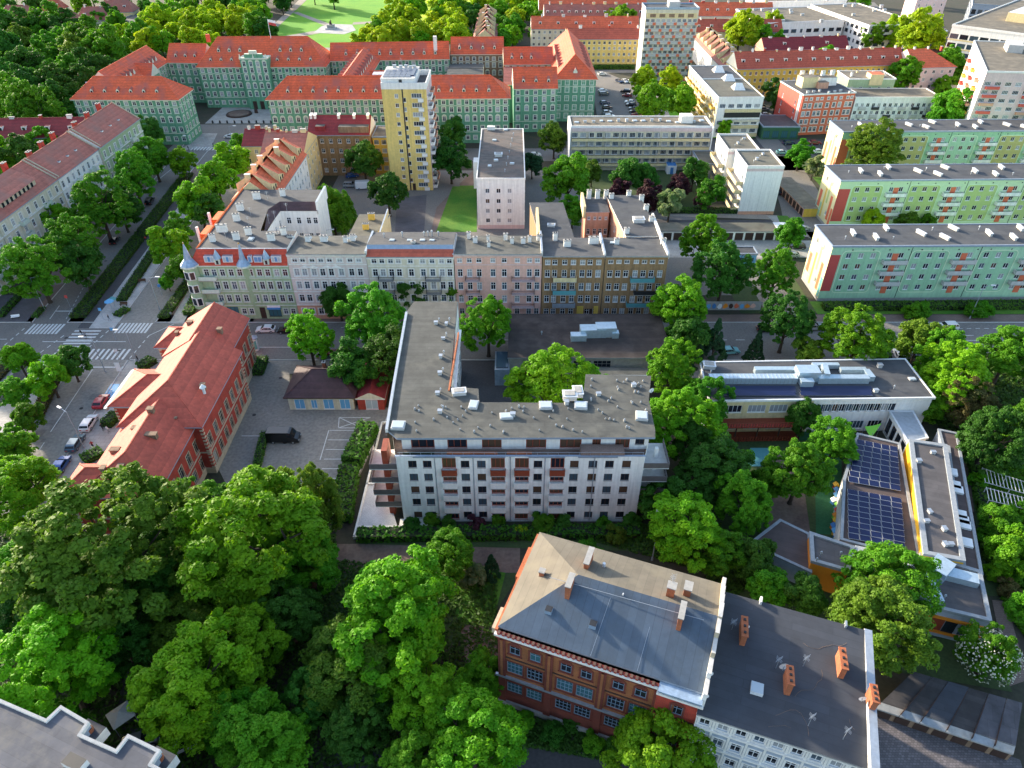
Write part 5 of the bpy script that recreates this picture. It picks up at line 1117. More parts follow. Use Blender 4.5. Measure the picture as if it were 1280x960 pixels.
# ================================================================ school, kindergarten, workshops
def flat_school():
    zE = 7.6; b = Bld('flat_roof_school', 'white two storey school with dark flat roof, long silver ducts and solar rows', 'school', (56, 106), sub=True)
    p = [P(887, 502, zE), P(1166, 498, zE), P(1130, 451, zE), P(876, 455, zE)]; A, B = p[0], p[1]; L = length(A, B)
    sp = lerp(A, B, .47)
    ops1 = [(x, 4.9, 3.3, 1.7, 'strip') for x in (4.6, 9.0, 13.0, 16.8)]+[(x, 1.0, 3.0, 1.9, 'strip') for x in (4.6, 9, 13, 16.8)]
    n = 12; L2 = length(sp, B); ops2 = [(1.6+i*(L2-8.0)/10.5, 4.8, 1.7, 1.75, 'white') for i in range(11)]+[(x, .6, 2.6, 1.9, 'strip') for x in (2.5, 6, 9.4, 12.8)]
    b.wall(A, sp, 0, zE, 'plaster_cream', ops1); b.wall(sp, B, 0, zE, 'plaster_bright', ops2); b.wall(B, p[2], 0, zE, 'plaster_cream', grid_ops(length(B, p[2]), 4, [1.2, 4.6], 1.4, 1.5, 'white')); b.wall(p[2], p[3], 0, zE, 'plaster_bright'); b.wall(p[3], A, 0, zE, 'plaster_bright')
    flat_roof(b, p, zE, 'felt_dark', 'trim_white', .3, .3, .12, 'white_metal')
    # red gallery on the left half
    m = MB(); wallbox(m, A, sp, 1.0, L*.47-2, 3.3, 3.5, 2.6, 'red_wood'); wallbox(m, A, sp, 1.0, L*.47-2, .1, .25, 2.6, 'red_wood')
    for i in range(int(16/.5)): wallbox(m, A, sp, 1.0+i*.5, 1.25+i*.5, 3.5, 4.4, 2.6, 'paint_red', 2.5); wallbox(m, A, sp, 1.0+i*.5, 1.2+i*.5, .2, 1.2, 2.6, 'red_wood', 2.5)
    wallbox(m, A, sp, 1.0, 17, 4.4, 4.5, 2.65, 'red_wood', 2.5)
    for i in range(5): wallbox(m, A, sp, 1.0+i*4, 1.2+i*4, 0, 3.4, 2.55, 'dark_brown', 2.4)
    m.build('gallery', b.e)
    # ducts
    m = MB(); z = zE+.9
    def duct(u0, v0, u1, v1, s_=1.0, zz=z): a, c = P(u0, v0, zz), P(u1, v1, zz); m.obox((*lerp(a, c, .5), zz-s_/2), (length(a, c), s_, s_), atan2(c[1]-a[1], c[0]-a[0]), 'duct')
    duct(886, 474, 995, 474, 1.5); duct(943, 463, 1000, 463, 1.1); duct(995, 468, 1022, 468, 2.6, z+.3); duct(1022, 474, 1085, 474, 1.3); duct(1050, 463, 1082, 463, 1.0); duct(1082, 464, 1090, 474, 1.1); duct(1015, 457, 1048, 457, .9); duct(1030, 457, 1034, 470, 1.0, z+.9); duct(1000, 478, 1016, 478, 1.2, z+.2)
    m.build('air_duct', b.e)
    m = MB()
    for i in range(22): a = P(886+i*4.9, 474, z); m.obox((a[0], a[1], z-.76), (.06, 1.56, 1.56), 0, 'zinc')
    m.build('duct_flange', b.e)
    def f(mm): mm.obox((0, 0, 0), (1.6, .95, .05), 0, 'zinc', 'solar_cell'); 
    panel = cached(('solar_panel', 's'), f)
    for r, v in enumerate((484.5, 488.5, 492.5)):
        for u0, u1 in ((906, 993), (1002, 1088)):
            n = 11
            for i in range(n): inst(panel, 'solar_panel', b.e, (*P(u0+(u1-u0)*(i+.5)/n, v, zE+.5), zE+.45+.03*r), 0)
    for u, v, k in ((886, 459, 'hatch'), (1140, 474, 'sky'), (1099, 459, 'box'), (1094, 490, 'box'), (1117, 486, 'pipe'), (888, 468, 'pipe')): vent(b, *P(u, v, zE+.3), zE+.35, k)
    # link corridor
    q = [P(1113, 516, 4.6), P(1140, 516, 4.6), P(1158, 548, 4.6), P(1135, 553, 4.6)]; q = ccw(q)
    for i in range(4): b.wall(q[i], q[(i+1) % 4], 0, 4.6, 'plaster_bright', grid_ops(length(q[i], q[(i+1) % 4]), 4, [.5], 1.5, 3.2, 'ribbon') if length(q[i], q[(i+1) % 4]) > 7 else ())
    flat_roof(b, q, 4.6, 'zinc', 'white_metal', .25, .25, .1, 'white_metal', 'corridor_roof')
    b.done()
    t = thing('shade_sail', 'lime green triangular sun sail in the school courtyard', 'sun sail', (*P(1090, 540, 2.5), 0)); m = MB()
    a, c, d = P(1081, 533, 3), P(1102, 529, 3.4), P(1089, 547, 2.4); n = 6
    for i in range(n):
        for j in range(n-i):
            def G(i, j): s_, r = i/n, j/n; k = 1-s_-r; sag = -1.2*(s_*r+r*k+s_*k)*.6; return (a[0]*k+c[0]*s_+d[0]*r, a[1]*k+c[1]*s_+d[1]*r, 3*k+3.4*s_+2.4*r+sag)
            m.face([G(i, j), G(i+1, j), G(i, j+1)], 'sail_lime')
            if j < n-i-1: m.face([G(i+1, j), G(i+1, j+1), G(i, j+1)], 'sail_lime')
    m.build('fabric', t)
    m = MB()
    for x in (a, c, d): m.tube((x[0], x[1], 0), (x[0], x[1], 3.5), .05, .05, 6, 'zinc')
    m.build('pole', t)
plain('sail_lime', (.25, .65, .06), .7, var=.04)
flat_school()
def kindergarten():
    b = Bld('kindergarten', 'low modern kindergarten with solar panel field, yellow orange fascias and white roof edges', 'kindergarten', (66, 75), sub=True)
    z1 = 4.5
    def blk(pts, z, wall, top, over=.1, par=.25, name='roof', cop='edge_grey', pw=.45, z0=0):
        q = ccw(pts)
        for i in range(len(q)): b.wall(q[i], q[(i+1) % len(q)], z0, z, wall)
        flat_roof(b, q, z, top, 'edge_grey', over, .2, par, cop, name, pw)
    low = [P(1049, 600, z1), P(1071, 543, z1), P(1122, 555, z1), P(1152, 700, z1), P(1148, 705, z1), P(1048, 678, z1)]
    low = [P(1071, 543, z1), P(1124, 556, z1), P(1150, 702, z1), P(1050, 676, z1), P(1054, 600, z1)]
    blk(low, z1, 'plaster_bright', 'felt_kgbrown', .1, .2)
    up = [P(1136, 551, 6.3), P(1182, 558, 6.3), P(1205, 703, 6.3), P(1154, 694, 6.3)]
    blk(up, 6.3, 'paint_yellow', 'felt_kg', .1, .25, pw=.7)
    east = [P(1172, 538, 5.0), P(1196, 543, 5.0), P(1227, 720, 5.0), P(1204, 716, 5.0), P(1184, 560, 5.0), P(1177, 557, 5.0)]
    blk(east, 5.0, 'plaster_greyblue', 'felt_kgbrown', .1, .2)
    south = [P(1150, 694, 5.4), P(1224, 716, 5.4), P(1237, 778, 5.4), P(1150, 757, 5.4)]
    q = ccw(south)
    for i in range(4): b.wall(q[i], q[(i+1) % 4], 0, 5.4, 'plaster_greyblue')
    flat_roof(b, q, 5.4, 'felt_kg', 'edge_grey', .15, .25, .25, 'edge_grey', 'roof', .55)
    A, B = P(1150, 757, 5.4), P(1237, 778, 5.4); L = length(A, B)
    wallbox(b.trim, A, B, 0, L, 4.0, 4.35, .3, 'paint_orange'); wallbox(b.trim, A, B, 0, L, 1.0, 1.35, .3, 'paint_orange'); wallbox(b.trim, A, B, L*.45, L*.62, 1.4, 3.9, .1, 'glass_dark'); wallbox(b.trim, A, B, L*.68, L*.9, 1.6, 3.6, .12, 'glass_mid'); wallbox(b.trim, A, B, L*.92, L, 1.36, 3.99, .29, 'paint_orange'); wallbox(b.trim, A, B, L*.05, L*.44, 1.4, 3.9, .05, 'red_wood')
    w = [P(1012, 668, 5.2), P(1066, 686, 5.2), P(1060, 716, 5.2), P(1014, 703, 5.2)]; q = ccw(w)
    for i in range(4): b.wall(q[i], q[(i+1) % 4], 0, 5.2, 'paint_orange', [(3.6, .1, 1.2, 2.6, 'ribbon')] if i == 3 else ())
    flat_roof(b, q, 5.2, 'felt_kg', 'edge_grey', .15, .25, .3, 'edge_grey', 'roof', .55)
    w = [P(936, 680, 3.6), P(975, 650, 3.6), P(1012, 668, 3.6), P(1014, 716, 3.6)]; blk(w, 3.5, 'plaster_greyblue', 'felt_kgbrown', .1, .1)
    # solar field, 5 columns
    def f(mm): mm.obox((0, 0, 0), (2.0, 1.55, .05), 0, 'white_metal'); mm.obox((0, 0, .051), (1.95, 1.5, .01), 0, 'solar_cell')
    pn = cached(('solar_panel', 'k'), f)
    for (a, c, d, e, n, st) in ((P(1071.5, 549, 5), P(1122, 559, 5), P(1126, 614, 5), P(1059, 602, 5), 8, 0), (P(1059, 611, 5), P(1127, 623, 5), P(1132, 686, 5), P(1060, 673, 5), 9, 0)):
        for r in range(n):
            for k in range(5):
                s_, t_ = (k+.5)/5, (r+.5)/n; p0 = lerp(lerp(a, c, s_), lerp(e, d, s_), t_); l0, l1 = lerp(a, e, t_), lerp(c, d, t_); w_ = length(l0, l1)/5-.1; h_ = length(lerp(a, c, s_), lerp(e, d, s_))/n-.09
                o = inst(pn, 'solar_panel', b.e, (*p0, 5.0+.0), atan2(l1[1]-l0[1], l1[0]-l0[0])); o.scale = (w_/2.0, h_/1.55, 1)
    for i in range(7):
        v = (590, 606, 612, 643, 650, 656, 678)[i]; u = (1188, 1192, 1195, 1199, 1202, 1204, 1206)[i]; x, y = P(u, v, 5.3); m = MB(); m.obox((x, y, 5.15), (2.0, 1.7, .4), radians(-20.8), 'white_metal', 'white_paint'); m.build('roof_light', b.e)
    for u, v, z_, sz, a_, mt in ((1174, 712, 5.7, (3.2, 2.6, 1.7), .7, 'zinc_blue'), (1197, 720, 5.6, (5, 1.8, 1.1), -.35, 'duct'), (1168, 735, 5.65, (.9, 4.6, .9), -.1, 'duct'), (1160, 745, 5.65, (2.6, .9, .9), -.1, 'duct'), (1143, 707, 5, (2.4, 1.2, 1), -.3, 'concrete_light'), (1080, 690, 4.6, (2.6, 1.2, 1), -.3, 'concrete_light')):
        m = MB(); m.obox((*P(u, v, z_+.6), z_), sz, a_, mt, 'duct' if mt == 'zinc_blue' else None); m.build('air_duct', b.e)
    for u, v in ((1166, 566), (1148, 577), (1180, 662), (1181, 681), (1188, 681), (1158, 652), (1162, 640)): vent(b, *P(u, v, 6.6), 6.5, 'box', .9)
    for u, v in ((1025, 695), (1050, 694), (1180, 748), (1020, 702)): vent(b, *P(u, v, 5.6), 5.6, 'pipe')
    b.done()
    cols_ = ['paint_red', 'paint_orange', 'paint_yellow', 'paint_blue', 'paint_skyblue', 'white_paint', 'sail_lime']
    rr = random.Random(5); names = ['red', 'orange', 'yellow', 'dark blue', 'sky blue', 'white', 'lime green']
    for i in range(12):
        u, v = (1043+rr.uniform(-2, 3), 610+i*6.4); k = i % 7; x, y = P(u, v)
        t = thing('playhouse', '%s plastic play toy %s' % (names[k], ['at the top of the toy row beside the solar roof', 'in the middle of the toy row beside the solar roof'][0 if i < 7 else 1]), 'toy', (x, y, 0), 'play toys along the kindergarten wall')
        m = MB(); m.obox((x, y, .05), (.8, .7, .7), rr.random(), cols_[k]); m.build('body', t); m = MB(); m.idx([(x-.5, y-.45, .76), (x+.5, y-.45, .76), (x+.5, y+.45, .76), (x-.5, y+.45, .76), (x, y-.45, 1.2), (x, y+.45, 1.2)], [(0, 4, 5, 3), (1, 2, 5, 4), (0, 1, 4), (3, 5, 2)], cols_[(k+2) % 7]); m.build('roof', t)
kindergarten()
def workshop():
    z = 5.6; b = Bld('workshop', 'low grey workshop hall with ribbed brown felt roof and a silver ventilation duct', 'workshop', (16, 125))
    p = [P(636, 446, z), P(806, 449, z), P(833, 440, z), P(825, 397, z), P(640, 397, z)]; A, B = p[0], (26.5, p[0][1]); C_, D_ = (32, 132.5), (-.2, 132.5)
    L = length(A, B); b.wall(A, B, 0, z, 'concrete', [(x, 1.4, 3.6, 3.2, 'industrial') for x in (L*.24, L*.40, L*.55, L*.70)]); E_ = (32, 118.5)
    b.wall(B, E_, 0, z, 'concrete'); b.wall(E_, C_, 0, z, 'concrete'); b.wall(C_, D_, 0, z, 'concrete'); b.wall(D_, A, 0, z, 'concrete')
    slab_roof(b, [(-.9, A[1]-.5, z+.1), (26.5, A[1]-.5, z+.1), (32.4, 118.2, z+.15), (32.4, 132.8, z+.9), (-.6, 132.8, z+.9)], 'felt_workshop', 'zinc')
    m = MB()
    for (u, v, w_, d_, h_, dz) in ((723, 420, 3.2, 1.7, 1.5, .2), (741, 415, 5.4, 2.4, 2.0, .4), (757, 414, 4.2, 2.6, 2.3, .4), (769, 417, 1.4, 1.4, 1.4, .3)): m.obox((*P(u, v, z+1.2), z+dz), (w_, d_, h_), .03, 'duct')
    m.build('air_duct', b.e)
    for u, v in ((677, 418), (691, 432), (702, 448)): vent(b, *P(u, v, z+.6), z+.4, 'pipe')
    q = [P(732, 470, 4), P(815, 470, 4), P(812, 500, 4), P(734, 500, 4)]
    b.done()
    s = Bld('workshop_annexe', 'narrow grey roofed annexe between the workshop hall and the white block', 'shed', (17, 108)); q = ccw([P(732, 469, 4.2), P(814, 470, 4.2), P(814, 462, 4.2), P(732, 460, 4.2)])
    for i in range(4): s.wall(q[i], q[(i+1) % 4], 0, 4.2, 'concrete')
    flat_roof(s, q, 4.2, 'felt_grey', 'zinc', .1, .2); s.done()
    t = thing('water_tower_box', 'small white and blue plant container left of the workshop hall', 'container', (*P(627, 462), 0)); m = MB(); x, y = P(628, 470); m.obox((x, y, 0), (3, 6.5, 4), 0, 'zinc_blue', 'zinc'); m.obox((x, y, 4.0), (2.4, 5.5, .3), 0, 'glass_mid'); m.build('tank', t)
    x, y = P(643, 450); t = thing('lorry', 'white cabin lorry parked left of the workshop hall', 'lorry', (x, y, 0)); m = MB(); m.obox((x, y, .6), (2.4, 2.4, 2.3), 0, 'white_paint'); m.obox((x, y-1.25, 1.7), (2.0, .1, .9), 0, 'car_glass'); m.build('cab', t); m = MB(); m.obox((x, y+4, .9), (2.4, 5.2, 2.0), 0, 'zinc_blue'); m.build('load_bed', t)
    for sx in (-1, 1):
        for dy in (-.4, 3, 5.4): m = MB(); m.tube((x+sx*1.0, y+dy, .5), (x+sx*1.25, y+dy, .5), .5, .5, 12, 'dark_metal'); m.build('wheel', t)
workshop()
def small_house():
    b = Bld('garage_house', 'small cream outbuilding with hipped maroon tiled roof and blue garage doors', 'outbuilding', (-37, 113)); A, B = (-43.4, 107.6), (-30.8, 107.6); q = rect(A, B, 9.5)
    b.wall(A, B, 0, 3.4, 'plaster_pale', [(2.1, .15, 2.0, 2.4, 'bluegate'), (4.9, .3, 1.2, 2.1, 'bluegate'), (7.7, .15, 2.0, 2.4, 'bluegate'), (10.9, .15, 2.0, 2.4, 'bluegate')])
    for i in (1, 2, 3): b.wall(q[i], q[(i+1) % 4], 0, 3.4, 'plaster_pale')
    hip_roof(b, q, 3.4, 3.0, 'tile_maroon', .6, .9, .9, 'dark_brown'); chimney(b, -37.3, 114.5, 5.3, .6, .6, 1.2, 0, 'brick_orange', 'concrete', 1); b.done()
    b = Bld('red_garage', 'small garage with crimson gabled roof and white door', 'garage', (-27.3, 111)); A, B = (-30.0, 107.6), (-24.9, 107.6)
    b.wall(A, B, 0, 2.8, 'brick_red', [(2.7, .1, 2.4, 2.3, 'whitegate')]); q = rect(A, B, 13)
    for i in (1, 2, 3): b.wall(q[i], q[(i+1) % 4], 0, 2.8, 'brick_red')
    hip_roof(b, [q[1], q[2], q[3], q[0]], 2.8, 1.5, 'tile_crimson', .35, 0, 0, 'trim_white', 'plaster_pale'); b.done()
small_house()
def corner_roof():
    zE = 14.5; b = Bld('corner_house', 'dark flat roofed house with white stepped eaves cut by the bottom left corner', 'house', P(40, 960, 14))
    pts = [(-60, 860), (0, 877), (60, 903), (78, 886), (112, 906), (102, 921), (147, 941), (162, 922), (201, 941), (190, 958), (240, 985), (210, 1100), (-60, 1100)]; q = ccw([P(u, v, zE) for u, v in pts])
    for i in range(len(q)): b.wall(q[i], q[(i+1) % len(q)], 0, zE, 'plaster_greyblue')
    flat_roof(b, q, zE, 'felt_corner', 'trim_white', .1, .25, .3, 'edge_grey', 'roof', .3)
    for u, v in ((116, 919), (203, 954)):
        x, y = P(u, v, 12.5); m = MB(); m.obox((x, y, 12), (2.6, 1.9, 1.4), radians(-22), 'trim_white', 'felt_slate'); m.cyl(x, y, 13.4, 14.0, .45, .45, 8, 'brick_orange'); m.build('bay', b.e)
    m = MB(); x, y = P(95, 955, 15); m.obox((x, y, 14.7), (2.2, 1.2, .9), radians(-22), 'trim_white', 'dark_metal'); m.build('vent_box', b.e)
    b.done()
    x, y = P(158, 905); t = thing('tent', 'pale square tent roof beside the bottom left house', 'tent', (x, y, 0)); m = MB(); m.cyl(x, y, 2.2, 3.0, 1.9, .1, 4, 'concrete_light'); m.build('canopy', t); m = MB()
    for k in range(4): a = pi*k/2; m.tube((x+1.7*cos(a), y+1.7*sin(a), 0), (x+1.7*cos(a), y+1.7*sin(a), 2.3), .05, .05, 5, 'zinc')
    m.build('pole', t)
felt('felt_corner', (.085, .09, .11), radians(22), (9, 1.0), var=.16, stain=(.14, .135, .125))
corner_roof()
def sheds():
    b = Bld('shed_row', 'row of low sheds with patched grey corrugated roofs beside the cobbled yard', 'shed', P(1180, 880, 2.5)); z = 2.1
    q = [P(1097, 883, z), P(1268, 940, z), P(1276, 882, z), P(1140, 842, z)]; q2 = ccw(q)
    for i in range(4): b.wall(q2[i], q2[(i+1) % 4], 0, z, 'plaster_brown')
    mats_ = ['felt_browndark', 'felt_browndark', 'felt_slate', 'felt_browndark', 'felt_asb', 'felt_asb']; fs = [0, .18, .33, .52, .70, .86, 1.0]
    for i in range(6):
        a, c = lerp(q[0], q[1], fs[i]), lerp(q[0], q[1], fs[i+1]-.004); e, d = lerp(q[3], q[2], fs[i]), lerp(q[3], q[2], fs[i+1]-.004); h = .05*(i % 3); k = .09
        slab_roof(b, [(*lerp(a, e, k), z+.25+h), (*lerp(c, d, k), z+.25+h), (*d, z+.5+h), (*e, z+.5+h)], mats_[i], 'concrete')
        slab_roof(b, [(*lerp(a, e, -.05), z-.02), (*lerp(c, d, -.05), z-.02), (*lerp(c, d, k-.01), z+.28), (*lerp(a, e, k-.01), z+.28)], ['concrete', 'edge_grey', 'edge_grey', 'concrete', 'edge_grey', 'concrete'][i], 'concrete')
    for f in fs[1:-1]: a, e = lerp(q[0], q[1], f), lerp(q[3], q[2], f); m = MB(); c = lerp(a, e, .45); m.obox((*c, z+.1), (length(a, e)*.95, .1, .38), atan2(e[1]-a[1], e[0]-a[0]), 'dark_brown'); m.build('ridge_board', b.e)
    A, B = q[0], q[1]; L = length(A, B)
    for i in range(7): wallbox(b.trim, A, B, L*(i+.1)/7, L*(i+.85)/7, .1, 1.8, .06, 'dark_brown')
    b.done()
sheds()
def pergola():
    t = thing('pergola', 'bleached timber pergola frame at the right edge', 'pergola', (*P(1255, 607), 0)); a, c = P(1228, 585, 2.6), P(1290, 605, 2.6); d, e = P(1236, 625, 2.6), P(1300, 640, 2.6)
    for (p, q, r, s) in ((a, c, lerp(a, d, .45), lerp(c, e, .45)), (lerp(a, d, .62), lerp(c, e, .62), d, e)):
        for f in (0, 1):
            m = MB(); p0, p1 = lerp(p, r, f), lerp(q, s, f); m.tube((*p0, 2.55), (*p1, 2.55), .07, .07, 4, 'concrete_light'); m.build('beam', t)
            for g_ in (0, .5, 1): m = MB(); w_ = lerp(p0, p1, g_); m.tube((*w_, 0), (*w_, 2.5), .07, .07, 4, 'concrete_light'); m.build('post', t)
        for k in range(14): m = MB(); m.tube((*lerp(p, q, k/13), 2.68), (*lerp(r, s, k/13), 2.68), .06, .06, 4, 'plaster_bright'); m.build('slat', t)
pergola()
# ================================================================ city hall
def city_hall():
    b = Bld('city_hall', 'huge green rendered city hall with orange red tiled roofs and white window frames', 'city hall', (-60, 290)); zE = 16.0; R5 = [1.4, 4.6, 8.0, 11.2, 13.9]
    def dormers(a, c, n, z, up, slope=.9, mat='tile_hall', inset=1.5, big=False):
        L = length(a, c); ux, uy = (c[0]-a[0])/L, (c[1]-a[1])/L; nx, ny = -uy, ux; yaw = atan2(uy, ux)
        def f(m):
            if big: V = [(-.8, 0, 0), (.8, 0, 0), (.8, 3.4, 2.6), (-.8, 3.4, 2.6), (-.8, 0, 1.5), (.8, 0, 1.5), (0, 0, 2.7), (0, 3.4, 2.9)]
            else: V = [(-.55, 0, 0), (.55, 0, 0), (.55, 2.2, 1.9), (-.55, 2.2, 1.9), (-.55, 0, 1.0), (.55, 0, 1.0), (0, 0, 1.5), (0, 2.2, 2.1)]
            m.idx(V, [(0, 1, 5, 6, 4)], 'trim_hall'); m.idx(V, [(4, 6, 7, 3), (6, 5, 2, 7), (0, 4, 3), (1, 2, 5)], 'tile_old' if mat == 'tile_hall' else mat)
            s_ = .3; m.box(-s_, -.04, .25, s_, -.01, .9, 'glass_dark')
        me = cached(('dormer', big, mat), f)
        for i in range(n): q = (i+.5)/n*L; inst(me, 'dormer', b.e, (a[0]+ux*q+nx*inset, a[1]+uy*q+ny*inset, z+(1.6 if not big else .9)+(up-1.5 if up > 3 else 0)), yaw)
    def wing(A, B, dep, rise, hl, hr, faces=(0,), rows=R5, arch=2, nd=0, z=zE, mat='plaster_green_hall', top='tile_hall', wk='hall', pitch=2.75, over=.7, bigd=False, z0=0):
        q = rect(A, B, dep)
        for i in range(4):
            a, c = q[i], q[(i+1) % 4]; L = length(a, c); ops = []
            if i in faces:
                n = max(1, int(L/pitch)); 
                for r, zz in enumerate(rows):
                    if zz > z0: ops += grid_ops(L, n, [zz], 1.25, 1.75 if r in (1, 2, 3) else 1.4, 'hallarch' if r == arch else wk)
            b.wall(a, c, z0, z, mat, ops, .18)
            if i in faces:
                for zz in (rows[-1]-.55, rows[1]-.6): wallbox(b.trim, a, c, 0, L, zz, zz+.18, .14, 'trim_hall')
                wallbox(b.trim, a, c, -.2, L+.2, z-.3, z, .4, 'trim_hall')
        hip_roof(b, q, z, rise, top, over, hl, hr, 'trim_hall', 'trim_hall')
        if nd: dormers(A, B, nd, z, 1.3 if not bigd else .9, big=bigd)
        return q
    wing((-156.5, 262.6), (-119, 262), 13, 6.2, 1, 1, (0, 1), nd=0); dormers((-152, 262.6), (-124, 262.2), 6, zE, 1.6)
    # west wing running north, big shed dormers on its east slope
    wing((-144, 275.2), (-144, 318), 14, 6.2, 0, 0, (0,)); dormers((-144, 279), (-144, 292), 4, zE, 1.5, big=True); dormers((-144, 300), (-144, 313), 4, zE, 1.5, big=True)
    wing((-148, 294), (-141, 294), 7, 4, 0, 0, (0,)); wing((-143.8, 316.4), (-128, 315.6), 13, 6, 0, 0, (0,)); dormers((-142, 316.3), (-130, 315.8), 3, zE, 1.4)
    wing((-128, 308.5), (-76.5, 309.5), 19, 9.5, .8, .8, (0, 1)); dormers((-125, 308.6), (-108, 308.9), 4, zE, 2); dormers((-98, 309), (-80, 309.4), 4, zE, 2); dormers((-122, 311.5), (-109, 311.8), 3, zE, 4.6); dormers((-97, 312), (-84, 312.3), 3, zE, 4.6)
    # entrance tower bay with stepped top
    A, B = (-109.5, 306), (-98.5, 306); b.wall(A, B, 0, 19.5, 'plaster_green_hall', grid_ops(11, 4, [5.2, 8.4, 11.6, 14.4, 16.8], 1.2, 1.9, 'hallarch')+[(2.5, .1, 1.7, 3.2, 'gate'), (5.5, .1, 1.7, 3.2, 'gate'), (8.5, .1, 1.7, 3.2, 'gate')], .3); b.wall((-109.5, 311), A, 0, 19.5, 'plaster_green_hall'); b.wall(B, (-98.5, 311), 0, 19.5, 'plaster_green_hall')
    m = MB(); m.box(-109.7, 305.8, 19.5, -98.3, 311, 20.0, 'trim_hall'); m.box(-107.5, 306.2, 20, -100.5, 308, 21.4, 'plaster_green_hall', 'trim_hall'); m.box(-105.5, 306.3, 21.4, -102.5, 307.5, 22.6, 'trim_hall'); m.build('stepped_gable', b.e)
    for x in (-109.3, -104, -98.9): m = MB(); m.cyl(x, 306.2, 20, 21.4, .35, .1, 6, 'trim_hall'); m.build('finial', b.e)
    wing((-76.3, 319.2), (-26.5, 322.5), 13, 5.6, 0, 0, (0,)); dormers((-72, 319.5), (-30, 322), 9, zE, 1.4)
    wing((-26.3, 328.6), (-3.6, 329), 13, 5.5, 0, 0, (0,), mat='plaster_brown', z=16.5); dormers((-25, 328.6), (-5, 329), 4, 16.5, 1.4)
    wing((-3.4, 312.8), (17, 313.5), 12, 5.4, 0, 0, (0,), mat='plaster_ochre'); dormers((-2, 312.9), (10, 313.2), 3, zE, 1.4)
    wing((32.5, 289.8), (32.5, 346), 15.8, 7.2, 1, 0, ()); b.wall((16.7, 289.7), (32.5, 289.7), 0, zE, 'plaster_green_hall', grid_ops(15.8, 5, R5, 1.4, 1.8, 'hall'), .18)
    for zz in (13.3, 4.0): wallbox(b.trim, (16.7, 289.7), (32.5, 289.7), 0, 15.8, zz, zz+.2, .16, 'trim_hall')
    dormers((16.7, 335), (16.7, 298), 8, zE, 1.6, big=True); dormers((32.5, 297), (32.5, 340), 8, zE, 1.6, big=True); dormers((22, 289.8), (27, 289.8), 1, zE, 1.9, big=True)
    # front east wing, stepping back towards the right
    wing((-87, 262.2), (-1, 264.2), 13.4, 6.2, 1, 1, (0, 3)); dormers((-82, 262.4), (-6, 264), 17, zE, 1.6)
    wing((.6, 276.3), (17, 277), 12.5, 6, 0, 0, (0,)); dormers((2, 276.4), (16, 276.9), 3, zE, 1.5)
    wing((-56, 275.5), (-56, 320), 11, 5, 0, 0, ()); dormers((-56, 277), (-56, 316), 9, zE, 1.2, big=True); dormers((-67, 316), (-67, 277), 9, zE, 1.2, big=True)
    wing((-55, 287.5), (-33, 288), 10, 4.4, 0, 0, (0,), z=14); m = MB(); m.box(-53.5, 288.0, 13, -46, 292, 18.2, 'plaster_bright', 'white_metal'); m.build('attic_block', b.e)
    wing((-26.4, 300), (-12, 300), 24, 1.2, 0, 0, (0,), z=13.5, top='felt_grey', mat='plaster_pale'); wing((-3.2, 288), (8, 288), 24, 3.5, 0, 0, (), z=14.5, top='tile_old')
    m = MB(); m.box(-33, 323.5, 19, -31.6, 325, 24.5, 'trim_white'); m.box(-128.5, 325, 22, -127, 326, 25, 'tile_hall'); m.build('chimney', b.e)
    b.done()
    t = thing('flagpole', 'white flagpole with white and red flag on the city hall roof', 'flagpole', (-99, 318, 25)); m = MB(); m.tube((-99, 318, 24.5), (-99, 318, 32), .14, .09, 6, 'white_paint'); m.build('pole', t)
    for z, c in ((30.9, 'white_paint'), (29.9, 'paint_red')):
        m = MB(); n = 6
        for i in range(n): x0, x1 = -98.9+i*.5, -98.4+i*.5; m.face([(x0, 318+.2*sin(i), z-i*.08), (x1, 318+.2*sin(i+1), z-(i+1)*.08), (x1, 318+.2*sin(i+1), z+1-(i+1)*.08), (x0, 318+.2*sin(i), z+1-i*.08)], c)
        m.build('flag', t)
    t = thing('planted_bed', 'raised flower bed with dark rim on the paved city hall square', 'flower bed', (-112, 299, 0)); m = MB(); m.cyl(-112, 299, 0, .5, 5.2, 5.0, 20, 'dark_brown'); m.build('rim', t); m = MB(); m.cyl(-112, 299, .45, .62, 4.3, 3.8, 20, 'dirt'); m.build('soil_bed', t); m = MB(); m.cyl(-105.5, 301, .1, 1.6, .8, .6, 8, 'dark_brown'); m.build('sculpture', t)
    def bol(m): m.cyl(0, 0, 0, 1.0, .38, .32, 8, 'dark_metal')
    for i in range(9): o = inst(cached(('bollard',), bol), 'bollard', None, (-119+i*2.9, 287.6, 0)); tag(o, 'dark round bollard in the row along the paved city hall square', 'bollard', 'bollards before the city hall')
city_hall()
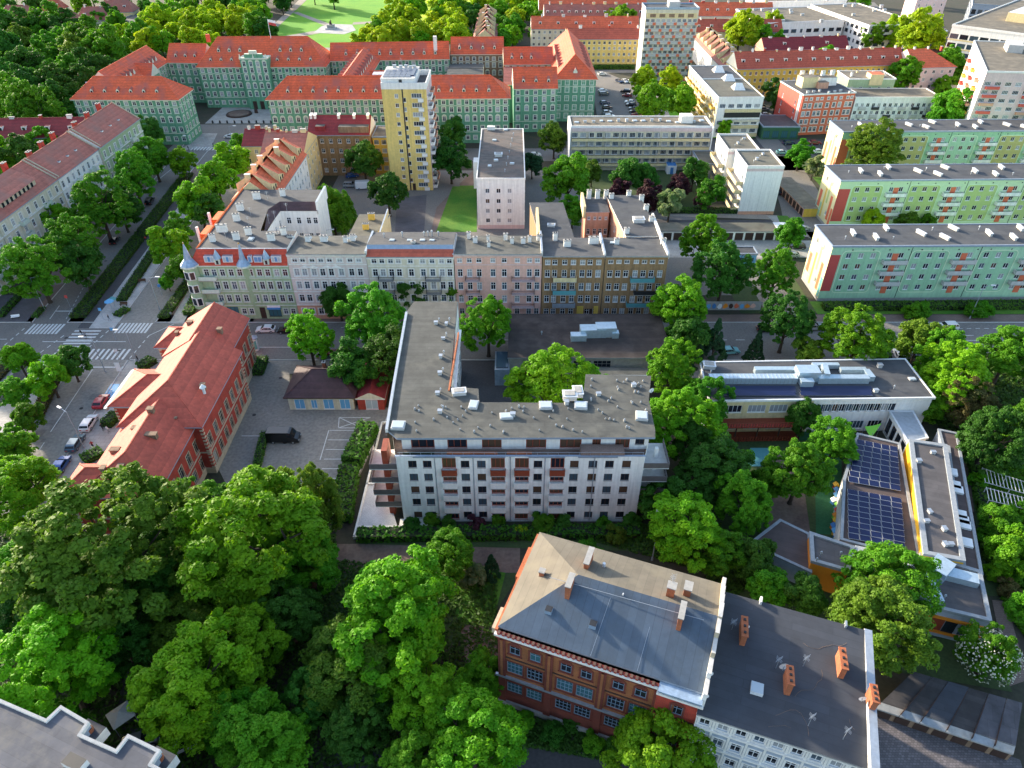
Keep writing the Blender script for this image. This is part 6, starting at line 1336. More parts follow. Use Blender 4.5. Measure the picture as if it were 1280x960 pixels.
# ================================================================ other far buildings
def simple(name, label, cat, A, B, dep, zE, wall, roof, rise=0, n=8, rows=(1.2, 4.2, 7.2, 10.2), wk='white', faces=(0,), hl=0, hr=0, side=None, gab=None, group=None, rside='gutter', ww=1.2, wh=1.4, over=.4, par=.2, z0=0, pre=None, chim=0, cm='trim_white', trim=None, dorm=0, skip_done=False, bal=None):
    b = Bld(name, label, cat, (lerp(A, B, .5)[0], lerp(A, B, .5)[1]+dep/2), group); q = rect(A, B, dep)
    for i in range(4):
        a, c = q[i], q[(i+1) % 4]; L = length(a, c); k = n if i in (0, 2) else max(1, int(n*L/length(A, B)))
        b.wall(a, c, z0, zE, (side or wall) if i in (1, 3) else wall, grid_ops(L, k, rows, ww, wh, wk) if i in faces else ())
    if trim:
        for zz in rows[1:]: wallbox(b.trim, A, B, .01, length(A, B)-.01, zz-.5, zz-.3, .12, trim)
    if rise: hip_roof(b, q, zE, rise, roof, over, hl, hr, rside, gab or side or wall)
    else: flat_roof(b, q, zE, roof, rside, .2, .3, par, 'zinc' if rside == 'gutter' else rside)
    L = length(A, B); d = ((B[0]-A[0])/L, (B[1]-A[1])/L); nn = (-d[1], d[0])
    rr = random.Random(int(A[0]*10+A[1]))
    for i in range(chim):
        f = (i+.5)/chim; dd = dep*(.5 if rise else rr.uniform(.3, .8)); chimney(b, A[0]+d[0]*L*f+nn[0]*dd, A[1]+d[1]*L*f+nn[1]*dd, zE+(rise-.3 if rise else .3), rr.choice((.6, .8, 1.6)), rr.choice((.6, .9)), rr.choice((.7, 1.1, 1.4)), atan2(d[1], d[0]), cm if rr.random() < .5 else rr.choice(('plaster_cream', 'brick_red', 'concrete_light')), 'concrete', 0)
    for i in range(dorm):
        f = (i+.5)/dorm; x, y = A[0]+d[0]*L*f+nn[0]*dep*.18, A[1]+d[1]*L*f+nn[1]*dep*.18
        def g(m): m.box(-.7, 0, -.5, .7, 2.6, 1.3, 'trim_white', 'tile_old'); m.box(-.45, -.04, .1, .45, -.01, 1.0, 'glass_dark')
        inst(cached(('dormer', 's'), g), 'dormer', b.e, (x, y, zE+rise*.36), atan2(d[1], d[0]))
    if not skip_done: b.done()
    return b, q
# ---- yellow tower
def yellow_tower():
    A, B = (-38.4, 218.5), (-25.2, 218.5); zE = 30.9; b = Bld('tower_block', 'tall yellow eleven storey tower block with solar panels on its white roof storey', 'tower block', (-32, 226)); L = 13.2
    rows = [1.2+2.72*i for i in range(11)]; dep = 15.5
    ops = grid_ops(L, [.32], rows, 1.1, 1.2, 'white')+grid_ops(L, [.50], [r-1.2 for r in rows[1:]], .8, 1.3, 'white1')+grid_ops(L, [.77], rows, 3.0, 1.35, 'strip')+[(.55*L, .1, 1.0, 2.2, 'gate')]
    b.wall(A, B, 0, zE, 'plaster_yellow', ops); q = rect(A, B, dep); b.wall(q[1], q[2], 0, zE, 'plaster_pinkpale', grid_ops(dep, 4, rows, 1.3, 1.3, 'white')); b.wall(q[2], q[3], 0, zE, 'plaster_yellow'); b.wall(q[3], q[0], 0, zE, 'plaster_yellow')
    for z in rows: balcony(b, q[1], q[2], 4, z-1.0, 4.6, 1.2, 1.0, 'plaster_white'); balcony(b, q[1], q[2], 11, z-1.0, 4.6, 1.2, 1.0, 'plaster_salmon'); balcony(b, A, B, .86*L, z-1.0, 1.6, .6, 1.0, 'trim_white')
    m = MB(); wallbox(m, A, B, L*.445, L*.475, 0, zE, .05, 'dark_metal'); m.build('drain_strip', b.e)
    flat_roof(b, q, zE, 'felt_dark', 'plaster_bright', .05, .2, 1.6, 'trim_white', 'roof', .3)
    p = [(-38.5, 219.4), (-28.6, 219.4), (-28.6, 233.6), (-38.5, 233.6)]; b.w.prism(p, 31, 33.4, 'plaster_bright'); 
    m = MB(); m.prism(offset_poly(p, .1), 33.4, 33.7, 'trim_white', 'concrete_light', True); m.build('roof', b.e)
    m = MB(); m.box(-33.2, 219.2, 31.4, -32.3, 219.45, 33.4, 'dark_metal'); m.build('door', b.e)
    def f(mm): mm.obox((0, 0, 0), (1.5, 2.6, .06), 0, 'zinc', 'solar_cell')
    for i in range(5):
        for j in range(3): inst(cached(('solar_panel', 't'), f), 'solar_panel', b.e, (-37.3+i*1.65, 222+j*2.9, 33.8), 0)
    m = MB(); m.box(-30, 222, 33.7, -29, 230.5, 34, 'solar_cell'); m.build('solar_panel', b.e)
    for x, y in ((-36, 232), (-34, 231.5), (-32.5, 232), (-31, 231), (-30, 232.3)): vent(b, x, y, 33.7, 'box', 1.2)
    antenna(b, -33.8, 231.5, 33.7, 3); b.done()
yellow_tower()
def grey_slab():
    A, B = (-9.8, 189.9), (3.6, 189.9); zE = 14.5; b = Bld('slab_block', 'long narrow grey white block seen end on with stained dark roof', 'apartment building', (-3, 215)); L = 13.4
    b.wall(A, B, 1.2, zE, 'plaster_white', grid_ops(L, [.22, .45, .68], [1.9, 4.8, 7.7, 10.7], 1.2, 1.3, 'white')); b.wall(A, B, 0, 1.2, 'plaster_pinkpale'); q = rect(A, B, 43)
    b.wall(q[1], q[2], 0, zE, 'plaster_bright', grid_ops(43, 14, [1.9, 4.8, 7.7, 10.7], 1.2, 1.3, 'white')); b.wall(q[2], q[3], 0, zE, 'plaster_bright'); b.wall(q[3], q[0], 0, zE, 'plaster_bright', grid_ops(43, 14, [1.9, 4.8, 7.7, 10.7], 1.2, 1.3, 'white'))
    flat_roof(b, q, zE, 'felt_brownstain', 'trim_white', .1, .3, .25, 'trim_white')
    vent(b, -4, 208, zE+.3, 'hatch'); 
    for u, v in ((620, 200), (612, 207), (640, 204), (618, 175), (632, 162)): vent(b, *P(u, v, 15), 14.9, 'sky', 1)
    for i in range(7): vent(b, -2+i*.4, 195+i*5.2, 14.9, 'pipe')
    m = MB(); m.box(-8, 231.5, 14.9, -5.5, 232.8, 16, 'trim_white'); m.box(-11.4, 205, 6, -9.9, 209, 14, 'trim_white'); m.build('stair_head', b.e); b.done()
felt('felt_brownstain', (.11, .095, .085), 0, (4, 1.0), var=.2, stain=(.16, .10, .075))
grey_slab()
def balconied():
    A, B = (19.4, 236.3), (65.6, 236.3); L = 46.2; zE = 14.2; b = Bld('balcony_block', 'long five storey block with continuous cream balcony bands and flat grey roof', 'apartment building', (42, 242)); q = rect(A, B, 11)
    rows = [11.0, 8.2, 5.4, 2.7]
    b.wall(A, B, 0, zE, 'plaster_pale', [(L*(i+.5)/17, z, 1.9, 1.6, 'strip') for i in range(17) for z in rows]); b.wall(q[1], q[2], 0, zE, 'plaster_bright'); b.wall(q[2], q[3], 0, zE, 'plaster_bright'); b.wall(q[3], q[0], 0, zE, 'plaster_bright')
    for z in rows:
        m = MB(); wallbox(m, A, B, .3, L-.3, z-1.0, z-.85, 1.3, 'concrete'); wallbox(m, A, B, .3, L-.3, z-.85, z+.05, 1.3, 'plaster_cream', 1.2); wallbox(m, A, B, .3, L-.3, z+.051, z+.13, 1.34, 'dark_brown', 1.16); m.build('balcony', b.e)
        m = MB()
        for i in range(9): wallbox(m, A, B, .3+i*(L-.7)/8, .4+i*(L-.7)/8, z-.8, z+1.7, 1.15, 'plaster_bright')
        m.build('partition', b.e)
    wallbox(b.trim, A, B, 0, L, 13.1, zE, .5, 'plaster_pinkpale')
    m = MB(); m.box(19.0, 235, 0, 19.4, 247, zE+.6, 'plaster_bright'); m.box(65.6, 235, 0, 66.0, 247, zE+.6, 'plaster_bright'); m.build('end_wall', b.e)
    flat_roof(b, q, zE, 'felt_brown', 'trim_white', .05, .3, .3, 'trim_white')
    for i in range(16): vent(b, 21.5+i*2.8, 240+random.uniform(0, 3), zE+.3, ['sky', 'box', 'box', 'sky'][i % 4], 1.2)
    m = MB(); m.box(56, 240, zE+.3, 60, 243.5, zE+2.6, 'trim_white'); m.build('lift_head', b.e)
    m = MB(); m.box(52.0, 232.5, 0, 55, 236.2, 2.9, 'white_paint', 'paint_blue'); m.box(53, 232.4, .1, 54, 232.5, 2.3, 'paint_blue'); m.build('porch', b.e); b.done()
balconied()
def stepped():
    b = Bld('stepped_block', 'white stepped apartment block with yellow balcony parapets and blank white end wall', 'apartment building', (74, 210)); zE = 14
    for (x0, x1, y0, y1) in ((67.5, 78.2, 199.9, 214), (65.5, 75, 214.01, 228.5)):
        b.wall((x0, y0), (x1, y0), 1, zE, 'plaster_bright'); b.wall((x0, y0), (x1, y0), 0, 1, 'plaster_salmon'); b.wall((x1, y0), (x1, y1), 0, zE, 'plaster_bright'); b.wall((x1, y1), (x0, y1), 0, zE, 'plaster_bright')
        L = y1-y0; b.wall((x0, y1), (x0, y0), 0, zE, 'plaster_bright', grid_ops(L, [.3, .6, .85], [1.5, 4.2, 6.9, 9.7], 1.8, 1.6, 'strip'))
        for z in (2.9, 5.6, 8.4, 11.0): balcony(b, (x0, y1), (x0, y0), L*.55, z-2.3, L*.78, 2.0, 1.1, 'plaster_cream', 'concrete')
        wallbox(b.trim, (x0, y0), (x1, y0), 0, x1-x0, zE-.8, zE, .05, 'plaster_pinkpale')
        flat_roof(b, [(x0, y0), (x1, y0), (x1, y1), (x0, y1)], zE, 'felt_olive', 'trim_white', .05, .3, .5, 'trim_white')
        for k in range(4): vent(b, x0+3+k*1.5, y0+4+k*2.2, zE+.3, 'box' if k % 2 else 'pipe')
    m = MB()
    for x in (70.2, 72.9, 75.6): wallbox(m, (67.5, 199.9), (78.2, 199.9), x-67.5, x-67.45, 1, 13.2, .03, 'concrete_light')
    m.build('panel_joint', b.e)
    b.done()
    b, q = simple('low_link', 'low white link building left of the stepped block', 'building', (60, 222), (66, 222), 12, 7, 'plaster_lavender', 'felt_olive', n=2, rows=(1.4, 4.4))
stepped()
def garages():
    A, B = (36, 182.4), (79, 182.4); L = 43; b = Bld('garage_row', 'long low row of brown doored garages behind the tenements', 'garages', (57, 185)); q = rect(A, B, 5.4)
    b.wall(A, B, 0, 2.6, 'trim_white', [(1.6+i*2.85, .05, 2.3, 2.2, 'garage') for i in range(15)]); [b.wall(q[i], q[(i+1) % 4], 0, 2.6, 'concrete') for i in (1, 2, 3)]
    flat_roof(b, [q[0], lerp(q[0], q[1], .88), lerp(q[3], q[2], .88), q[3]], 2.6, 'felt_olive', 'concrete', .2, .2); m = MB(); m.box(73.9, 182.1, 2.65, 79.2, 188, 2.9, 'concrete_light', 'white_metal'); m.build('roof', b.e); b.done()
    b = Bld('garage_row', 'second garage row with dark roof running away beside the white stepped block', 'garages', (92, 210)); A, B = (90.5, 219), (86.5, 196)
    A, B = (84.3, 222), (86.3, 198); L = length(A, B); q = rect(A, B, 5.5); b.wall(A, B, 0, 2.6, 'plaster_salmon', [(1.3+i*2.65, .05, 2.1, 2.1, 'garage') for i in range(9)]); [b.wall(q[i], q[(i+1) % 4], 0, 2.6, 'plaster_yellow2') for i in (1, 2, 3)]; flat_roof(b, q, 2.6, 'felt_brown', 'concrete', .2, .2); b.done()
    b, q = simple('shed', 'low dark shed behind the garages by the spruce trees', 'shed', (56, 168), (64, 168), 4, 2.8, 'paint_skyblue', 'felt_dark', n=3, rows=(1.0,), wk='shop', ww=1.4, wh=1.0)
    t = thing('graffiti_wall', 'low wall sprayed with blue and orange graffiti beside the road', 'wall', (52, 145, 0)); m = MB(); m.box(46, 145, 0, 59, 145.3, 2.2, 'concrete'); m.build('wall', t)
    rr = random.Random(8)
    for k in range(9): m = MB(); x = 46.6+k*1.3; n = 7; V = [(x+.75*cos(2*pi*i/n)*rr.uniform(.6, 1), 144.97-.003*k, 1.1+.85*sin(2*pi*i/n)*rr.uniform(.6, 1)) for i in range(n)]; m.face(V[::-1] if False else V, ['paint_skyblue', 'paint_blue', 'white_paint', 'paint_orange', 'dark_brown', 'paint_redorange', 'paint_skyblue', 'paint_orange', 'plaster_pink'][k]); m.build('sprayed_patch', t)
garages()
def highrise():
    zE = 30; A, B = (59.5, 351), (83, 351); L = 23.5; b = Bld('tower_block', 'eleven storey white high rise with red chequered balcony panels', 'tower block', (71, 357)); q = rect(A, B, 12)
    rows = [1.3+2.62*i for i in range(10)]
    b.wall(A, B, 0, zE, 'plaster_pale', [(L*(i+.5)/10, z, 1.7, 1.4, 'strip') for i in range(10) for z in rows]); [b.wall(q[i], q[(i+1) % 4], 0, zE, 'plaster_bright') for i in (1, 2, 3)]
    for j, z in enumerate(rows):
        balcony(b, A, B, L/2, z-1.0, L-1.2, .8, .9, 'concrete_light', 'concrete')
        for i in range(5):
            m = MB(); x = L*(i+.22+.38*(j % 2))/5+.6; wallbox(m, A, B, x, x+1.35, z-1.0, z+.1, .92, 'paint_redorange', .8); m.build('red_panel', b.e)
    wallbox(b.trim, A, B, .5, L-.5, 26.6, 28.6, .1, 'plaster_cream')
    for i in range(5): wallbox(b.trim, A, B, 2+i*4.2, 4.6+i*4.2, 26.9, 28.3, .15, 'plaster_brown')
    flat_roof(b, q, zE, 'felt_dark', 'zinc_blue', .2, .3, .6, 'zinc'); m = MB(); m.box(70, 354, zE, 75, 359, zE+2.6, 'concrete_light'); m.build('lift_head', b.e); b.done()
highrise()
def office():
    A, B = (75.8, 270.5), (92.5, 271); zE = 14; b = Bld('office_block', 'four storey block with zigzag yellow balconies and grey roof beside the car park trees', 'apartment building', (84, 295)); q = rect(A, B, 47); L = 16.7
    b.wall(A, B, 0, zE, 'plaster_bright', [(L*(i+.6)/5.2, z, 2.2, 1.5, 'strip') for i in range(5) for z in (1.6, 4.6, 10.6)]); wallbox(b.trim, A, B, 3, L-.2, 7.2, 9.0, .1, 'dark_metal'); wallbox(b.trim, A, B, 3, L-.2, 9.3, 10.3, .8, 'plaster_cream'); wallbox(b.trim, A, B, 3, L-.2, 3.4, 4.4, .8, 'plaster_cream'); wallbox(b.trim, A, B, 3, L-.2, .4, 1.4, .8, 'plaster_cream'); wallbox(b.trim, A, B, 3, L-.2, 5.8, 6.6, .8, 'plaster_pale')
    b.wall(q[1], q[2], 0, zE, 'plaster_pale', grid_ops(47, 15, [1.6, 4.6, 7.6, 10.6], 1.6, 1.5, 'white')); b.wall(q[2], q[3], 0, zE, 'plaster_cream'); b.wall(q[3], q[0], 0, zE, 'plaster_cream', grid_ops(47, 12, [1.6, 4.6, 7.6, 10.6], 1.8, 1.5, 'strip'))
    for z in (3, 6, 9, 12):
        for k in range(8): balcony(b, q[3], q[0], 3+k*5.6, z-2.6, 4.2, 1.4, 1.0, 'plaster_yellow2' if (k+z) % 2 else 'plaster_cream', 'concrete')
    flat_roof(b, [q[0], q[1], lerp(q[1], q[2], .55), lerp(q[0], q[3], .55)], zE, 'felt_olive', 'trim_white', .1, .3, .3, 'zinc'); flat_roof(b, [lerp(q[0], q[3], .55), lerp(q[1], q[2], .55), q[2], q[3]], zE+.01, 'felt_dark', 'trim_white', .1, .3, .3, 'zinc')
    m = MB()
    for x, y in ((86, 283), (85.5, 296), (84.5, 309)): m.idx([(x-2.2, y-2.5, zE+.3), (x+2.2, y-2.5, zE+.3), (x+2.2, y+2.5, zE+.3), (x-2.2, y+2.5, zE+.3), (x-1.2, y, zE+2.4), (x+1.2, y, zE+2.4)], [(0, 1, 5, 4), (1, 2, 5), (2, 3, 4, 5), (3, 0, 4)], 'trim_white')
    m.build('roof_lantern', b.e); b.done()
    simple('shop_pavilion', 'low shop pavilion with green fascia between the office block and the coral house', 'shop', (93.5, 268), (107, 268), 14, 4.4, 'green_metal', 'felt_dark', n=4, rows=(.5,), wk='shop', ww=2.4, wh=2.6)
office()
def coral():
    A, B = (107.5, 272.5), (127.8, 275.6); zE = 14.6; L = length(A, B); b = Bld('coral_house', 'coral red five storey corner house with blue grey flat roof', 'apartment building', (117, 282)); q = rect(A, B, 19)
    cols = [.07, .165, .285, .37, .50, .63, .74, .87, .95]
    b.wall(A, B, 0, zE, 'plaster_coral', grid_ops(L, cols, [1.2, 4.1, 7.0, 9.9], 1.1, 1.7, 'greyw')+grid_ops(L, cols, [12.8], .8, .8, 'greyw')); b.wall(q[3], q[0], 0, zE, 'plaster_coral2', grid_ops(19, [.2, .75], [4.1, 7, 9.9], 1, 1.6, 'white')); b.wall(q[1], q[2], 0, zE, 'plaster_coral'); b.wall(q[2], q[3], 0, zE, 'plaster_coral')
    for z in (12.2, 3.5): wallbox(b.trim, A, B, 0, L, z, z+.15, .1, 'plaster_salmon')
    wallbox(b.trim, q[3], q[0], 16.5, 17.1, 0, zE, .2, 'trim_white'); wallbox(b.trim, q[3], q[0], 17.6, 18.1, 0, zE, .2, 'trim_white')
    flat_roof(b, q, zE, 'felt_dark', 'trim_white', .2, .3, .15, 'zinc')
    for i in range(7): vent(b, A[0]+2+i*2.6, A[1]+2+(i % 3)*1.2, zE+.3, 'box', 1.1)
    for (x, y, w_, d_, h_, m_) in ((112, 284, 6, 5, 4, 'plaster_cream'), (117, 282, 4, 3, 2.5, 'plaster_salmon'), (120, 287, 7, 5, 3.2, 'plaster_bright')): m = MB(); m.obox((x, y, zE), (w_, d_, h_), .15, m_, 'felt_brown'); m.build('roof_house', b.e)
    for i in range(4): chimney(b, 111+i*4, 288+(i % 2), zE+3, 1.4, .9, 1.8, .15, 'trim_white', 'concrete', 0)
    b.done()
    b, q = simple('grey_white_block', 'pale grey block with irregular balcony pattern joined to the coral house', 'apartment building', (128.4, 275.6), (160, 275.6), 12, 12.8, 'plaster_white', 'felt_brown', n=15, rows=(1.2, 4, 6.8, 9.6), skip_done=True, rside='trim_white')
    for i in range(6):
        for k in range(3): balcony(b, (128.4, 275.6), (160, 275.6), 3.2+i*5, 3+k*2.9, 2.6, .8, 1.0, 'concrete_light' if (i+k) % 3 else 'dark_metal', 'concrete')
    b.done()
    b, q = simple('green_rear_house', 'pale green rear house with orange roof patch behind the grey white block', 'house', (130, 289), (148, 289), 12, 16, 'plaster_green_pale', 'felt_brown', n=5, rows=(4, 8, 12), rside='trim_white', chim=4, skip_done=True); m = MB(); m.box(138, 288.6, 14, 143, 293, 18, 'plaster_cream', 'tile_orange'); m.build('attic', b.e); b.done()
coral()
# long red roofed yellow rows
simple('red_roof_row', 'long yellow row with red tiled roof full of skylights and a pink end house', 'apartment building', (96, 322), (171, 330), 13, 12, 'plaster_yellow2', 'tile_red', 5.5, n=30, rows=(1, 3.8, 6.6, 9.4), ww=1.1, wh=1.4, gab='plaster_bright', side='plaster_cream', chim=14, dorm=12)
simple('pink_end_house', 'pale pink hipped roof house ending the long red roofed row', 'house', (171.5, 322), (190, 324), 18, 12.5, 'plaster_pinkpale', 'tile_orange', 5.5, n=5, rows=(1, 4, 7, 10), faces=(0, 1), hr=1, chim=3)
simple('yellow_row', 'yellow four storey row with red roof and white attic band behind the car park', 'apartment building', (27, 383), (70, 383), 13, 11.5, 'plaster_yellow', 'tile_red', 4, n=17, rows=(1, 3.9, 6.7, 9.2), gab='plaster_cream', chim=3, bal=1)
b_, q_ = simple('cream_dormer_row', 'cream row with red roof and white dormer boxes behind the yellow row', 'apartment building', (10, 405), (66, 405), 12, 12, 'plaster_pale', 'tile_orange', 5, n=20, rows=(1, 4, 7, 9.8), gab='plaster_bright', chim=5, dorm=6)
simple('red_roof_row', 'red roofed row of many chimneys at the top middle edge', 'apartment building', (18, 440), (74, 440), 14, 11, 'plaster_pale', 'tile_old', 6, n=18, rows=(4, 7), gab='plaster_bright', chim=9, dorm=14)
simple('red_roof_row', 'steep red roofed row cut by the top edge left of the high rise', 'apartment building', (16, 470), (80, 470), 14, 10, 'plaster_pinkpale', 'tile_orange', 7, n=12, rows=(4, 7), chim=8, gab='plaster_bright')
simple('red_roof_row', 'red roofed row behind the high rise on its right', 'apartment building', (88, 408), (142, 408), 13, 10, 'plaster_pale', 'tile_red', 5, n=14, rows=(4, 7), chim=7, dorm=8)
simple('red_roof_row', 'second red roofed row behind the high rise at the top edge', 'apartment building', (92, 452), (150, 452), 13, 10, 'plaster_pale', 'tile_orange', 6, n=12, rows=(4, 7), chim=8, dorm=10)
def sawtooth(label, x0, x1, y0, y1, zE, n, name='dormer_row', rise=5, tm='tile_orange', side='plaster_bright', grp=None):
    """row with big cream cross gables on both slopes; ridge runs away from the camera"""
    b = Bld(name, label, 'tenement house', ((x0+x1)/2, (y0+y1)/2), grp); P4 = [(x1, y0), (x1, y1), (x0, y1), (x0, y0)]
    b.wall((x0, y0), (x1, y0), 0, zE, 'plaster_cream'); L = y1-y0
    b.wall((x1, y0), (x1, y1), 0, zE, side, grid_ops(L, max(2, int(L/3)), [1.2, 4.5, 7.8, 11.2][:max(1, int(zE/3.4))], 1.1, 1.7, 'plain_sash')); b.wall((x1, y1), (x0, y1), 0, zE, 'plaster_cream'); b.wall((x0, y1), (x0, y0), 0, zE, side, grid_ops(L, max(2, int(L/3)), [1.2, 4.5, 7.8, 11.2][:max(1, int(zE/3.4))], 1.1, 1.7, 'plain_sash'))
    hip_roof(b, P4, zE, rise, tm, .4, 0, 0, 'gutter', 'plaster_cream'); w_ = (x1-x0)/2; xm = (x0+x1)/2
    for i in range(n):
        y = y0+L*(i+.35)/n; dl = L/n*.62
        for sx in (-1, 1):
            xe = xm+sx*(w_-1.0); m = MB(); zt = zE+rise*1.22; zb = zE+.4
            # a shed box growing out of the slope: cream cheeks, tiled top
            V = [(xm+sx*.1, y, zt), (xe, y, zt-2.6), (xe, y, zb), (xm+sx*.1, y+dl, zt-1.6), (xe, y+dl, zt-4), (xe, y+dl, zb)]
            m.face([V[0], V[1], V[2]] if sx < 0 else [V[0], V[2], V[1]], 'plaster_cream'); m.face([V[3], V[5], V[4]] if sx < 0 else [V[3], V[4], V[5]], 'plaster_cream'); m.face([V[0], V[3], V[4], V[1]], tm); m.face([V[1], V[4], V[5], V[2]], 'plaster_cream')
            for k in range(2): yy = y+dl*(.2+.45*k); m.face([(xe+sx*.03, yy, zb+.7), (xe+sx*.03, yy+.9, zb+.7), (xe+sx*.03, yy+.9, zb+1.9), (xe+sx*.03, yy, zb+1.9)], 'glass_dark')
            m.build('dormer', b.e)
        chimney(b, xm+random.uniform(-2, 2), y-.6, zE+rise-1.4, 1.3, .6, 2.6, 0, 'plaster_cream', 'plaster_bright', 0)
    b.done(); return b
sawtooth('steep red roofed boulevard house with four rows of cream box dormers', -73, -61.8, 176.6, 211, 14.2, 5)
sawtooth('white dormered terrace to the right of the high rise', 93, 105, 335, 395, 9.5, 7, tm='tile_old'); sawtooth('small pale red terrace seen end on above the green roofed hall', -20, -8, 398, 470, 8, 6, tm='tile_old')
# red roofed parts north of the sawtooth house
def boulevard_north():
    b, q = simple('red_tenement', 'red roofed tenement with grey hatch and white chimneys north of the box dormer house', 'tenement house', (-76, 211.8), (-63, 211.8), 19, 13.2, 'plaster_cream', 'tile_old', 4.5, n=4, rows=(1.2, 4.4, 7.6, 10.6), faces=(0, 1, 3), chim=5, skip_done=True, cm='trim_white')
    b.done()
    b, q = simple('brown_courtyard_house', 'ochre brown courtyard house with dark red mansard and long grey dormer', 'tenement house', (-66, 231.3), (-46, 231.3), 12, 13.5, 'plaster_ochre', 'tile_crimson', 4.4, n=7, rows=(1.2, 4.4, 7.6, 10.8), wk='plain_sash', gab='plaster_bright', skip_done=True)
    m = MB(); m.box(-56, 231.7, 13.6, -46.3, 236, 15.9, 'plaster_brown', 'felt_grey'); m.box(-63.5, 232.2, 14.2, -60.5, 234.5, 15.9, 'tile_crimson', 'felt_grey'); m.build('dormer', b.e)
    for x in (-65.5, -64.2, -56.5, -51.5, -47): chimney(b, x, 237.5, 16.2, .8, 2.8, 1.9, .1, 'trim_white', 'trim_white', 0)
    b.done()
    simple('yellow_wing', 'yellow three storey wing between the brown courtyard house and the yellow tower', 'apartment building', (-45.6, 233), (-36, 233), 11, 12, 'plaster_yellow2', 'felt_brown', n=4, rows=(1.2, 4.1, 7.0, 9.8), ww=1.6, wh=1.5, wk='strip')
    simple('red_tenement', 'low crimson roofed house on the boulevard corner before the square', 'tenement house', (-88, 231), (-76.5, 231), 12, 10, 'plaster_cream', 'tile_crimson', 3.6, n=4, rows=(1.2, 4.4, 7.4), faces=(0, 3), chim=4, cm='trim_white')
boulevard_north()
# ---- cream and pale green tenements along the left edge
def left_row():
    X = -125.4
    def h(label, y0, y1, mat, zE, tm, n, dorm=None, sl=5.2, x=X, rows=(1.4, 4.8, 8.2, 11.6)):
        b = Bld('boulevard_tenement', label, 'tenement house', (x-6, (y0+y1)/2), 'tenements along the left edge', False); L = y1-y0
        b.wall((x, y0), (x, y1), 0, zE, mat, grid_ops(L, n, rows, 1.15, 1.9, 'sash')); b.wall((x, y1), (x-14, y1), 0, zE, mat); b.wall((x-14, y1), (x-14, y0), 0, zE, mat, grid_ops(L, n, rows, 1.1, 1.6, 'plain_sash')); b.wall((x-14, y0), (x, y0), 0, zE, 'plaster_pale')
        for z in (rows[1]-.7, rows[3]-.6, zE-.4): wallbox(b.trim, (x, y0), (x, y1), .01, L-.01, z, z+.25, .2, 'trim_white')
        hip_roof(b, [(x, y0), (x, y1), (x-14, y1), (x-14, y0)], zE, sl, tm, .5, 0, 0, 'gutter', 'trim_white')
        for z in rows[1:]:
            for f in (.3, .7): balcony(b, (x, y0), (x, y1), f*L, z-.9, 2.8, 1.1, 1.0, 'trim_greenwhite', 'concrete_light')
        if dorm:
            m = MB(); m.idx([(x-1.4, y0+L*.2, zE+.9), (x-1.4, y0+L*.75, zE+.9), (x-1.4, y0+L*.75, zE+2.6), (x-1.4, y0+L*.2, zE+2.6), (x-7, y0+L*.2, zE+5.3), (x-7, y0+L*.75, zE+5.3)], [(0, 1, 2, 3)], 'trim_stone'); m.idx([(x-1.0, y0+L*.18, zE+2.65), (x-1.0, y0+L*.77, zE+2.65), (x-7, y0+L*.77, zE+5.4), (x-7, y0+L*.18, zE+5.4)], [(0, 1, 2, 3)], tm); m.idx([(x-1.4, y0+L*.2, zE+.9), (x-1.4, y0+L*.2, zE+2.6), (x-7, y0+L*.2, zE+5.3)], [(0, 2, 1)], 'trim_stone')
            for k in range(8): m.box(x-1.38, y0+L*.2+.3+k*L*.066, zE+1.2, x-1.3, y0+L*.2+1.1+k*L*.066, zE+2.4, 'glass_dark')
            m.build('dormer', b.e)
        for f in (.02, .98): m = MB(); m.idx([(x+.2, y0+L*f-.15, zE), (x-7, y0+L*f-.15, zE+sl+.45), (x-14.2, y0+L*f-.15, zE), (x+.2, y0+L*f+.15, zE), (x-7, y0+L*f+.15, zE+sl+.45), (x-14.2, y0+L*f+.15, zE), (x+.2, y0+L*f-.15, zE+.45), (x+.2, y0+L*f+.15, zE+.45)], [(0, 6, 1, 2), (3, 5, 4, 7), (6, 7, 4, 1), (0, 3, 7, 6)], 'trim_stone'); m.build('party_wall', b.e)
        for k in range(3): chimney(b, x-7.5-k, y0+L*(.15+.34*k), zE+sl-1, .9, 1.6, 2.0, 0, 'brick_red', 'concrete', 2)
        for k in range(3): x_ = x-2.5; m = MB(); yy = y0+L*(.3+.2*k); zz = zE+sl*2/7*.9; m.obox((x-2.6, yy, zz+.6), (.9, .8, .35), 0, 'white_metal', 'glass_mid'); m.build('skylight', b.e)
        b.done(); return b
    h('cream tenement at the left edge nearest the crossroads', 138, 161, 'plaster_pale', 14.6, 'tile_old', 7); h('cream boulevard tenement with a long curved attic dormer', 161.3, 190, 'plaster_pale', 14.8, 'tile_old', 8, dorm=True)
    h('white fronted boulevard tenement with smooth brownish red roof', 190.3, 214, 'plaster_white', 14.8, 'tile_old', 8); h('pale green tenement at the north end of the left row', 214.3, 243, 'plaster_green_pale', 15.2, 'tile_old', 8, x=X+.5)
    h('cream tenement cut by the left edge beside the long clipped hedge', 100, 121, 'plaster_pale', 14.6, 'tile_old', 7, x=-133)
    simple('side_street_house', 'pale green house with red mansard and blue attic windows behind the left row', 'tenement house', (-178, 232), (-141, 234), 12, 12, 'plaster_green_pale', 'tile_crimson', 4.5, n=12, rows=(1.3, 4.5, 8.0), chim=4, dorm=5); simple('side_street_house', 'white house with pale blue and grey roofs at the far left edge', 'house', (-205, 228), (-179, 231), 14, 10, 'plaster_pale', 'zinc_blue', 3, n=5, rows=(1.3, 4.5, 7.3), chim=4)
left_row()
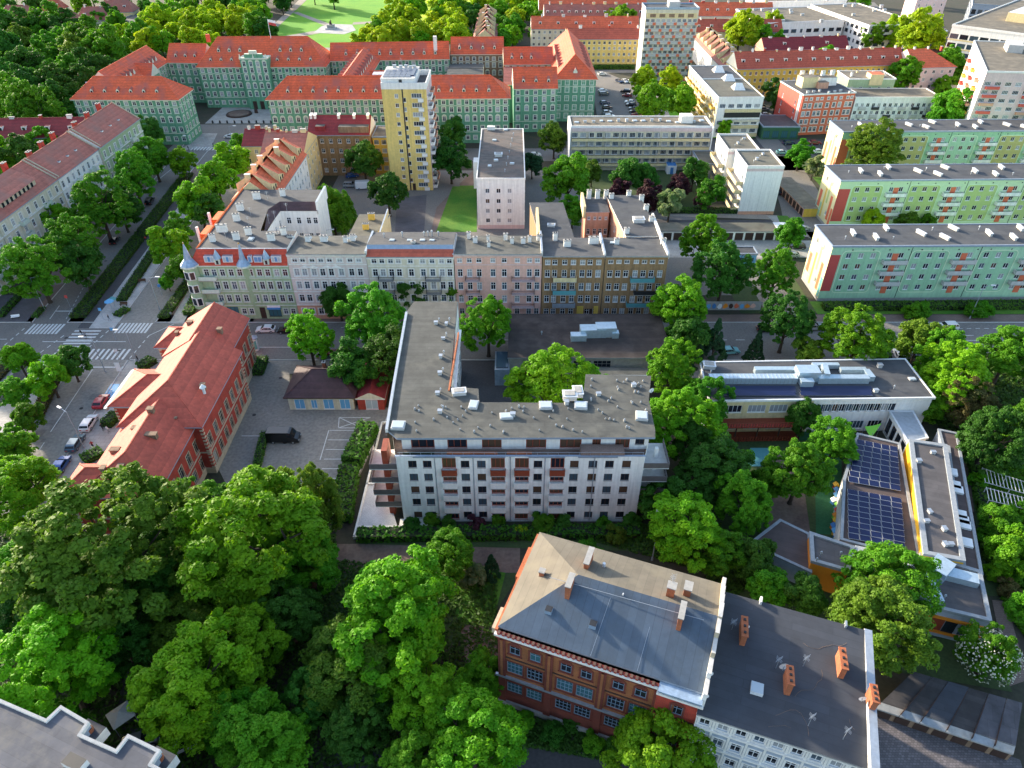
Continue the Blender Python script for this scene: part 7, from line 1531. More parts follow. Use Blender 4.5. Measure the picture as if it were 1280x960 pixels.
# top left: small red houses among trees
for i, (u0, v, u1, z, lab) in enumerate(((0, 24, 40, 8, 'cream villa with red roof at the top left corner'), (52, 14, 78, 8, 'steep red roofed villa second from the top left corner'), (56, 34, 100, 8, 'old red roofed villa with skylights among the park trees'), (96, 26, 135, 8, 'brick red roofed house between dark park trees'), (124, 16, 166, 8, 'pale red gabled house at the top edge near the park'))):
    A = P(u0, v, z); B = P(u1, v-1, z); simple('villa', lab, 'house', A, B, 13, z, 'plaster_cream' if i % 2 == 0 else 'plaster_pale', 'tile_old' if i != 1 else 'tile_red', 6, n=5, rows=(1.2, 4.4), hl=.5, hr=.5, chim=2, dorm=2, gab='plaster_cream')
simple('grey_roof_hall', 'low grey roofed hall among the trees above the green west wing', 'building', P(168, 30, 6), P(208, 14, 6), 14, 6, 'plaster_pale', 'felt_grey', n=8, rows=(1.5,))
simple('low_white_building', 'low white building behind the west wing of the city hall', 'building', (-178, 318), (-163, 318), 9, 5, 'plaster_bright', 'white_metal', n=3, rows=(1.2,))
simple('rear_wing_house', 'low red roofed hall with white ventilation units behind the west wing', 'building', (-186, 300), (-160, 303), 16, 9, 'plaster_green_hall', 'tile_orange', 3.5, n=6, rows=(1.5, 5), hl=.6, hr=.6)
t = thing('ventilation_plant', 'cluster of white ventilation units on the low red roofed hall', 'air conditioner', (-162, 298, 12)); rr = random.Random(3)
for k in range(9): m = MB(); m.obox((-168+k*1.9, 297+rr.uniform(-2, 2), 11.8), (1.6, 1.6, 1.6), rr.random(), 'white_metal', 'white_paint'); m.build('unit', t)
# top right: modern white offices and big panel buildings
def ribbon(label, A, B, dep, zE, floors, grp=None, wall='plaster_bright'):
    b = Bld('white_office', label, 'office building', (lerp(A, B, .5)[0], lerp(A, B, .5)[1]+dep/2), grp); q = rect(A, B, dep)
    for i in range(4):
        a, c = q[i], q[(i+1) % 4]; L = length(a, c); n = max(2, int(L/4.2)); b.wall(a, c, 0, zE, wall, [(L*(k+.5)/n, z, 3.0 if (k+j) % 3 else 1.4, 1.7, 'ribbon') for k in range(n) for j, z in enumerate(floors)] if i in (0, 3, 1) else ())
    flat_roof(b, q, zE, 'felt_brown', 'plaster_bright', .2, .4, .4, 'white_metal')
    for k in range(8): vent(b, A[0]+random.uniform(2, length(A, B)-2), A[1]+random.uniform(3, dep-3), zE+.4, 'box', 2.0)
    b.done()
ribbon('modern white office block with dark window bands right of the top middle', (135, 412), (178, 420), 40, 13, [1, 4.6, 8.4]); ribbon('second modern white office block with ribbon windows at the top right', (183, 400), (212, 405), 60, 14, [1, 4.6, 8.2, 11.2]); ribbon('white office wing cut by the top edge at the right', (150, 470), (200, 476), 30, 14, [1, 4.6, 8.2])
simple('peach_house', 'peach house with crimson roof below the white offices', 'house', (122, 371), (165, 376), 11, 9, 'plaster_salmon', 'tile_crimson', 4.5, n=11, rows=(1, 4, 6.6), chim=5, dorm=2)
simple('maroon_house', 'small house with maroon roof behind the round yellow green tree', 'house', (197, 358), (222, 360), 12, 6, 'plaster_pale', 'tile_maroon', 5, n=6, rows=(1, 3.8), dorm=2)
simple('pink_slab', 'blank pinkish slab tower cut by the top edge', 'tower block', (222, 437), (240, 440), 10, 28, 'plaster_pinkpale', 'felt_grey', n=4, rows=tuple(2+3*i for i in range(8)), wk='white1', ww=.8)
simple('glass_office', 'dark glazed office with stepped white floors at the top right edge', 'office building', (262, 452), (285, 440), 50, 16, 'plaster_greyblue', 'felt_grey', n=8, rows=(1, 4.4, 7.8, 11.2), wk='ribbon', ww=2.2, wh=2.4, faces=(0, 3))
def pink_tower():
    zE = 27; A, B = (160, 254), (200, 250); q = [A, B, (220, 292), (180, 301)]; b = Bld('tower_block', 'white and pink panel tower with dark red balcony boxes at the right edge', 'tower block', (185, 275)); rows = [1.2+2.7*i for i in range(9)]
    L = length(*q[:2]); b.wall(q[0], q[1], 0, zE, 'plaster_pinkpale', [(L*(i+.5)/12, z, 2.0, 1.3, 'strip') for i in range(12) for z in rows]); L3 = length(q[3], q[0]); b.wall(q[3], q[0], 0, zE, 'plaster_bright', grid_ops(L3, 5, rows, 1.3, 1.3, 'white')); b.wall(q[1], q[2], 0, zE, 'plaster_bright'); b.wall(q[2], q[3], 0, zE, 'plaster_bright')
    for j, z in enumerate(rows):
        for i in range(3): balcony(b, q[0], q[1], 3.5+i*13, z-1.0, 4.4, .9, .95, 'plaster_coral2' if (i+j) % 3 else 'plaster_salmon', 'concrete')
        for i in range(3): balcony(b, q[3], q[0], L3*(.2+.3*i), z-1.0, 3.0, 1.3, .95, ['plaster_yellow2', 'plaster_salmon', 'plaster_coral2'][(i+j) % 3], 'concrete')
    flat_roof(b, q, zE, 'felt_brown', 'trim_white', .1, .3, .3, 'white_metal'); m = MB(); m.obox((186, 285, zE+.3), (5, 9, 2.6), -.4, 'concrete_light'); m.obox((196, 272, zE+.3), (6, 6, 3), -.4, 'plaster_greyblue'); m.build('lift_head', b.e); b.done()
pink_tower()
def big_office():
    b = Bld('office_slab', 'large cream office slab with long window bands at the top right corner', 'office building', (235, 370)); zE = 24
    q = [(195.5, 347), (222, 322), (290, 385), (262, 412)]; rows = (1.5, 5, 8.6, 12.2, 15.8, 19.4)
    for i in range(4):
        a, c = q[i], q[(i+1) % 4]; L = length(a, c); n = int(L/4); b.wall(a, c, 0, zE, 'plaster_bright', [(L*(k+.5)/n, z, 3.4, 1.9, 'ribbon') for k in range(n) for z in rows] if i in (0, 3) else ())
        if i in (0, 3):
            for z in rows: wallbox(b.trim, a, c, 0, L, z-.7, z-.2, .2, 'plaster_cream')
    flat_roof(b, q, zE, 'felt_brown', 'plaster_bright', .2, .4, .5, 'trim_white'); m = MB(); m.obox((240, 362, zE), (30, 14, 4), .75, 'plaster_cream', 'white_metal'); m.build('roof_storey', b.e); b.done()
big_office()
simple('glass_block', 'low copper and glass block below the large cream office slab', 'building', (196, 312), (216, 300), 16, 14, 'plaster_salmon', 'felt_grey', n=5, rows=(1, 5, 9), wk='shop', ww=2.6, wh=2.6, faces=(0, 3))
# monument in the park
x, y = P(414, 36); t = thing('monument', 'bronze monument on a stepped plinth in the sunny park', 'monument', (x, y, 0)); m = MB(); m.box(x-3, y-3, 0, x+3, y+3, .8, 'concrete_light'); m.box(x-2, y-2, .8, x+2, y+2, 2.4, 'concrete'); m.build('plinth', t); m = MB(); m.cyl(x, y, 2.4, 3.6, .9, .6, 8, 'dark_brown'); m.cyl(x+.3, y, 3.5, 5, .5, .15, 8, 'dark_brown'); m.cyl(x-.6, y+.3, 3, 4.4, .4, .12, 8, 'dark_brown'); m.build('figure', t)
# ================================================================ trees
def crown_pts(rg, nc, nl, shape, cr):
    """clumps of leaves spread over a lobed envelope; unit size: width 1, height 1, base at z = 0"""
    lob = rg.normal(0, 1, (7, 3)); lob /= np.linalg.norm(lob, axis=1)[:, None]; amp = rg.uniform(-.12, .2, 7)
    V = []; Nn = []; C = []; nL = max(7, int(nc/11)) if shape != 'cone' else 1; up = np.array([0, 0, 1.])
    if shape == 'cone':
        for i in range(nc):
            ph = i*2.39996; zz = rg.uniform(0, 1); w_ = (1-zz)*.46*rg.uniform(.75, 1)+.02; C.append((np.array([w_*cos(ph), w_*sin(ph), zz-.5]), cr*(.4+.8*(1-zz)), np.array([cos(ph), sin(ph), .2])))
    else:
        for i in range(nL):   # limbs: each carries its own cluster of leaf clumps
            f = (i+.5)/nL; ph = i*2.39996+rg.uniform(-.35, .35); cz = 1-1.55*f; d = np.array([sqrt(max(0, 1-cz*cz))*cos(ph), sqrt(max(0, 1-cz*cz))*sin(ph), cz])
            k = 1+sum(a*max(0, float(l @ d))**3 for a, l in zip(amp*3.0, lob)); lr = rg.uniform(.11, .19)*(1.25 if nL < 12 else 1); lc = d*(.5-lr*.8)*rg.uniform(.72, 1.05)*k
            n_ = int(nc/nL*rg.uniform(.8, 1.25)*(lr/.15)**1.5)
            for q in range(n_):
                e = rg.normal(0, 1, 3); e /= np.linalg.norm(e); e = e+d*.55+up*.35; e /= np.linalg.norm(e)
                c = lc+e*lr*rg.uniform(.7, 1.12)*np.array([1, 1, 1.35]); r = cr*rg.uniform(.6, 1.45)
                if shape == 'willow' and d[2] < .2: c[2] -= .05
                C.append((c, r, d*.5+e*.5))
    for k in range(int(nc*.22)):
        d = rg.normal(0, 1, 3); d /= np.linalg.norm(d); C.append((d*rg.uniform(.05, .3)*(.6 if shape == 'cone' else 1), cr, d))
    for c, r, d in C:
        n = int(nl*rg.uniform(.7, 1.3)); s = rg.normal(0, 1, (n, 3)); s /= np.linalg.norm(s, axis=1)[:, None]
        s[:, 2] = np.where(s[:, 2] < -.2, -s[:, 2], s[:, 2]); flat = np.array([1, 1, .75 if shape != 'willow' else 1.9])
        rr = rg.uniform(.72, 1.06, n)[:, None]; p = c+s*r*rr*flat
        V.append(p); q = s*.8+d*.35+np.array([0, 0, .25]); 
        if shape == 'willow': q[:, 2] *= .2
        Nn.append(q/np.linalg.norm(q, axis=1)[:, None])
    V = np.concatenate(V); Nn = np.concatenate(Nn); lo, hi = np.percentile(V[:, 2], .3), np.percentile(V[:, 2], 99.7); V[:, 2] = (V[:, 2]-lo)/(hi-lo)
    wd = np.percentile(np.hypot(V[:, 0], V[:, 1]), 97); V[:, :2] *= .5/wd
    return V, Nn
CROWN = {}
def crown(shape, lod, var):
    key = (shape, lod, var)
    if key not in CROWN:
        rgx = np.random.default_rng(100+var*7+len(shape)*13+lod)
        nc, nl, cr, sz = {0: (300, 125, .06, .0115), 1: (110, 90, .095, .022), 2: (46, 60, .14, .04)}[lod]
        if shape == 'cone': nc = int(nc*1.6); cr *= .62
        if shape == 'tall': sz *= 1.1
        V, Nn = crown_pts(rgx, nc, nl, shape, cr); CROWN[key] = leaf_cloud(V, Nn, sz, rgx, ['leaf_mid'], 'crown')
    return CROWN[key]
def trunk_mesh(var):
    def f(m):
        rr = random.Random(var); m.tube((0, 0, -.02), (.01, .0, .42), .035, .022, 8, 'bark'); m.cyl(0, 0, -.02, .04, .055, .033, 8, 'bark', False)
        for k in range(7):
            a = k*2.4+rr.random(); z0 = rr.uniform(.22, .42); p = (.01, 0, z0); q = (.20*cos(a), .20*sin(a), z0+rr.uniform(.14, .3)); m.tube(p, q, .015, .009, 5, 'bark'); m.tube(q, (q[0]*1.75, q[1]*1.75, q[2]+.14), .009, .004, 4, 'bark'); m.tube(q, (q[0]*1.2+.05, q[1]*1.3, q[2]+.18), .007, .003, 4, 'bark')
        m.tube((.01, 0, .42), (0, 0, .8), .02, .006, 6, 'bark')
    return cached(('trunk', var), f)
KINDM = dict(b='leaf_bright', m='leaf_mid', d='leaf_dark', o='leaf_olive', y='leaf_yellow', p='leaf_purple', s='leaf_spruce', r='leaf_rust', w='leaf_blossom')
rt = random.Random(11); TREES = []
def tree(u, v, w_, kind, label, shape='round', hf=None, group=None, name='tree', cat='tree', base=.22):
    hf = hf or {'round': 1.2, 'tall': 1.9, 'willow': 1.1, 'cone': 2.0, 'bush': .8}[shape]
    zc = 6; hf = 1.0 if w_ > 80 and shape == 'round' else hf; w_ *= 1.07
    for _ in range(4):
        b_ = (v-480)/FPX; t = (CAM_H-zc)/(sin(PITCH)+b_*cos(PITCH)); W = w_*t/FPX; Hh = W*hf; zc = Hh*(.58 if shape != 'bush' else .5)
    x, y = P(u, v, zc)
    return tree_at(x, y, W, Hh, kind, label, shape, group, name, cat, base, w_)
def tree_at(x, y, W, Hh, kind, label, shape='round', group=None, name='tree', cat='tree', base=.22, px=40):
    if shape == 'bush' and name == 'tree': name = cat = 'bush'
    lod = 0 if px > 62 else (1 if px > 26 else 2); sh = {'bush': 'round', 'tall': 'round'}.get(shape, shape)
    if shape == 'bush': base = .0
    if shape == 'cone': base = .06
    if shape == 'willow': base = .1
    t = thing(name, label, cat, (x, y, 0), group); rz = rt.uniform(0, 6.28)
    c = inst(crown(sh, lod, rt.randrange(3 if lod else 4)), 'crown', t, (x, y, Hh*base), rz, (W, W, Hh*(1-base)))
    c.material_slots[0].link = 'OBJECT'; c.material_slots[0].material = MATS[KINDM[kind]]
    if shape != 'bush': inst(trunk_mesh(rt.randrange(3)), 'trunk', t, (x, y, 0), rz, (W*.95, W*.95, Hh*.95))
    TREES.append((x, y, W)); return t
T = tree
CL = {'b': 'bright green', 'm': 'mid green', 'd': 'dark green', 'o': 'olive green', 'y': 'yellow green', 'p': 'purple leaved', 's': 'dark spruce', 'r': 'rusty green', 'w': 'blossoming'}
# --- wooded park, bottom left: (u, v, width, kind, where)
G0 = 'large trees of the wooded park at the lower left'
for u, v, w_, k, txt, *sh in (
    (120, 690, 215, 'o', 'huge dull green tree hiding the near end of the brick school'), (330, 660, 175, 'b', 'broad bright green tree left of the two pale poplars'), (255, 640, 95, 'm', 'tree with reddish tips at the near corner of the brick school'), (20, 610, 105, 'b', 'bright green tree over the row of parked cars at the left edge'),
    (30, 720, 110, 'm', 'mid green tree over the pale path at the left edge'), (275, 720, 85, 'b', 'small bright tree in front of the huge dull green one'), (70, 828, 165, 'b', 'spreading bright green tree above the white stepped eaves'), (150, 795, 90, 'd', 'dark tree beside the round sandy clearing'),
    (225, 785, 85, 'o', 'yellowish green tree right of the sandy clearing'), (235, 862, 150, 'b', 'bright tree in the middle of the lower left park'), (310, 805, 110, 'b', 'upright bright tree left of the biggest round crown'), (385, 700, 90, 'm', 'shaded tree below the pale poplars'),
    (500, 765, 165, 'b', 'biggest round bright crown left of the brick house'), (432, 830, 120, 'o', 'ochre tinged tree at the foot of the biggest round crown'), (530, 870, 110, 'b', 'bright leafy tree below the biggest round crown'), (590, 925, 130, 'b', 'bright tree at the bottom edge left of the brick house'),
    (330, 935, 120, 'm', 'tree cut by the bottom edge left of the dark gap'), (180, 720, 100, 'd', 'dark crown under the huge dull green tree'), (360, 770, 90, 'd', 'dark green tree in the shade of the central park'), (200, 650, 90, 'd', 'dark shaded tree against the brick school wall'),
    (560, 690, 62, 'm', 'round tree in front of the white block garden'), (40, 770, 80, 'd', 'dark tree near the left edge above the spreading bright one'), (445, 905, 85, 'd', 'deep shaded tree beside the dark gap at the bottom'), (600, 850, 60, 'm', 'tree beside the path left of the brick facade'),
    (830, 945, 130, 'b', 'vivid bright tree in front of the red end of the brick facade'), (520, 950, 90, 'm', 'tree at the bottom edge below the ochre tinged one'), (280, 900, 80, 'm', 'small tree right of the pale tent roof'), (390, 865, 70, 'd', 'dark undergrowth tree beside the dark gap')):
    T(u, v, w_, k, txt, group=G0)
T(350, 615, 50, 'o', 'left one of two pale feathery poplars by the parking yard', 'tall', 2.2, 'pale poplars by the parking yard'); T(398, 625, 62, 'o', 'right one of two pale feathery poplars by the parking yard', 'tall', 2.1, 'pale poplars by the parking yard')
T(75, 905, 60, 'm', 'small tree touching the white stepped eaves'); T(735, 690, 34, 'm', 'round garden shrub before the white block middle', 'bush', group='garden shrubs by the white block'); T(770, 668, 24, 'o', 'yellow green garden shrub before the white block', 'bush', group='garden shrubs by the white block'); T(651, 664, 15, 'y', 'small yellow ball shaped shrub before the white block', 'bush', group='garden shrubs by the white block'); T(678, 655, 30, 'm', 'dark round shrub under the white block loggias', 'bush', group='garden shrubs by the white block'); T(595, 655, 22, 'p', 'reddish shrub under the second loggia stack', 'bush', group='garden shrubs by the white block')
T(614, 705, 22, 's', 'small blue spruce beside the white flowering bush', 'cone', 1.7); T(592, 718, 34, 'w', 'white flowering bush left of the brick house', 'bush')
for u, v, w_, k in ((540, 648, 20, 'm'), (560, 652, 18, 'd'), (622, 650, 18, 'm'), (705, 652, 20, 'd'), (755, 655, 20, 'm'), (790, 650, 22, 'd'), (515, 655, 20, 'd')): T(u, v, w_, k, 'dark garden bush along the foot of the white apartment facade', 'bush', group='garden bushes at the white facade')
for u, v, w_, k in ((655, 900, 26, 'm'), (690, 915, 30, 'd'), (740, 930, 28, 'm'), (770, 935, 24, 'd'), (715, 905, 20, 'd')): T(u, v, w_, k, 'bush in the garden beds below the brick house facade', 'bush', group='bushes below the brick facade')
# --- belt between the white block and the school
G1 = 'trees between the white block and the kindergarten'
for u, v, w_, k, txt in ((878, 500, 60, 'm', 'tree between the bright one and the left end of the school'), (870, 560, 60, 'd', 'dark tree in the middle of the belt behind the white block'), (940, 700, 55, 'd', 'dark tree beside the dark wing roof'), (895, 690, 60, 'm', 'tree behind the tan gable parapet'), (960, 600, 40, 'm', 'tree at the turquoise play surface')): T(u, v, w_, k, txt, group=G1)
for u, v, w_, k, txt in ((850, 525, 92, 'b', 'tall bright green tree at the right corner of the white block'), (838, 458, 68, 'b', 'round bright tree right of the workshop roof'), (862, 660, 95, 'b', 'broad bright tree above the right end of the brick house'), (895, 590, 85, 'd', 'darker tree behind the broad bright one'), (935, 630, 70, 'm', 'mid green tree left of the dark wing roof'),
    (1000, 590, 76, 'm', 'round tree on the playground left of the solar roof'), (1045, 552, 60, 'm', 'round tree covering the corner of the solar roof'), (1003, 520, 44, 'd', 'small dark tree in front of the red gallery'), (960, 730, 50, 'm', 'tree left of the small orange wing'), (1010, 745, 52, 'd', 'dark shrubby tree below the small orange wing'),
    (1095, 770, 120, 'o', 'large olive green tree in front of the grey blue house end'), (1112, 725, 100, 'm', 'tree overhanging the lower edge of the solar roof'), (915, 580, 45, 'b', 'bright slim crown above the darker belt'), (830, 620, 55, 'd', 'dark tree touching the right balconies of the white block')): T(u, v, w_, k, txt, group=G1)
T(1240, 815, 66, 'm', 'round tree full of white blossom right of the orange fascia', base=.08)
bc = TREES[-1]; rgx = np.random.default_rng(77); s_ = rgx.normal(0, 1, (900, 3)); s_ /= np.linalg.norm(s_, axis=1)[:, None]; s_ = s_[s_[:, 2] > -.5]; Vb = s_*np.array([bc[2]*.5, bc[2]*.5, bc[2]*.48])*rgx.uniform(.86, 1.04, len(s_))[:, None]
me_ = leaf_cloud(Vb, s_, .13, rgx, ['blossom'], 'blossom'); par = [o for o in bpy.data.objects if o.get('label', '').startswith('round tree full of white')][0]; inst(me_, 'blossom', par, (bc[0], bc[1], bc[2]*.57))
# --- right edge
G2 = 'trees at the right edge'
for u, v, w_, k, txt in ((1192, 470, 90, 'b', 'broad bright green tree right of the flat roofed school'), (1262, 440, 66, 'm', 'tree by the street at the right edge'), (1213, 500, 62, 'r', 'rust tinged tree beside the right end of the school'), (1240, 545, 80, 'd', 'dark tree above the pergola'), (1275, 530, 60, 'm', 'mid green tree cut by the right edge above the pergola'), (1180, 440, 60, 'm', 'tree behind the school near the white car'),
    (1150, 425, 52, 'o', 'dull olive tree left of the white car on the street'), (1072, 425, 88, 'b', 'wide bright yellow green tree in front of the mint block'), (1245, 650, 44, 'm', 'shrubby tree in the allotment below the pergola'), (1270, 690, 55, 'b', 'bright allotment tree cut by the right edge'), (1278, 760, 40, 'm', 'small tree low on the right edge beside the path'), (1165, 505, 40, 'm', 'small tree behind the link corridor')): T(u, v, w_, k, txt, group=G2)
for u, v, w_, k in ((1225, 600, 26, 'b'), (1230, 670, 26, 'm'), (1250, 715, 30, 'b'), (1240, 690, 24, 'o'), (1270, 640, 30, 'm'), (1262, 735, 26, 'r'), (1275, 720, 28, 'm')): T(u, v, w_, k, 'leafy allotment shrub near the right edge below the pergola', 'bush', group='allotment shrubs')
# --- street trees before and behind the tenements
G3_ = 'street trees in front of the tenement row'
for u, v, w_, k, txt in ((386, 422, 54, 'b', 'bright tree right of the small white parked car'), (467, 400, 80, 'm', 'large tree hiding the cream tenement'), (423, 375, 36, 'd', 'slim dark tree before the lavender tenement'), (520, 360, 42, 'd', 'dark tree before the red strip roof house'), (546, 362, 34, 'm', 'small tree before the balconies of the red strip house'), (440, 372, 30, 'm', 'slim tree beside the dark one before the lavender tenement'), (571, 358, 42, 'm', 'tree above the far end of the white block wing'), (610, 405, 58, 'b', 'bright slim tree between the white wing and the workshop'),
    (682, 474, 86, 'b', 'bright tree in the white block courtyard'), (735, 482, 44, 'b', 'smaller tree at the workshop annexe'), (848, 380, 62, 'b', 'bright part of the tall pair right of the ochre tenement'), (905, 340, 62, 'd', 'dark tall tree right of the ochre tenement'), (880, 300, 52, 'b', 'bright tree before the garage row'), (970, 340, 52, 'm', 'bushy tree left of the mint block gable'),
    (985, 400, 58, 'd', 'dark tree by the street left of the wide bright one'), (1010, 440, 30, 'o', 'small dull tree behind the silver ducts'), (440, 455, 50, 'd', 'shaded tree behind the maroon roofed outbuilding'), (490, 440, 60, 'd', 'dark crown beside the red garage'), (860, 420, 46, 'd', 'deep green tree at the workshop corner')): T(u, v, w_*1.12, k, txt, hf=1.22, group=G3_)
for u, v, w_, txt in ((872, 430, 26, 'left spruce of the pair by the street'), (895, 422, 32, 'right taller spruce of the pair by the street'), (946, 432, 26, 'dense dark conical thuja left of the silver ducts')): T(u, v, w_, 's', txt, 'cone', 1.9, 'conifers by the street')
# --- boulevard trees
G4 = 'trees along the boulevard'
for u, v, w_, k, txt in ((42, 332, 72, 'm', 'large tree in front of the cream tenements nearest the crossroads'), (85, 305, 66, 'm', 'second large tree along the left carriageway'), (75, 275, 40, 'b', 'bright crown between the first boulevard trees'), (122, 255, 70, 'm', 'third large tree along the left carriageway'), (165, 220, 58, 'm', 'fourth tree along the left carriageway by the pale green tenement'), (190, 195, 45, 'm', 'fifth tree along the left carriageway'), (183, 165, 40, 'd', 'dark tree against the green city hall corner'), (100, 330, 50, 'd', 'dark shaded crown low on the left boulevard side'), (150, 260, 44, 'd', 'dark crown behind the third boulevard tree'),
    (210, 305, 48, 'b', 'bright slender tree on the promenade before the corner house'), (228, 335, 36, 'm', 'small tree beside the white gabled dormers'), (247, 250, 50, 'b', 'tree left of the orange roof edge'), (270, 225, 46, 'b', 'bright tree beside the box dormer house'), (290, 200, 44, 'b', 'third tree up along the box dormer house'), (305, 185, 34, 'm', 'tree at the square end of the promenade'), (262, 262, 40, 'd', 'dark tree in the gap left of the orange roof'), (222, 285, 34, 'm', 'small crown further up the promenade')): T(u, v, w_, k, txt, group=G4)
for u, v, w_, k, txt in ((22, 448, 40, 'b', 'light leaved tree at the left edge of the crossroads'), (60, 470, 46, 'b', 'bright yellow green young tree south of the crossroads'), (87, 452, 42, 'd', 'dense dark round tree beside the zebra crossing'), (32, 522, 38, 'm', 'young tree beside the promenade bench'), (15, 490, 40, 'm', 'tree at the left edge on the south promenade'), (10, 555, 50, 'm', 'tree at the left edge above the parked cars'), (209, 352, 18, 'm', 'small conical tree on the hedge strip')): T(u, v, w_, k, txt, group='young trees south of the crossroads')
# --- courts behind
G5 = 'trees in the courts behind the tenements'
for u, v, w_, k, txt in ((415, 262, 58, 'm', 'weeping willow behind the white courtyard walls'), (454, 198, 44, 'd', 'dark tree before the brown courtyard house'), (484, 238, 46, 'd', 'dark round tree left of the yellow tower foot'), (563, 198, 44, 'd', 'dark round tree right of the yellow tower'), (568, 165, 32, 'd', 'dark crown behind the yellow tower'), (665, 205, 26, 's', 'narrow dark tree right of the end on slab'), (693, 172, 36, 'o', 'olive tree at the left end of the balconied block'), (710, 222, 56, 'm', 'broad tree before the balconied block'),
    (716, 262, 34, 'm', 'small tree left of the salmon rear house'), (786, 218, 40, 'd', 'dark tree in the garden of the balconied block'), (740, 215, 26, 'o', 'ochre green shrub tree in the garden'), (808, 222, 30, 'd', 'dark bush tree beside the purple one'), (838, 254, 34, 'w', 'pale blossoming bush tree right of the rear house'), (812, 245, 34, 'p', 'purple tree behind the white chimneys'), (775, 236, 24, 'p', 'reddish purple shrub in the garden'), (850, 232, 26, 'p', 'dull purple shrub below the porch'), (868, 215, 34, 'd', 'dark tree left of the stepped block'), (890, 240, 36, 'm', 'bush below the yellow balconies'), (878, 250, 20, 'p', 'dark purple shrub by the hedge'), (745, 285, 26, 'd', 'small shrub in the tenement court')):
    T(u, v, w_, k, txt, 'willow' if 'weeping' in txt else 'round', group=G5)
G6 = 'trees around the car park and right hand blocks'
for u, v, w_, k, txt in ((806, 100, 30, 'y', 'yellow green tree at the left of the high rise foot'), (840, 98, 28, 'y', 'round yellow green tree before the high rise'), (815, 128, 46, 'b', 'bright tree group middle by the car park'), (855, 126, 38, 'b', 'bright tree at the right of the car park'), (868, 107, 20, 'p', 'small reddish tree before the office block'), (905, 160, 18, 'b', 'small bright bush before the office block end'), (1094, 183, 64, 'o', 'feathery olive birch before the farthest green block'), (1001, 192, 30, 'm', 'tree left of the farthest green block'), (1018, 208, 24, 'w', 'pale flowering bush beside the garages'), (972, 118, 34, 'd', 'dark tree left of the coral house'),
    (1030, 78, 34, 'b', 'bright tree behind the coral house'), (1062, 85, 26, 'o', 'dull tree behind the grey white block'), (932, 92, 26, 'd', 'dark tree before the red roofed row'), (1134, 92, 38, 'b', 'tree before the pink end house'), (1188, 82, 42, 'm', 'dark green tree left of the pink panel tower'), (1180, 108, 24, 'b', 'small bright conical tree by the panel tower'), (1190, 138, 50, 'm', 'tree group at the foot of the pink panel tower'), (1115, 40, 34, 'y', 'yellow green tree before the white office'), (1150, 42, 56, 'y', 'big round yellow green tree at the top right'), (1092, 45, 30, 'b', 'tree left of the big round yellow green one'),
    (926, 38, 44, 'y', 'bright lit tree behind the high rise'), (950, 42, 30, 'b', 'second tree behind the high rise'), (966, 32, 20, 'y', 'narrow poplar before the white offices'), (900, 70, 20, 'b', 'small tree beside the white dormered terrace'), (973, 50, 14, 'b', 'slim tree left of the peach house'), (1090, 275, 26, 'y', 'bright shrub between the two nearer green blocks'), (1135, 277, 26, 'o', 'dull shrub between the two nearer green blocks'), (1160, 277, 18, 'm', 'small shrub beside the dull one between the green blocks'), (990, 292, 34, 'm', 'green bush at the end of the garage row'), (1260, 58, 20, 'm', 'small tree at the right edge by the office slab')): T(u, v, w_, k, txt, 'tall' if ('poplar' in txt or 'slim' in txt) else 'round', group=G6)
for u, v in ((1140, 388), (1152, 388), (1218, 388), (1231, 388)): T(u, v, 22, 'm', 'clipped round shrub at the foot of the mint block', 'bush', group='clipped shrubs before the mint block')
# --- parks: scattered by area, each tree its own
def scatter(poly, n, w_, kinds, label, group, rs, mind=.55):
    rr = random.Random(rs); xs = [p[0] for p in poly]; ys = [p[1] for p in poly]; pts = []; tries = 0
    while len(pts) < n and tries < 20000:
        tries += 1; u, v = rr.uniform(min(xs), max(xs)), rr.uniform(min(ys), max(ys)); c = False; j = len(poly)-1
        for i in range(len(poly)):
            if (poly[i][1] > v) != (poly[j][1] > v) and u < (poly[j][0]-poly[i][0])*(v-poly[i][1])/(poly[j][1]-poly[i][1])+poly[i][0]: c = not c
            j = i
        ww = w_*rr.uniform(.8, 1.25)*(.75+.5*(v+20)/150)
        if c and all(hypot(u-a, (v-b)*1.7) > mind*(ww+q)/2 for a, b, q in pts): pts.append((u, v, ww))
    for i, (u, v, ww) in enumerate(sorted(pts, key=lambda q: q[1])):
        k = rr.choice(kinds); q = sorted(p[0] for p in pts).index(u)/len(pts); T(u, v, ww, k, '%s %s %s, %s %s' % ('small' if ww < w_*.93 else 'large' if ww > w_*1.1 else 'medium', CL[k], label, ['far', 'middle', 'near'][min(2, i*3//len(pts))], ['left end', 'left part', 'centre', 'right part', 'right end'][int(q*5)]), group=group)
scatter([(-10, 30), (45, 24), (150, 60), (125, 75), (120, 100), (95, 122), (70, 140), (30, 145), (-10, 140)], 28, 42, 'mdddmo', 'tree in the dense wood at the upper left', 'wood at the upper left', 1)
scatter([(-10, 0), (330, -5), (300, 8), (160, 22), (145, 55), (-10, 30)], 22, 26, 'mddbd', 'tree among the villas at the top left', 'trees among the villas', 2)
scatter([(150, 40), (175, 22), (225, 5), (322, 5), (318, 46), (240, 58), (165, 66), (150, 62)], 26, 28, 'yyby', 'tree of the avenue behind the city hall west wing', 'avenue trees behind the west wing', 3, .45)
scatter([(225, 8), (230, -14), (380, -14), (330, 45), (300, 10)], 16, 26, 'mdmb', 'tree along the diagonal park path', 'trees along the diagonal park path', 4, .5)
scatter([(438, 40), (470, 18), (505, 8), (560, 4), (575, 20), (578, 50), (440, 56)], 24, 28, 'yyyb', 'sunlit tree of the avenue behind the city hall', 'sunlit avenue trees', 5, .45)
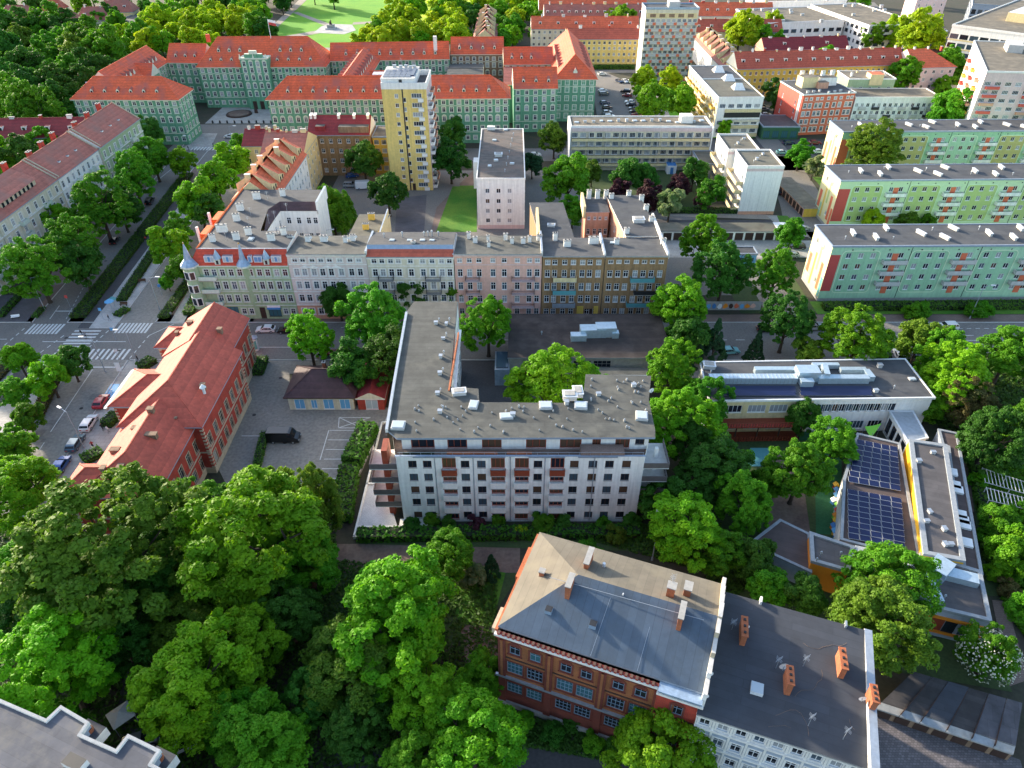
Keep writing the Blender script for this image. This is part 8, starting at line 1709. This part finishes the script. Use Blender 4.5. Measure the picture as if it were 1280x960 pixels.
scatter([(500, 6), (520, -12), (640, -12), (640, 8), (600, 10), (560, 6)], 14, 24, 'yyb', 'sunlit tree at the top edge of the park', 'sunlit trees at the top edge', 6, .5)
scatter([(575, 10), (596, 8), (597, 48), (578, 52)], 6, 20, 'ddm', 'dark tree beside the pale red terrace', 'dark trees beside the pale red terrace', 7, .5)
scatter([(618, 5), (672, 0), (674, 48), (622, 50)], 14, 24, 'bybm', 'tree between the pale red terrace and the red rows', 'trees between the terraces', 8, .5)
scatter([(788, 0), (800, 0), (800, 40), (752, 45), (752, 25), (790, 22)], 5, 24, 'yb', 'tree left of the high rise top', 'trees left of the high rise', 9, .5); T(775, 26, 34, 'b', 'dome shaped bright tree behind the yellow row')
scatter([(840, -8), (1150, -10), (1195, 0), (1150, 10), (880, 2)], 9, 20, 'byb', 'tree along the top edge at the right', 'trees along the top edge', 10, .7)
scatter([(5, 160), (60, 160), (70, 185), (40, 200), (0, 215)], 9, 32, 'mbd', 'tree in the courtyard of the left tenements', 'courtyard trees at the left', 12, .5)
scatter([(-60, -14), (420, -16), (420, -4), (-60, 0)], 12, 30, 'mdb', 'tree cut by the top edge left of the park', 'trees at the top left edge', 14, .6)
scatter([(230, 175), (238, 190), (235, 205), (222, 215)], 1, 20, 'b', 'small tree by the square', 'trees by the square', 13)

# ================================================================ cars
def carmeshes(kind):
    """low-poly but shaped: x forward; body with bonnet, cabin with sloped screens, wheel arches"""
    Lh, Wd, Ht = {'car': (4.3, 1.8, 1.46), 'suv': (4.6, 1.88, 1.7), 'estate': (4.7, 1.82, 1.5), 'van': (5.9, 2.05, 2.55)}[kind]
    hx = Lh/2; hy = Wd/2
    if kind == 'van': prof = [(-hx, .35), (-hx, 2.35), (-hx+.15, Ht), (hx-1.75, Ht), (hx-1.35, Ht-.1), (hx-.75, 1.45), (hx-.1, 1.1), (hx, .75), (hx, .35)]; glassx = [(hx-1.33, Ht-.16), (hx-.78, 1.5)]
    elif kind == 'suv': prof = [(-hx, .4), (-hx, 1.0), (-hx+.1, 1.15), (-hx+.35, Ht-.08), (-hx+.7, Ht), (.5, Ht-.03), (1.15, 1.12), (hx-.25, .98), (hx, .75), (hx, .4)]
    elif kind == 'estate': prof = [(-hx, .32), (-hx, .9), (-hx+.12, 1.0), (-hx+.5, Ht-.1), (-hx+.9, Ht), (.3, Ht), (1.1, .98), (hx-.25, .84), (hx, .62), (hx, .32)]
    else: prof = [(-hx, .32), (-hx, .85), (-hx+.15, .98), (-hx+.75, Ht-.1), (-hx+1.2, Ht), (.15, Ht), (1.0, .95), (hx-.25, .82), (hx, .6), (hx, .32)]
    belt = {'car': .95, 'suv': 1.12, 'estate': .98, 'van': 1.45}[kind]
    m = MB(); n = len(prof)
    def yy(z): return hy if z <= belt else hy-(z-belt)*(.32 if kind != 'van' else .08)
    Lv = [(x, -yy(z), z) for x, z in prof]; Rv = [(x, yy(z), z) for x, z in prof]
    for i in range(n): j = (i+1) % n; m.face([Lv[j], Lv[i], Rv[i], Rv[j]], 'BODY')
    m.face(Lv, 'BODY'); m.face(Rv[::-1], 'BODY')
    g = MB()
    e = .012
    if kind != 'van':
        top = [p for p in prof if p[1] > belt+.2]; xs = [p[0] for p in top]; a, b = min(xs), max(xs)
        # side windows
        for s in (-1, 1):
            for x0, x1, x2, x3 in ((a-.25, a+.55, a+.55, a+.12), (a+.62, a+1.45, a+1.45, a+.62), (a+1.52, b+.62, b+.05, a+1.52)):
                z0, z1 = belt+.02, Ht-.13; V = [(x0, s*(yy(z0)+e), z0), (x1, s*(yy(z0)+e), z0), (x2, s*(yy(z1)+e), z1), (x3, s*(yy(z1)+e), z1)]; g.face(V if s < 0 else V[::-1], 'car_glass')
        # screens follow the profile
        def screen(p, q):
            (x0, z0), (x1, z1) = p, q; x0, z0, x1, z1 = x0+(x1-x0)*.1, z0+(z1-z0)*.1, x1+(x0-x1)*.08, z1+(z0-z1)*.08; nx, nz = -(z1-z0), (x1-x0); L = hypot(nx, nz); nx, nz = nx/L*e*2, nz/L*e*2
            if nz < 0: nx, nz = -nx, -nz
            g.face([(x0+nx, -yy(z0)+.08, z0+nz), (x0+nx, yy(z0)-.08, z0+nz), (x1+nx, yy(z1)-.08, z1+nz), (x1+nx, -yy(z1)+.08, z1+nz)], 'car_glass')
        i0 = [i for i, p in enumerate(prof) if p[1] >= Ht-.04][-1]; screen(prof[i0+1], prof[i0]); i1 = [i for i, p in enumerate(prof) if p[1] >= Ht-.2][0]; screen(prof[i1-1], prof[i1])
    else:
        (x0, z0), (x1, z1) = prof[5], prof[4]; g.face([(x0+.03, -.85, z0+.04), (x0+.03, .85, z0+.04), (x1+.03, .85, z1-.05), (x1+.03, -.85, z1-.05)], 'car_glass')
        for s in (-1, 1): V = [(hx-2.1, s*(yy(1.5)+e), 1.5), (hx-.95, s*(yy(1.5)+e), 1.5), (hx-1.4, s*(yy(2.2)+e), 2.2), (hx-2.1, s*(yy(2.2)+e), 2.2)]; g.face(V if s < 0 else V[::-1], 'car_glass')
    wh = MB(); wh.tube((0, -.1, 0), (0, .1, 0), .33, .33, 14, 'dark_metal'); wh.tube((0, -.115, 0), (0, .115, 0), .2, .2, 8, 'zinc')
    hl = MB(); hl.box(-.04, -.2, 0, .05, .2, .16, 'skylight_glass'); tl = MB(); tl.box(-.05, -.18, 0, .04, .18, .18, 'paint_red'); mr = MB(); mr.box(-.08, -.1, 0, .08, .1, .14, 'BODY')
    return m, g.mesh('windows'), wh.mesh('wheel'), hl.mesh('headlight'), tl.mesh('tail_light'), Lh, Wd, (.75 if kind != 'van' else .9)
CARM = {}
def carpaint(name, c, met=.3):
    m, t, p, o = nodes(name); p.inputs['Base Color'].default_value = (*c, 1); p.inputs['Roughness'].default_value = .28; p.inputs['Metallic'].default_value = met; p.inputs['Coat Weight'].default_value = .6
for n_, c_ in dict(white=(.72, .72, .72), silver=(.38, .39, .41), grey=(.13, .135, .14), black=(.012, .012, .014), blue=(.02, .09, .32), darkblue=(.012, .03, .09), red=(.42, .015, .03), teal=(.16, .42, .44), bluegrey=(.06, .12, .18), crimson=(.22, .01, .02)).items(): carpaint('car_'+n_, c_, 0 if n_ in ('white', 'red', 'crimson', 'teal') else .3)
def car(x, y, yaw, color, label, kind='car', group='parked cars', roof=None):
    key = (kind, color, roof)
    if key not in CARM:
        m, *rest = carmeshes(kind)
        MATS['BODY'] = MATS['car_'+color]; me = m.mesh('body'); CARM[key] = (me, rest)
    me, (g, wh, hl, tl, Lh, Wd, lz) = CARM[key]
    t = thing('van' if kind == 'van' else 'car', label, 'van' if kind == 'van' else 'car', (x, y, 0), group); t.rotation_euler = (0, 0, yaw)
    def put(mesh, nm, l, s=None):
        o = bpy.data.objects.new(nm, mesh); COL.objects.link(o); o.parent = t; o.location = l
        if s: o.scale = s
    put(me, 'body', (0, 0, .03)); put(g, 'windows', (0, 0, .03))
    for sx in (-.31, .31):
        for sy in (-1, 1): put(wh, 'wheel', (sx*Lh, sy*(Wd/2-.09), .33))
    for sy in (-1, 1): put(hl, 'headlight', (Lh/2, sy*(Wd/2-.3), lz-.18)); put(tl, 'tail_light', (-Lh/2, sy*(Wd/2-.3), lz-.12))
    return t
def carpx(u, v, yaw, color, label, kind='car', group='parked cars'): x, y = P(u, v, .7); return car(x, y, radians(yaw), color, label, kind, group)
# south boulevard
N_ = 93
carpx(126, 501, N_, 'red', 'bright red car next to the blue painted bay', group='cars along the south boulevard'); carpx(111, 528, N_, 'white', 'white car between the red one and the blue grey one', 'estate', 'cars along the south boulevard'); carpx(94, 553, N_, 'bluegrey', 'blue grey estate car third from the blue bay', 'estate', 'cars along the south boulevard'); carpx(76, 580, N_, 'blue', 'vivid blue car beside the clipped hedge', 'car', 'cars along the south boulevard'); carpx(60, 603, N_, 'silver', 'pale silver car half under the bright tree', 'suv', 'cars along the south boulevard'); carpx(38, 632, N_, 'white', 'white car deep under the bright tree at the left', 'car', 'cars along the south boulevard')
carpx(332, 411, 182, 'white', 'white car with black roof before the green corner house', 'car', 'cars on the cross street'); carpx(359, 412, 180, 'black', 'black car half hidden by the bright street tree', 'car', 'cars on the cross street'); carpx(355, 547, 0, 'black', 'long black van in the parking yard', 'van', 'cars in the yard'); carpx(1184, 408, 182, 'white', 'white sport utility car driving before the mint block', 'suv', 'cars on the cross street')
carpx(912, 438, 8, 'teal', 'light turquoise car by the spruces', 'car', 'cars on the cross street'); carpx(421, 442, 160, 'crimson', 'dark red car in the tree shade by the street', 'car', 'cars on the cross street'); carpx(404, 440, 90, 'silver', 'silver car in the tree shade by the street', 'car', 'cars on the cross street'); carpx(958, 410, 0, 'black', 'dark car left of the dark street tree', 'car', 'cars on the cross street'); carpx(1018, 408, 0, 'silver', 'silver car between two street trees', 'car', 'cars on the cross street')
for u, c, l in ((1107, 'black', 'black car parked below the dull olive tree'), (1124, 'white', 'white car parked below the dull olive tree'), (1142, 'grey', 'grey car parked beside the olive tree'), (1160, 'silver', 'silver car parked right of the olive tree')): carpx(u, 443, 80, c, l, 'car', 'cars under the trees behind the school')
carpx(143, 300, 98, 'black', 'nearest black car on the left carriageway', group='cars on the left carriageway'); carpx(169, 269, 98, 'darkblue', 'dark blue car on the left carriageway', group='cars on the left carriageway'); carpx(187, 251, 98, 'black', 'farthest black car on the left carriageway', 'suv', 'cars on the left carriageway'); carpx(288, 170, 170, 'white', 'white police style estate car on the square road', 'estate', 'cars at the square')
carpx(440, 219, 20, 'blue', 'blue car in the brown courtyard', group='cars in the courtyards'); carpx(438, 231, 0, 'silver', 'silver car at the yellow tower foot', 'suv', 'cars in the courtyards'); carpx(456, 233, 10, 'white', 'white van by the dark round tree', 'van', 'cars in the courtyards'); carpx(407, 289, 150, 'black', 'black car beside the willow', group='cars in the courtyards'); carpx(669, 193, 10, 'white', 'white car left of the olive tree', group='cars in the courtyards'); carpx(705, 196, 0, 'blue', 'blue car beside the balconied block', group='cars in the courtyards')
# car park north
for u, v, c, l, k in ((753, 92, 'white', 'white car at the far left of the car park', 'car'), (755, 117, 'grey', 'grey car in the left row', 'suv'), (754, 113, 'white', 'white car behind the grey one in the left row', 'car'), (756, 128, 'darkblue', 'dark blue car in the left row', 'car'), (759, 134, 'black', 'black car in the left row', 'car'), (759, 140, 'silver', 'silver car in the left row', 'car'), (762, 145, 'white', 'last white car of the left row', 'estate'),
    (774, 101, 'darkblue', 'dark blue car at the head of the centre', 'car'), (781, 101, 'white', 'white car at the head of the centre', 'car'), (788, 102, 'silver', 'silver car at the head of the centre', 'car'), (782, 114, 'black', 'black car in the short centre row', 'suv'), (784, 119, 'crimson', 'dark red car in the short centre row', 'car'), (787, 127, 'white', 'first white car of the right row', 'car'), (789, 131, 'black', 'first black car of the right row', 'suv'), (792, 135, 'grey', 'grey car of the right row', 'car'), (793, 139, 'black', 'second black car of the right row', 'car'), (795, 143, 'crimson', 'dark red car of the right row', 'car')):
    carpx(u, v, 12 if u < 770 else (-65 if v < 105 else 165), c, l+' of the car park' if 'car park' not in l else l, k, 'cars in the northern car park')
for u, v, yaw, c, l in ((958, 143, 0, 'white', 'white car behind the shop pavilion'), (955, 136, 0, 'silver', 'silver car behind the shop pavilion'), (950, 131, 0, 'black', 'black car behind the shop pavilion'), (986, 178, 0, 'darkblue', 'dark car before the shop pavilion'), (1019, 178, 0, 'crimson', 'dark red car before the coral house door'), (978, 190, 0, 'teal', 'pale turquoise car on the road before the garages'), (1011, 188, 5, 'silver', 'first silver car by the coral house'), (1024, 189, 5, 'white', 'white car by the coral house'), (973, 239, 80, 'black', 'black car beside the blank white end wall'), (1014, 252, 10, 'black', 'black car at the green block gable'), (1003, 258, 10, 'white', 'white car on the garage lane'), (997, 307, 170, 'black', 'black car beside the mint block gable'), (989, 318, 175, 'silver', 'silver car by the bushy tree'), (1004, 285, 20, 'silver', 'silver car at the green bush'), (891, 140, 90, 'blue', 'blue car before the zigzag balconies'), (888, 152, 90, 'red', 'red car before the zigzag balconies'), (1272, 146, 20, 'blue', 'blue car at the foot of the pink panel tower')): carpx(u, v, yaw, c, l, 'car', 'cars around the right hand blocks')
for i, (u, v, c) in enumerate(((1167, 24, 'white'), (1173, 31, 'silver'), (1180, 38, 'white'), (1163, 17, 'black'))): carpx(u, v, -60, c, '%s car on the road at the top right' % ['first white', 'silver', 'lowest white', 'black'][i], 'car', 'cars on the top right road')
carpx(176, 925, 20, 'grey', 'grey car under the trees right of the tent'); carpx(222, 932, 30, 'silver', 'silver car under the trees at the bottom left', 'car')
# ---------------------------------------------------------------- lamps, signs, kiosks, people
def lamp(u, v, label, h=8, arm=2.0, yaw=0, zbase=0):
    x, y = P(u, v); t = thing('street_lamp', label, 'street lamp', (x, y, 0), 'street lamps')
    m = MB(); m.tube((x, y, 0), (x, y, h), .11, .06, 8, 'zinc'); m.cyl(x, y, 0, .5, .18, .15, 8, 'zinc'); m.build('pole', t)
    m = MB(); ex, ey = x+arm*cos(yaw), y+arm*sin(yaw); m.tube((x, y, h), (ex, ey, h+.3), .05, .04, 6, 'zinc'); m.build('arm', t); m = MB(); m.obox((ex, ey, h+.2), (1.0, .36, .16), yaw, 'white_metal'); m.build('lamp_head', t)
for u, v, l, yaw in ((56, 387, 'tall street lamp beside the far crossing at the left', 0), (132, 465, 'street lamp south of the zebra crossing', 3.1), (173, 456, 'street lamp before the brick school entrance', 3.1), (105, 560, 'street lamp between the parked cars', 2.6), (200, 387, 'street lamp at the hedge end by the crossroads', 0), (246, 201, 'street lamp at the crossing before the city hall', 3.1), (261, 133, 'street lamp at the city hall square', 0), (1212, 398, 'leaning view street lamp before the mint block', 0), (293, 188, 'street lamp beside the square road', 0), (412, 325, 'street lamp behind the lavender tenement roof', 0), (815, 700, 'street lamp in the garden path', 1.5)): lamp(u, v, l, 8.5, 2.0, yaw)
def column(u, v, label):
    x, y = P(u, v); t = thing('advertising_column', label, 'advertising column', (x, y, 0)); m = MB(); m.cyl(x, y, 0, 3.0, .75, .75, 14, 'white_metal'); m.build('drum', t); m = MB(); m.cyl(x, y, 3.0, 3.2, .95, .95, 14, 'zinc'); m.cyl(x, y, 3.2, 3.7, .9, .1, 14, 'zinc'); m.build('cap', t)
    for k, c in enumerate(('plaster_lavender', 'paint_skyblue', 'plaster_pink', 'paint_teal')):
        m = MB(); a0 = k*1.55; V0 = [(x+.77*cos(a0+j*.25), y+.77*sin(a0+j*.25)) for j in range(5)]; [m.face([(*V0[j], .5), (*V0[j+1], .5), (*V0[j+1], 2.6), (*V0[j], 2.6)], c) for j in range(4)]; m.build('poster', t)
column(320, 437, 'white advertising column with coloured posters by the yard entrance')
def sign(u, v, label, c, h=2.6, w_=.7, hh=.7, cat='sign'):
    x, y = P(u, v); t = thing('road_sign', label, cat, (x, y, 0)); m = MB(); m.tube((x, y, 0), (x, y, h), .04, .04, 6, 'zinc'); m.build('pole', t); m = MB(); m.box(x-w_/2, y-.05, h-.1, x+w_/2, y-.02, h+hh, c); m.build('panel', t)
sign(203, 370, 'blue road sign with red top beside the promenade tree', 'paint_blue'); sign(130, 400, 'blue pedestrian sign on the light promenade', 'paint_skyblue'); sign(145, 425, 'blue sign at the central refuge', 'paint_skyblue'); sign(152, 470, 'tall white information board before the brick school', 'white_paint', 1.4, 1.0, 2.0); sign(150, 452, 'second sign at the brick school corner', 'white_paint'); sign(88, 384, 'small red and white sign on the far carriageway', 'paint_red')
def parasol(u, v, label, c, r=1.4):
    x, y = P(u, v); t = thing('parasol', label, 'parasol', (x, y, 0)); m = MB(); m.tube((x, y, 0), (x, y, 2.5), .04, .04, 6, 'zinc'); m.build('pole', t); m = MB(); m.cyl(x, y, 2.1, 2.7, r, .05, 8, c); m.cyl(x, y, 2.0, 2.1, r, r, 8, c, False); m.build('canopy', t)
parasol(140, 386, 'blue and turquoise parasol on the promenade', 'paint_skyblue', 1.1); parasol(144, 383, 'small teal parasol beside the blue one', 'paint_teal', .9)
for (u, v, l, yaw) in ((178, 353, 'bench in front of the planted strip on the promenade', .3), (52, 520, 'dark bench on the south promenade', 1.3), (155, 382, 'bench at the short hedge', 0), (20, 398, 'white curved bench before the left hedge', .3)):
    x, y = P(u, v); t = thing('bench', l, 'bench', (x, y, 0)); wd = 'white_paint' if 'white' in l else 'brown_wood'
    for nm, a, s_ in (('seat', (0, 0, .42), (1.8, .5, .07)), ('backrest', (0, .28, .5), (1.8, .06, .4)), ('leg', (-.7, 0, 0), (.08, .45, .42)), ('leg', (.7, 0, 0), (.08, .45, .42))): m = MB(); m.obox((x+a[0]*cos(yaw)-a[1]*sin(yaw), y+a[0]*sin(yaw)+a[1]*cos(yaw), a[2]), s_, yaw, wd if nm in ('seat', 'backrest') else 'dark_metal'); m.build(nm, t)
# people: one continuous body surface from a skinned skeleton, clothing by height, walking pose
def person(u, v, yaw, top, legs, label, stride=.28, sit=False):
    x, y = P(u, v); t = thing('person', label, 'person', (x, y, 0)); s = stride
    J = {'pel': (0, 0, .95, .15), 'chest': (.02, 0, 1.28, .17), 'neck': (.03, 0, 1.5, .06), 'h1': (.04, 0, 1.6, .095), 'h2': (.05, 0, 1.73, .09),
         'ls': (.02, .2, 1.42, .07), 'le': (-.02-s*.3, .26, 1.15, .05), 'lh': (s*.4, .27, .92, .035), 'rs': (.02, -.2, 1.42, .07), 're': (-.02+s*.1, -.26, 1.15, .05), 'rh': (s*.9, -.27, .95, .035),
         'lp': (0, .1, .9, .11), 'lk': (s*.6, .1, .5, .07), 'la': (s*.9, .1, .08, .045), 'lt': (s*.9+.2, .1, .04, .04), 'rp': (0, -.1, .9, .11), 'rk': (s*.1, -.1, .5, .07), 'ra': (-s*.9, -.1, .12, .045), 'rt': (-s*.9+.19, -.1, .04, .04)}
    E_ = [('pel', 'chest'), ('chest', 'neck'), ('neck', 'h1'), ('h1', 'h2'), ('chest', 'ls'), ('ls', 'le'), ('le', 'lh'), ('chest', 'rs'), ('rs', 're'), ('re', 'rh'), ('pel', 'lp'), ('lp', 'lk'), ('lk', 'la'), ('la', 'lt'), ('pel', 'rp'), ('rp', 'rk'), ('rk', 'ra'), ('ra', 'rt')]
    ks = list(J); me = bpy.data.meshes.new('body'); me.from_pydata([J[k][:3] for k in ks], [(ks.index(a), ks.index(b)) for a, b in E_], []); o = bpy.data.objects.new('body', me); COL.objects.link(o); o.parent = t; t.rotation_euler = (0, 0, yaw)
    md = o.modifiers.new('skin', 'SKIN'); sv = me.skin_vertices[0].data
    for i, k in enumerate(ks): sv[i].radius = (J[k][3]*.8, J[k][3])
    sv[0].use_root = True; sb = o.modifiers.new('sub', 'SUBSURF'); sb.levels = 1; sb.render_levels = 1
    dg = bpy.context.evaluated_depsgraph_get(); ev = bpy.data.meshes.new_from_object(o.evaluated_get(dg)); o.modifiers.clear(); o.data = ev; ev.materials.clear()
    for mt in ('skin', top, legs, 'hair', 'dark_metal'): ev.materials.append(MATS[mt])
    for p in ev.polygons:
        c = p.center; h = c.z; p.material_index = 4 if h < .1 else 2 if h < .93 and abs(c.y) < .22 else 0 if (h < 1.0 and abs(c.y) > .22) else 1 if h < 1.5 else (3 if (h > 1.68 or c.x < 0.0) else 0)
    return t
for a in ((103, 420, 1.2, 'cloth_black', 'cloth_black', 'person in black crossing on the zebra at the left of the pair'), (108, 423, 1.4, 'cloth_grey', 'cloth_black', 'person in grey beside the one in black on the zebra'), (173, 452, .5, 'cloth_black', 'cloth_black', 'person in dark clothes standing on the school side pavement'), (129, 538, 1.6, 'cloth_black', 'cloth_black', 'person in black walking past the brick school'), (136, 541, 1.2, 'cloth_white', 'cloth_grey', 'person in white beside the school entrance steps'),
          (117, 560, 1.9, 'cloth_red', 'cloth_black', 'person in a red top on the school pavement'), (183, 302, 1.6, 'cloth_red', 'cloth_black', 'person in red on the cycle path beside the long hedge'), (137, 401, .2, 'cloth_black', 'cloth_grey', 'person in black near the parasols'), (236, 188, 1.0, 'cloth_black', 'cloth_black', 'dark clothed person at the corner of the city hall'), (267, 184, .1, 'cloth_black', 'cloth_black', 'left walker crossing before the square'), (271, 184, .1, 'cloth_black', 'cloth_grey', 'right walker crossing before the square'), (215, 397, 1.4, 'cloth_grey', 'cloth_black', 'person in grey on the pavement by the corner house')): person(*a)
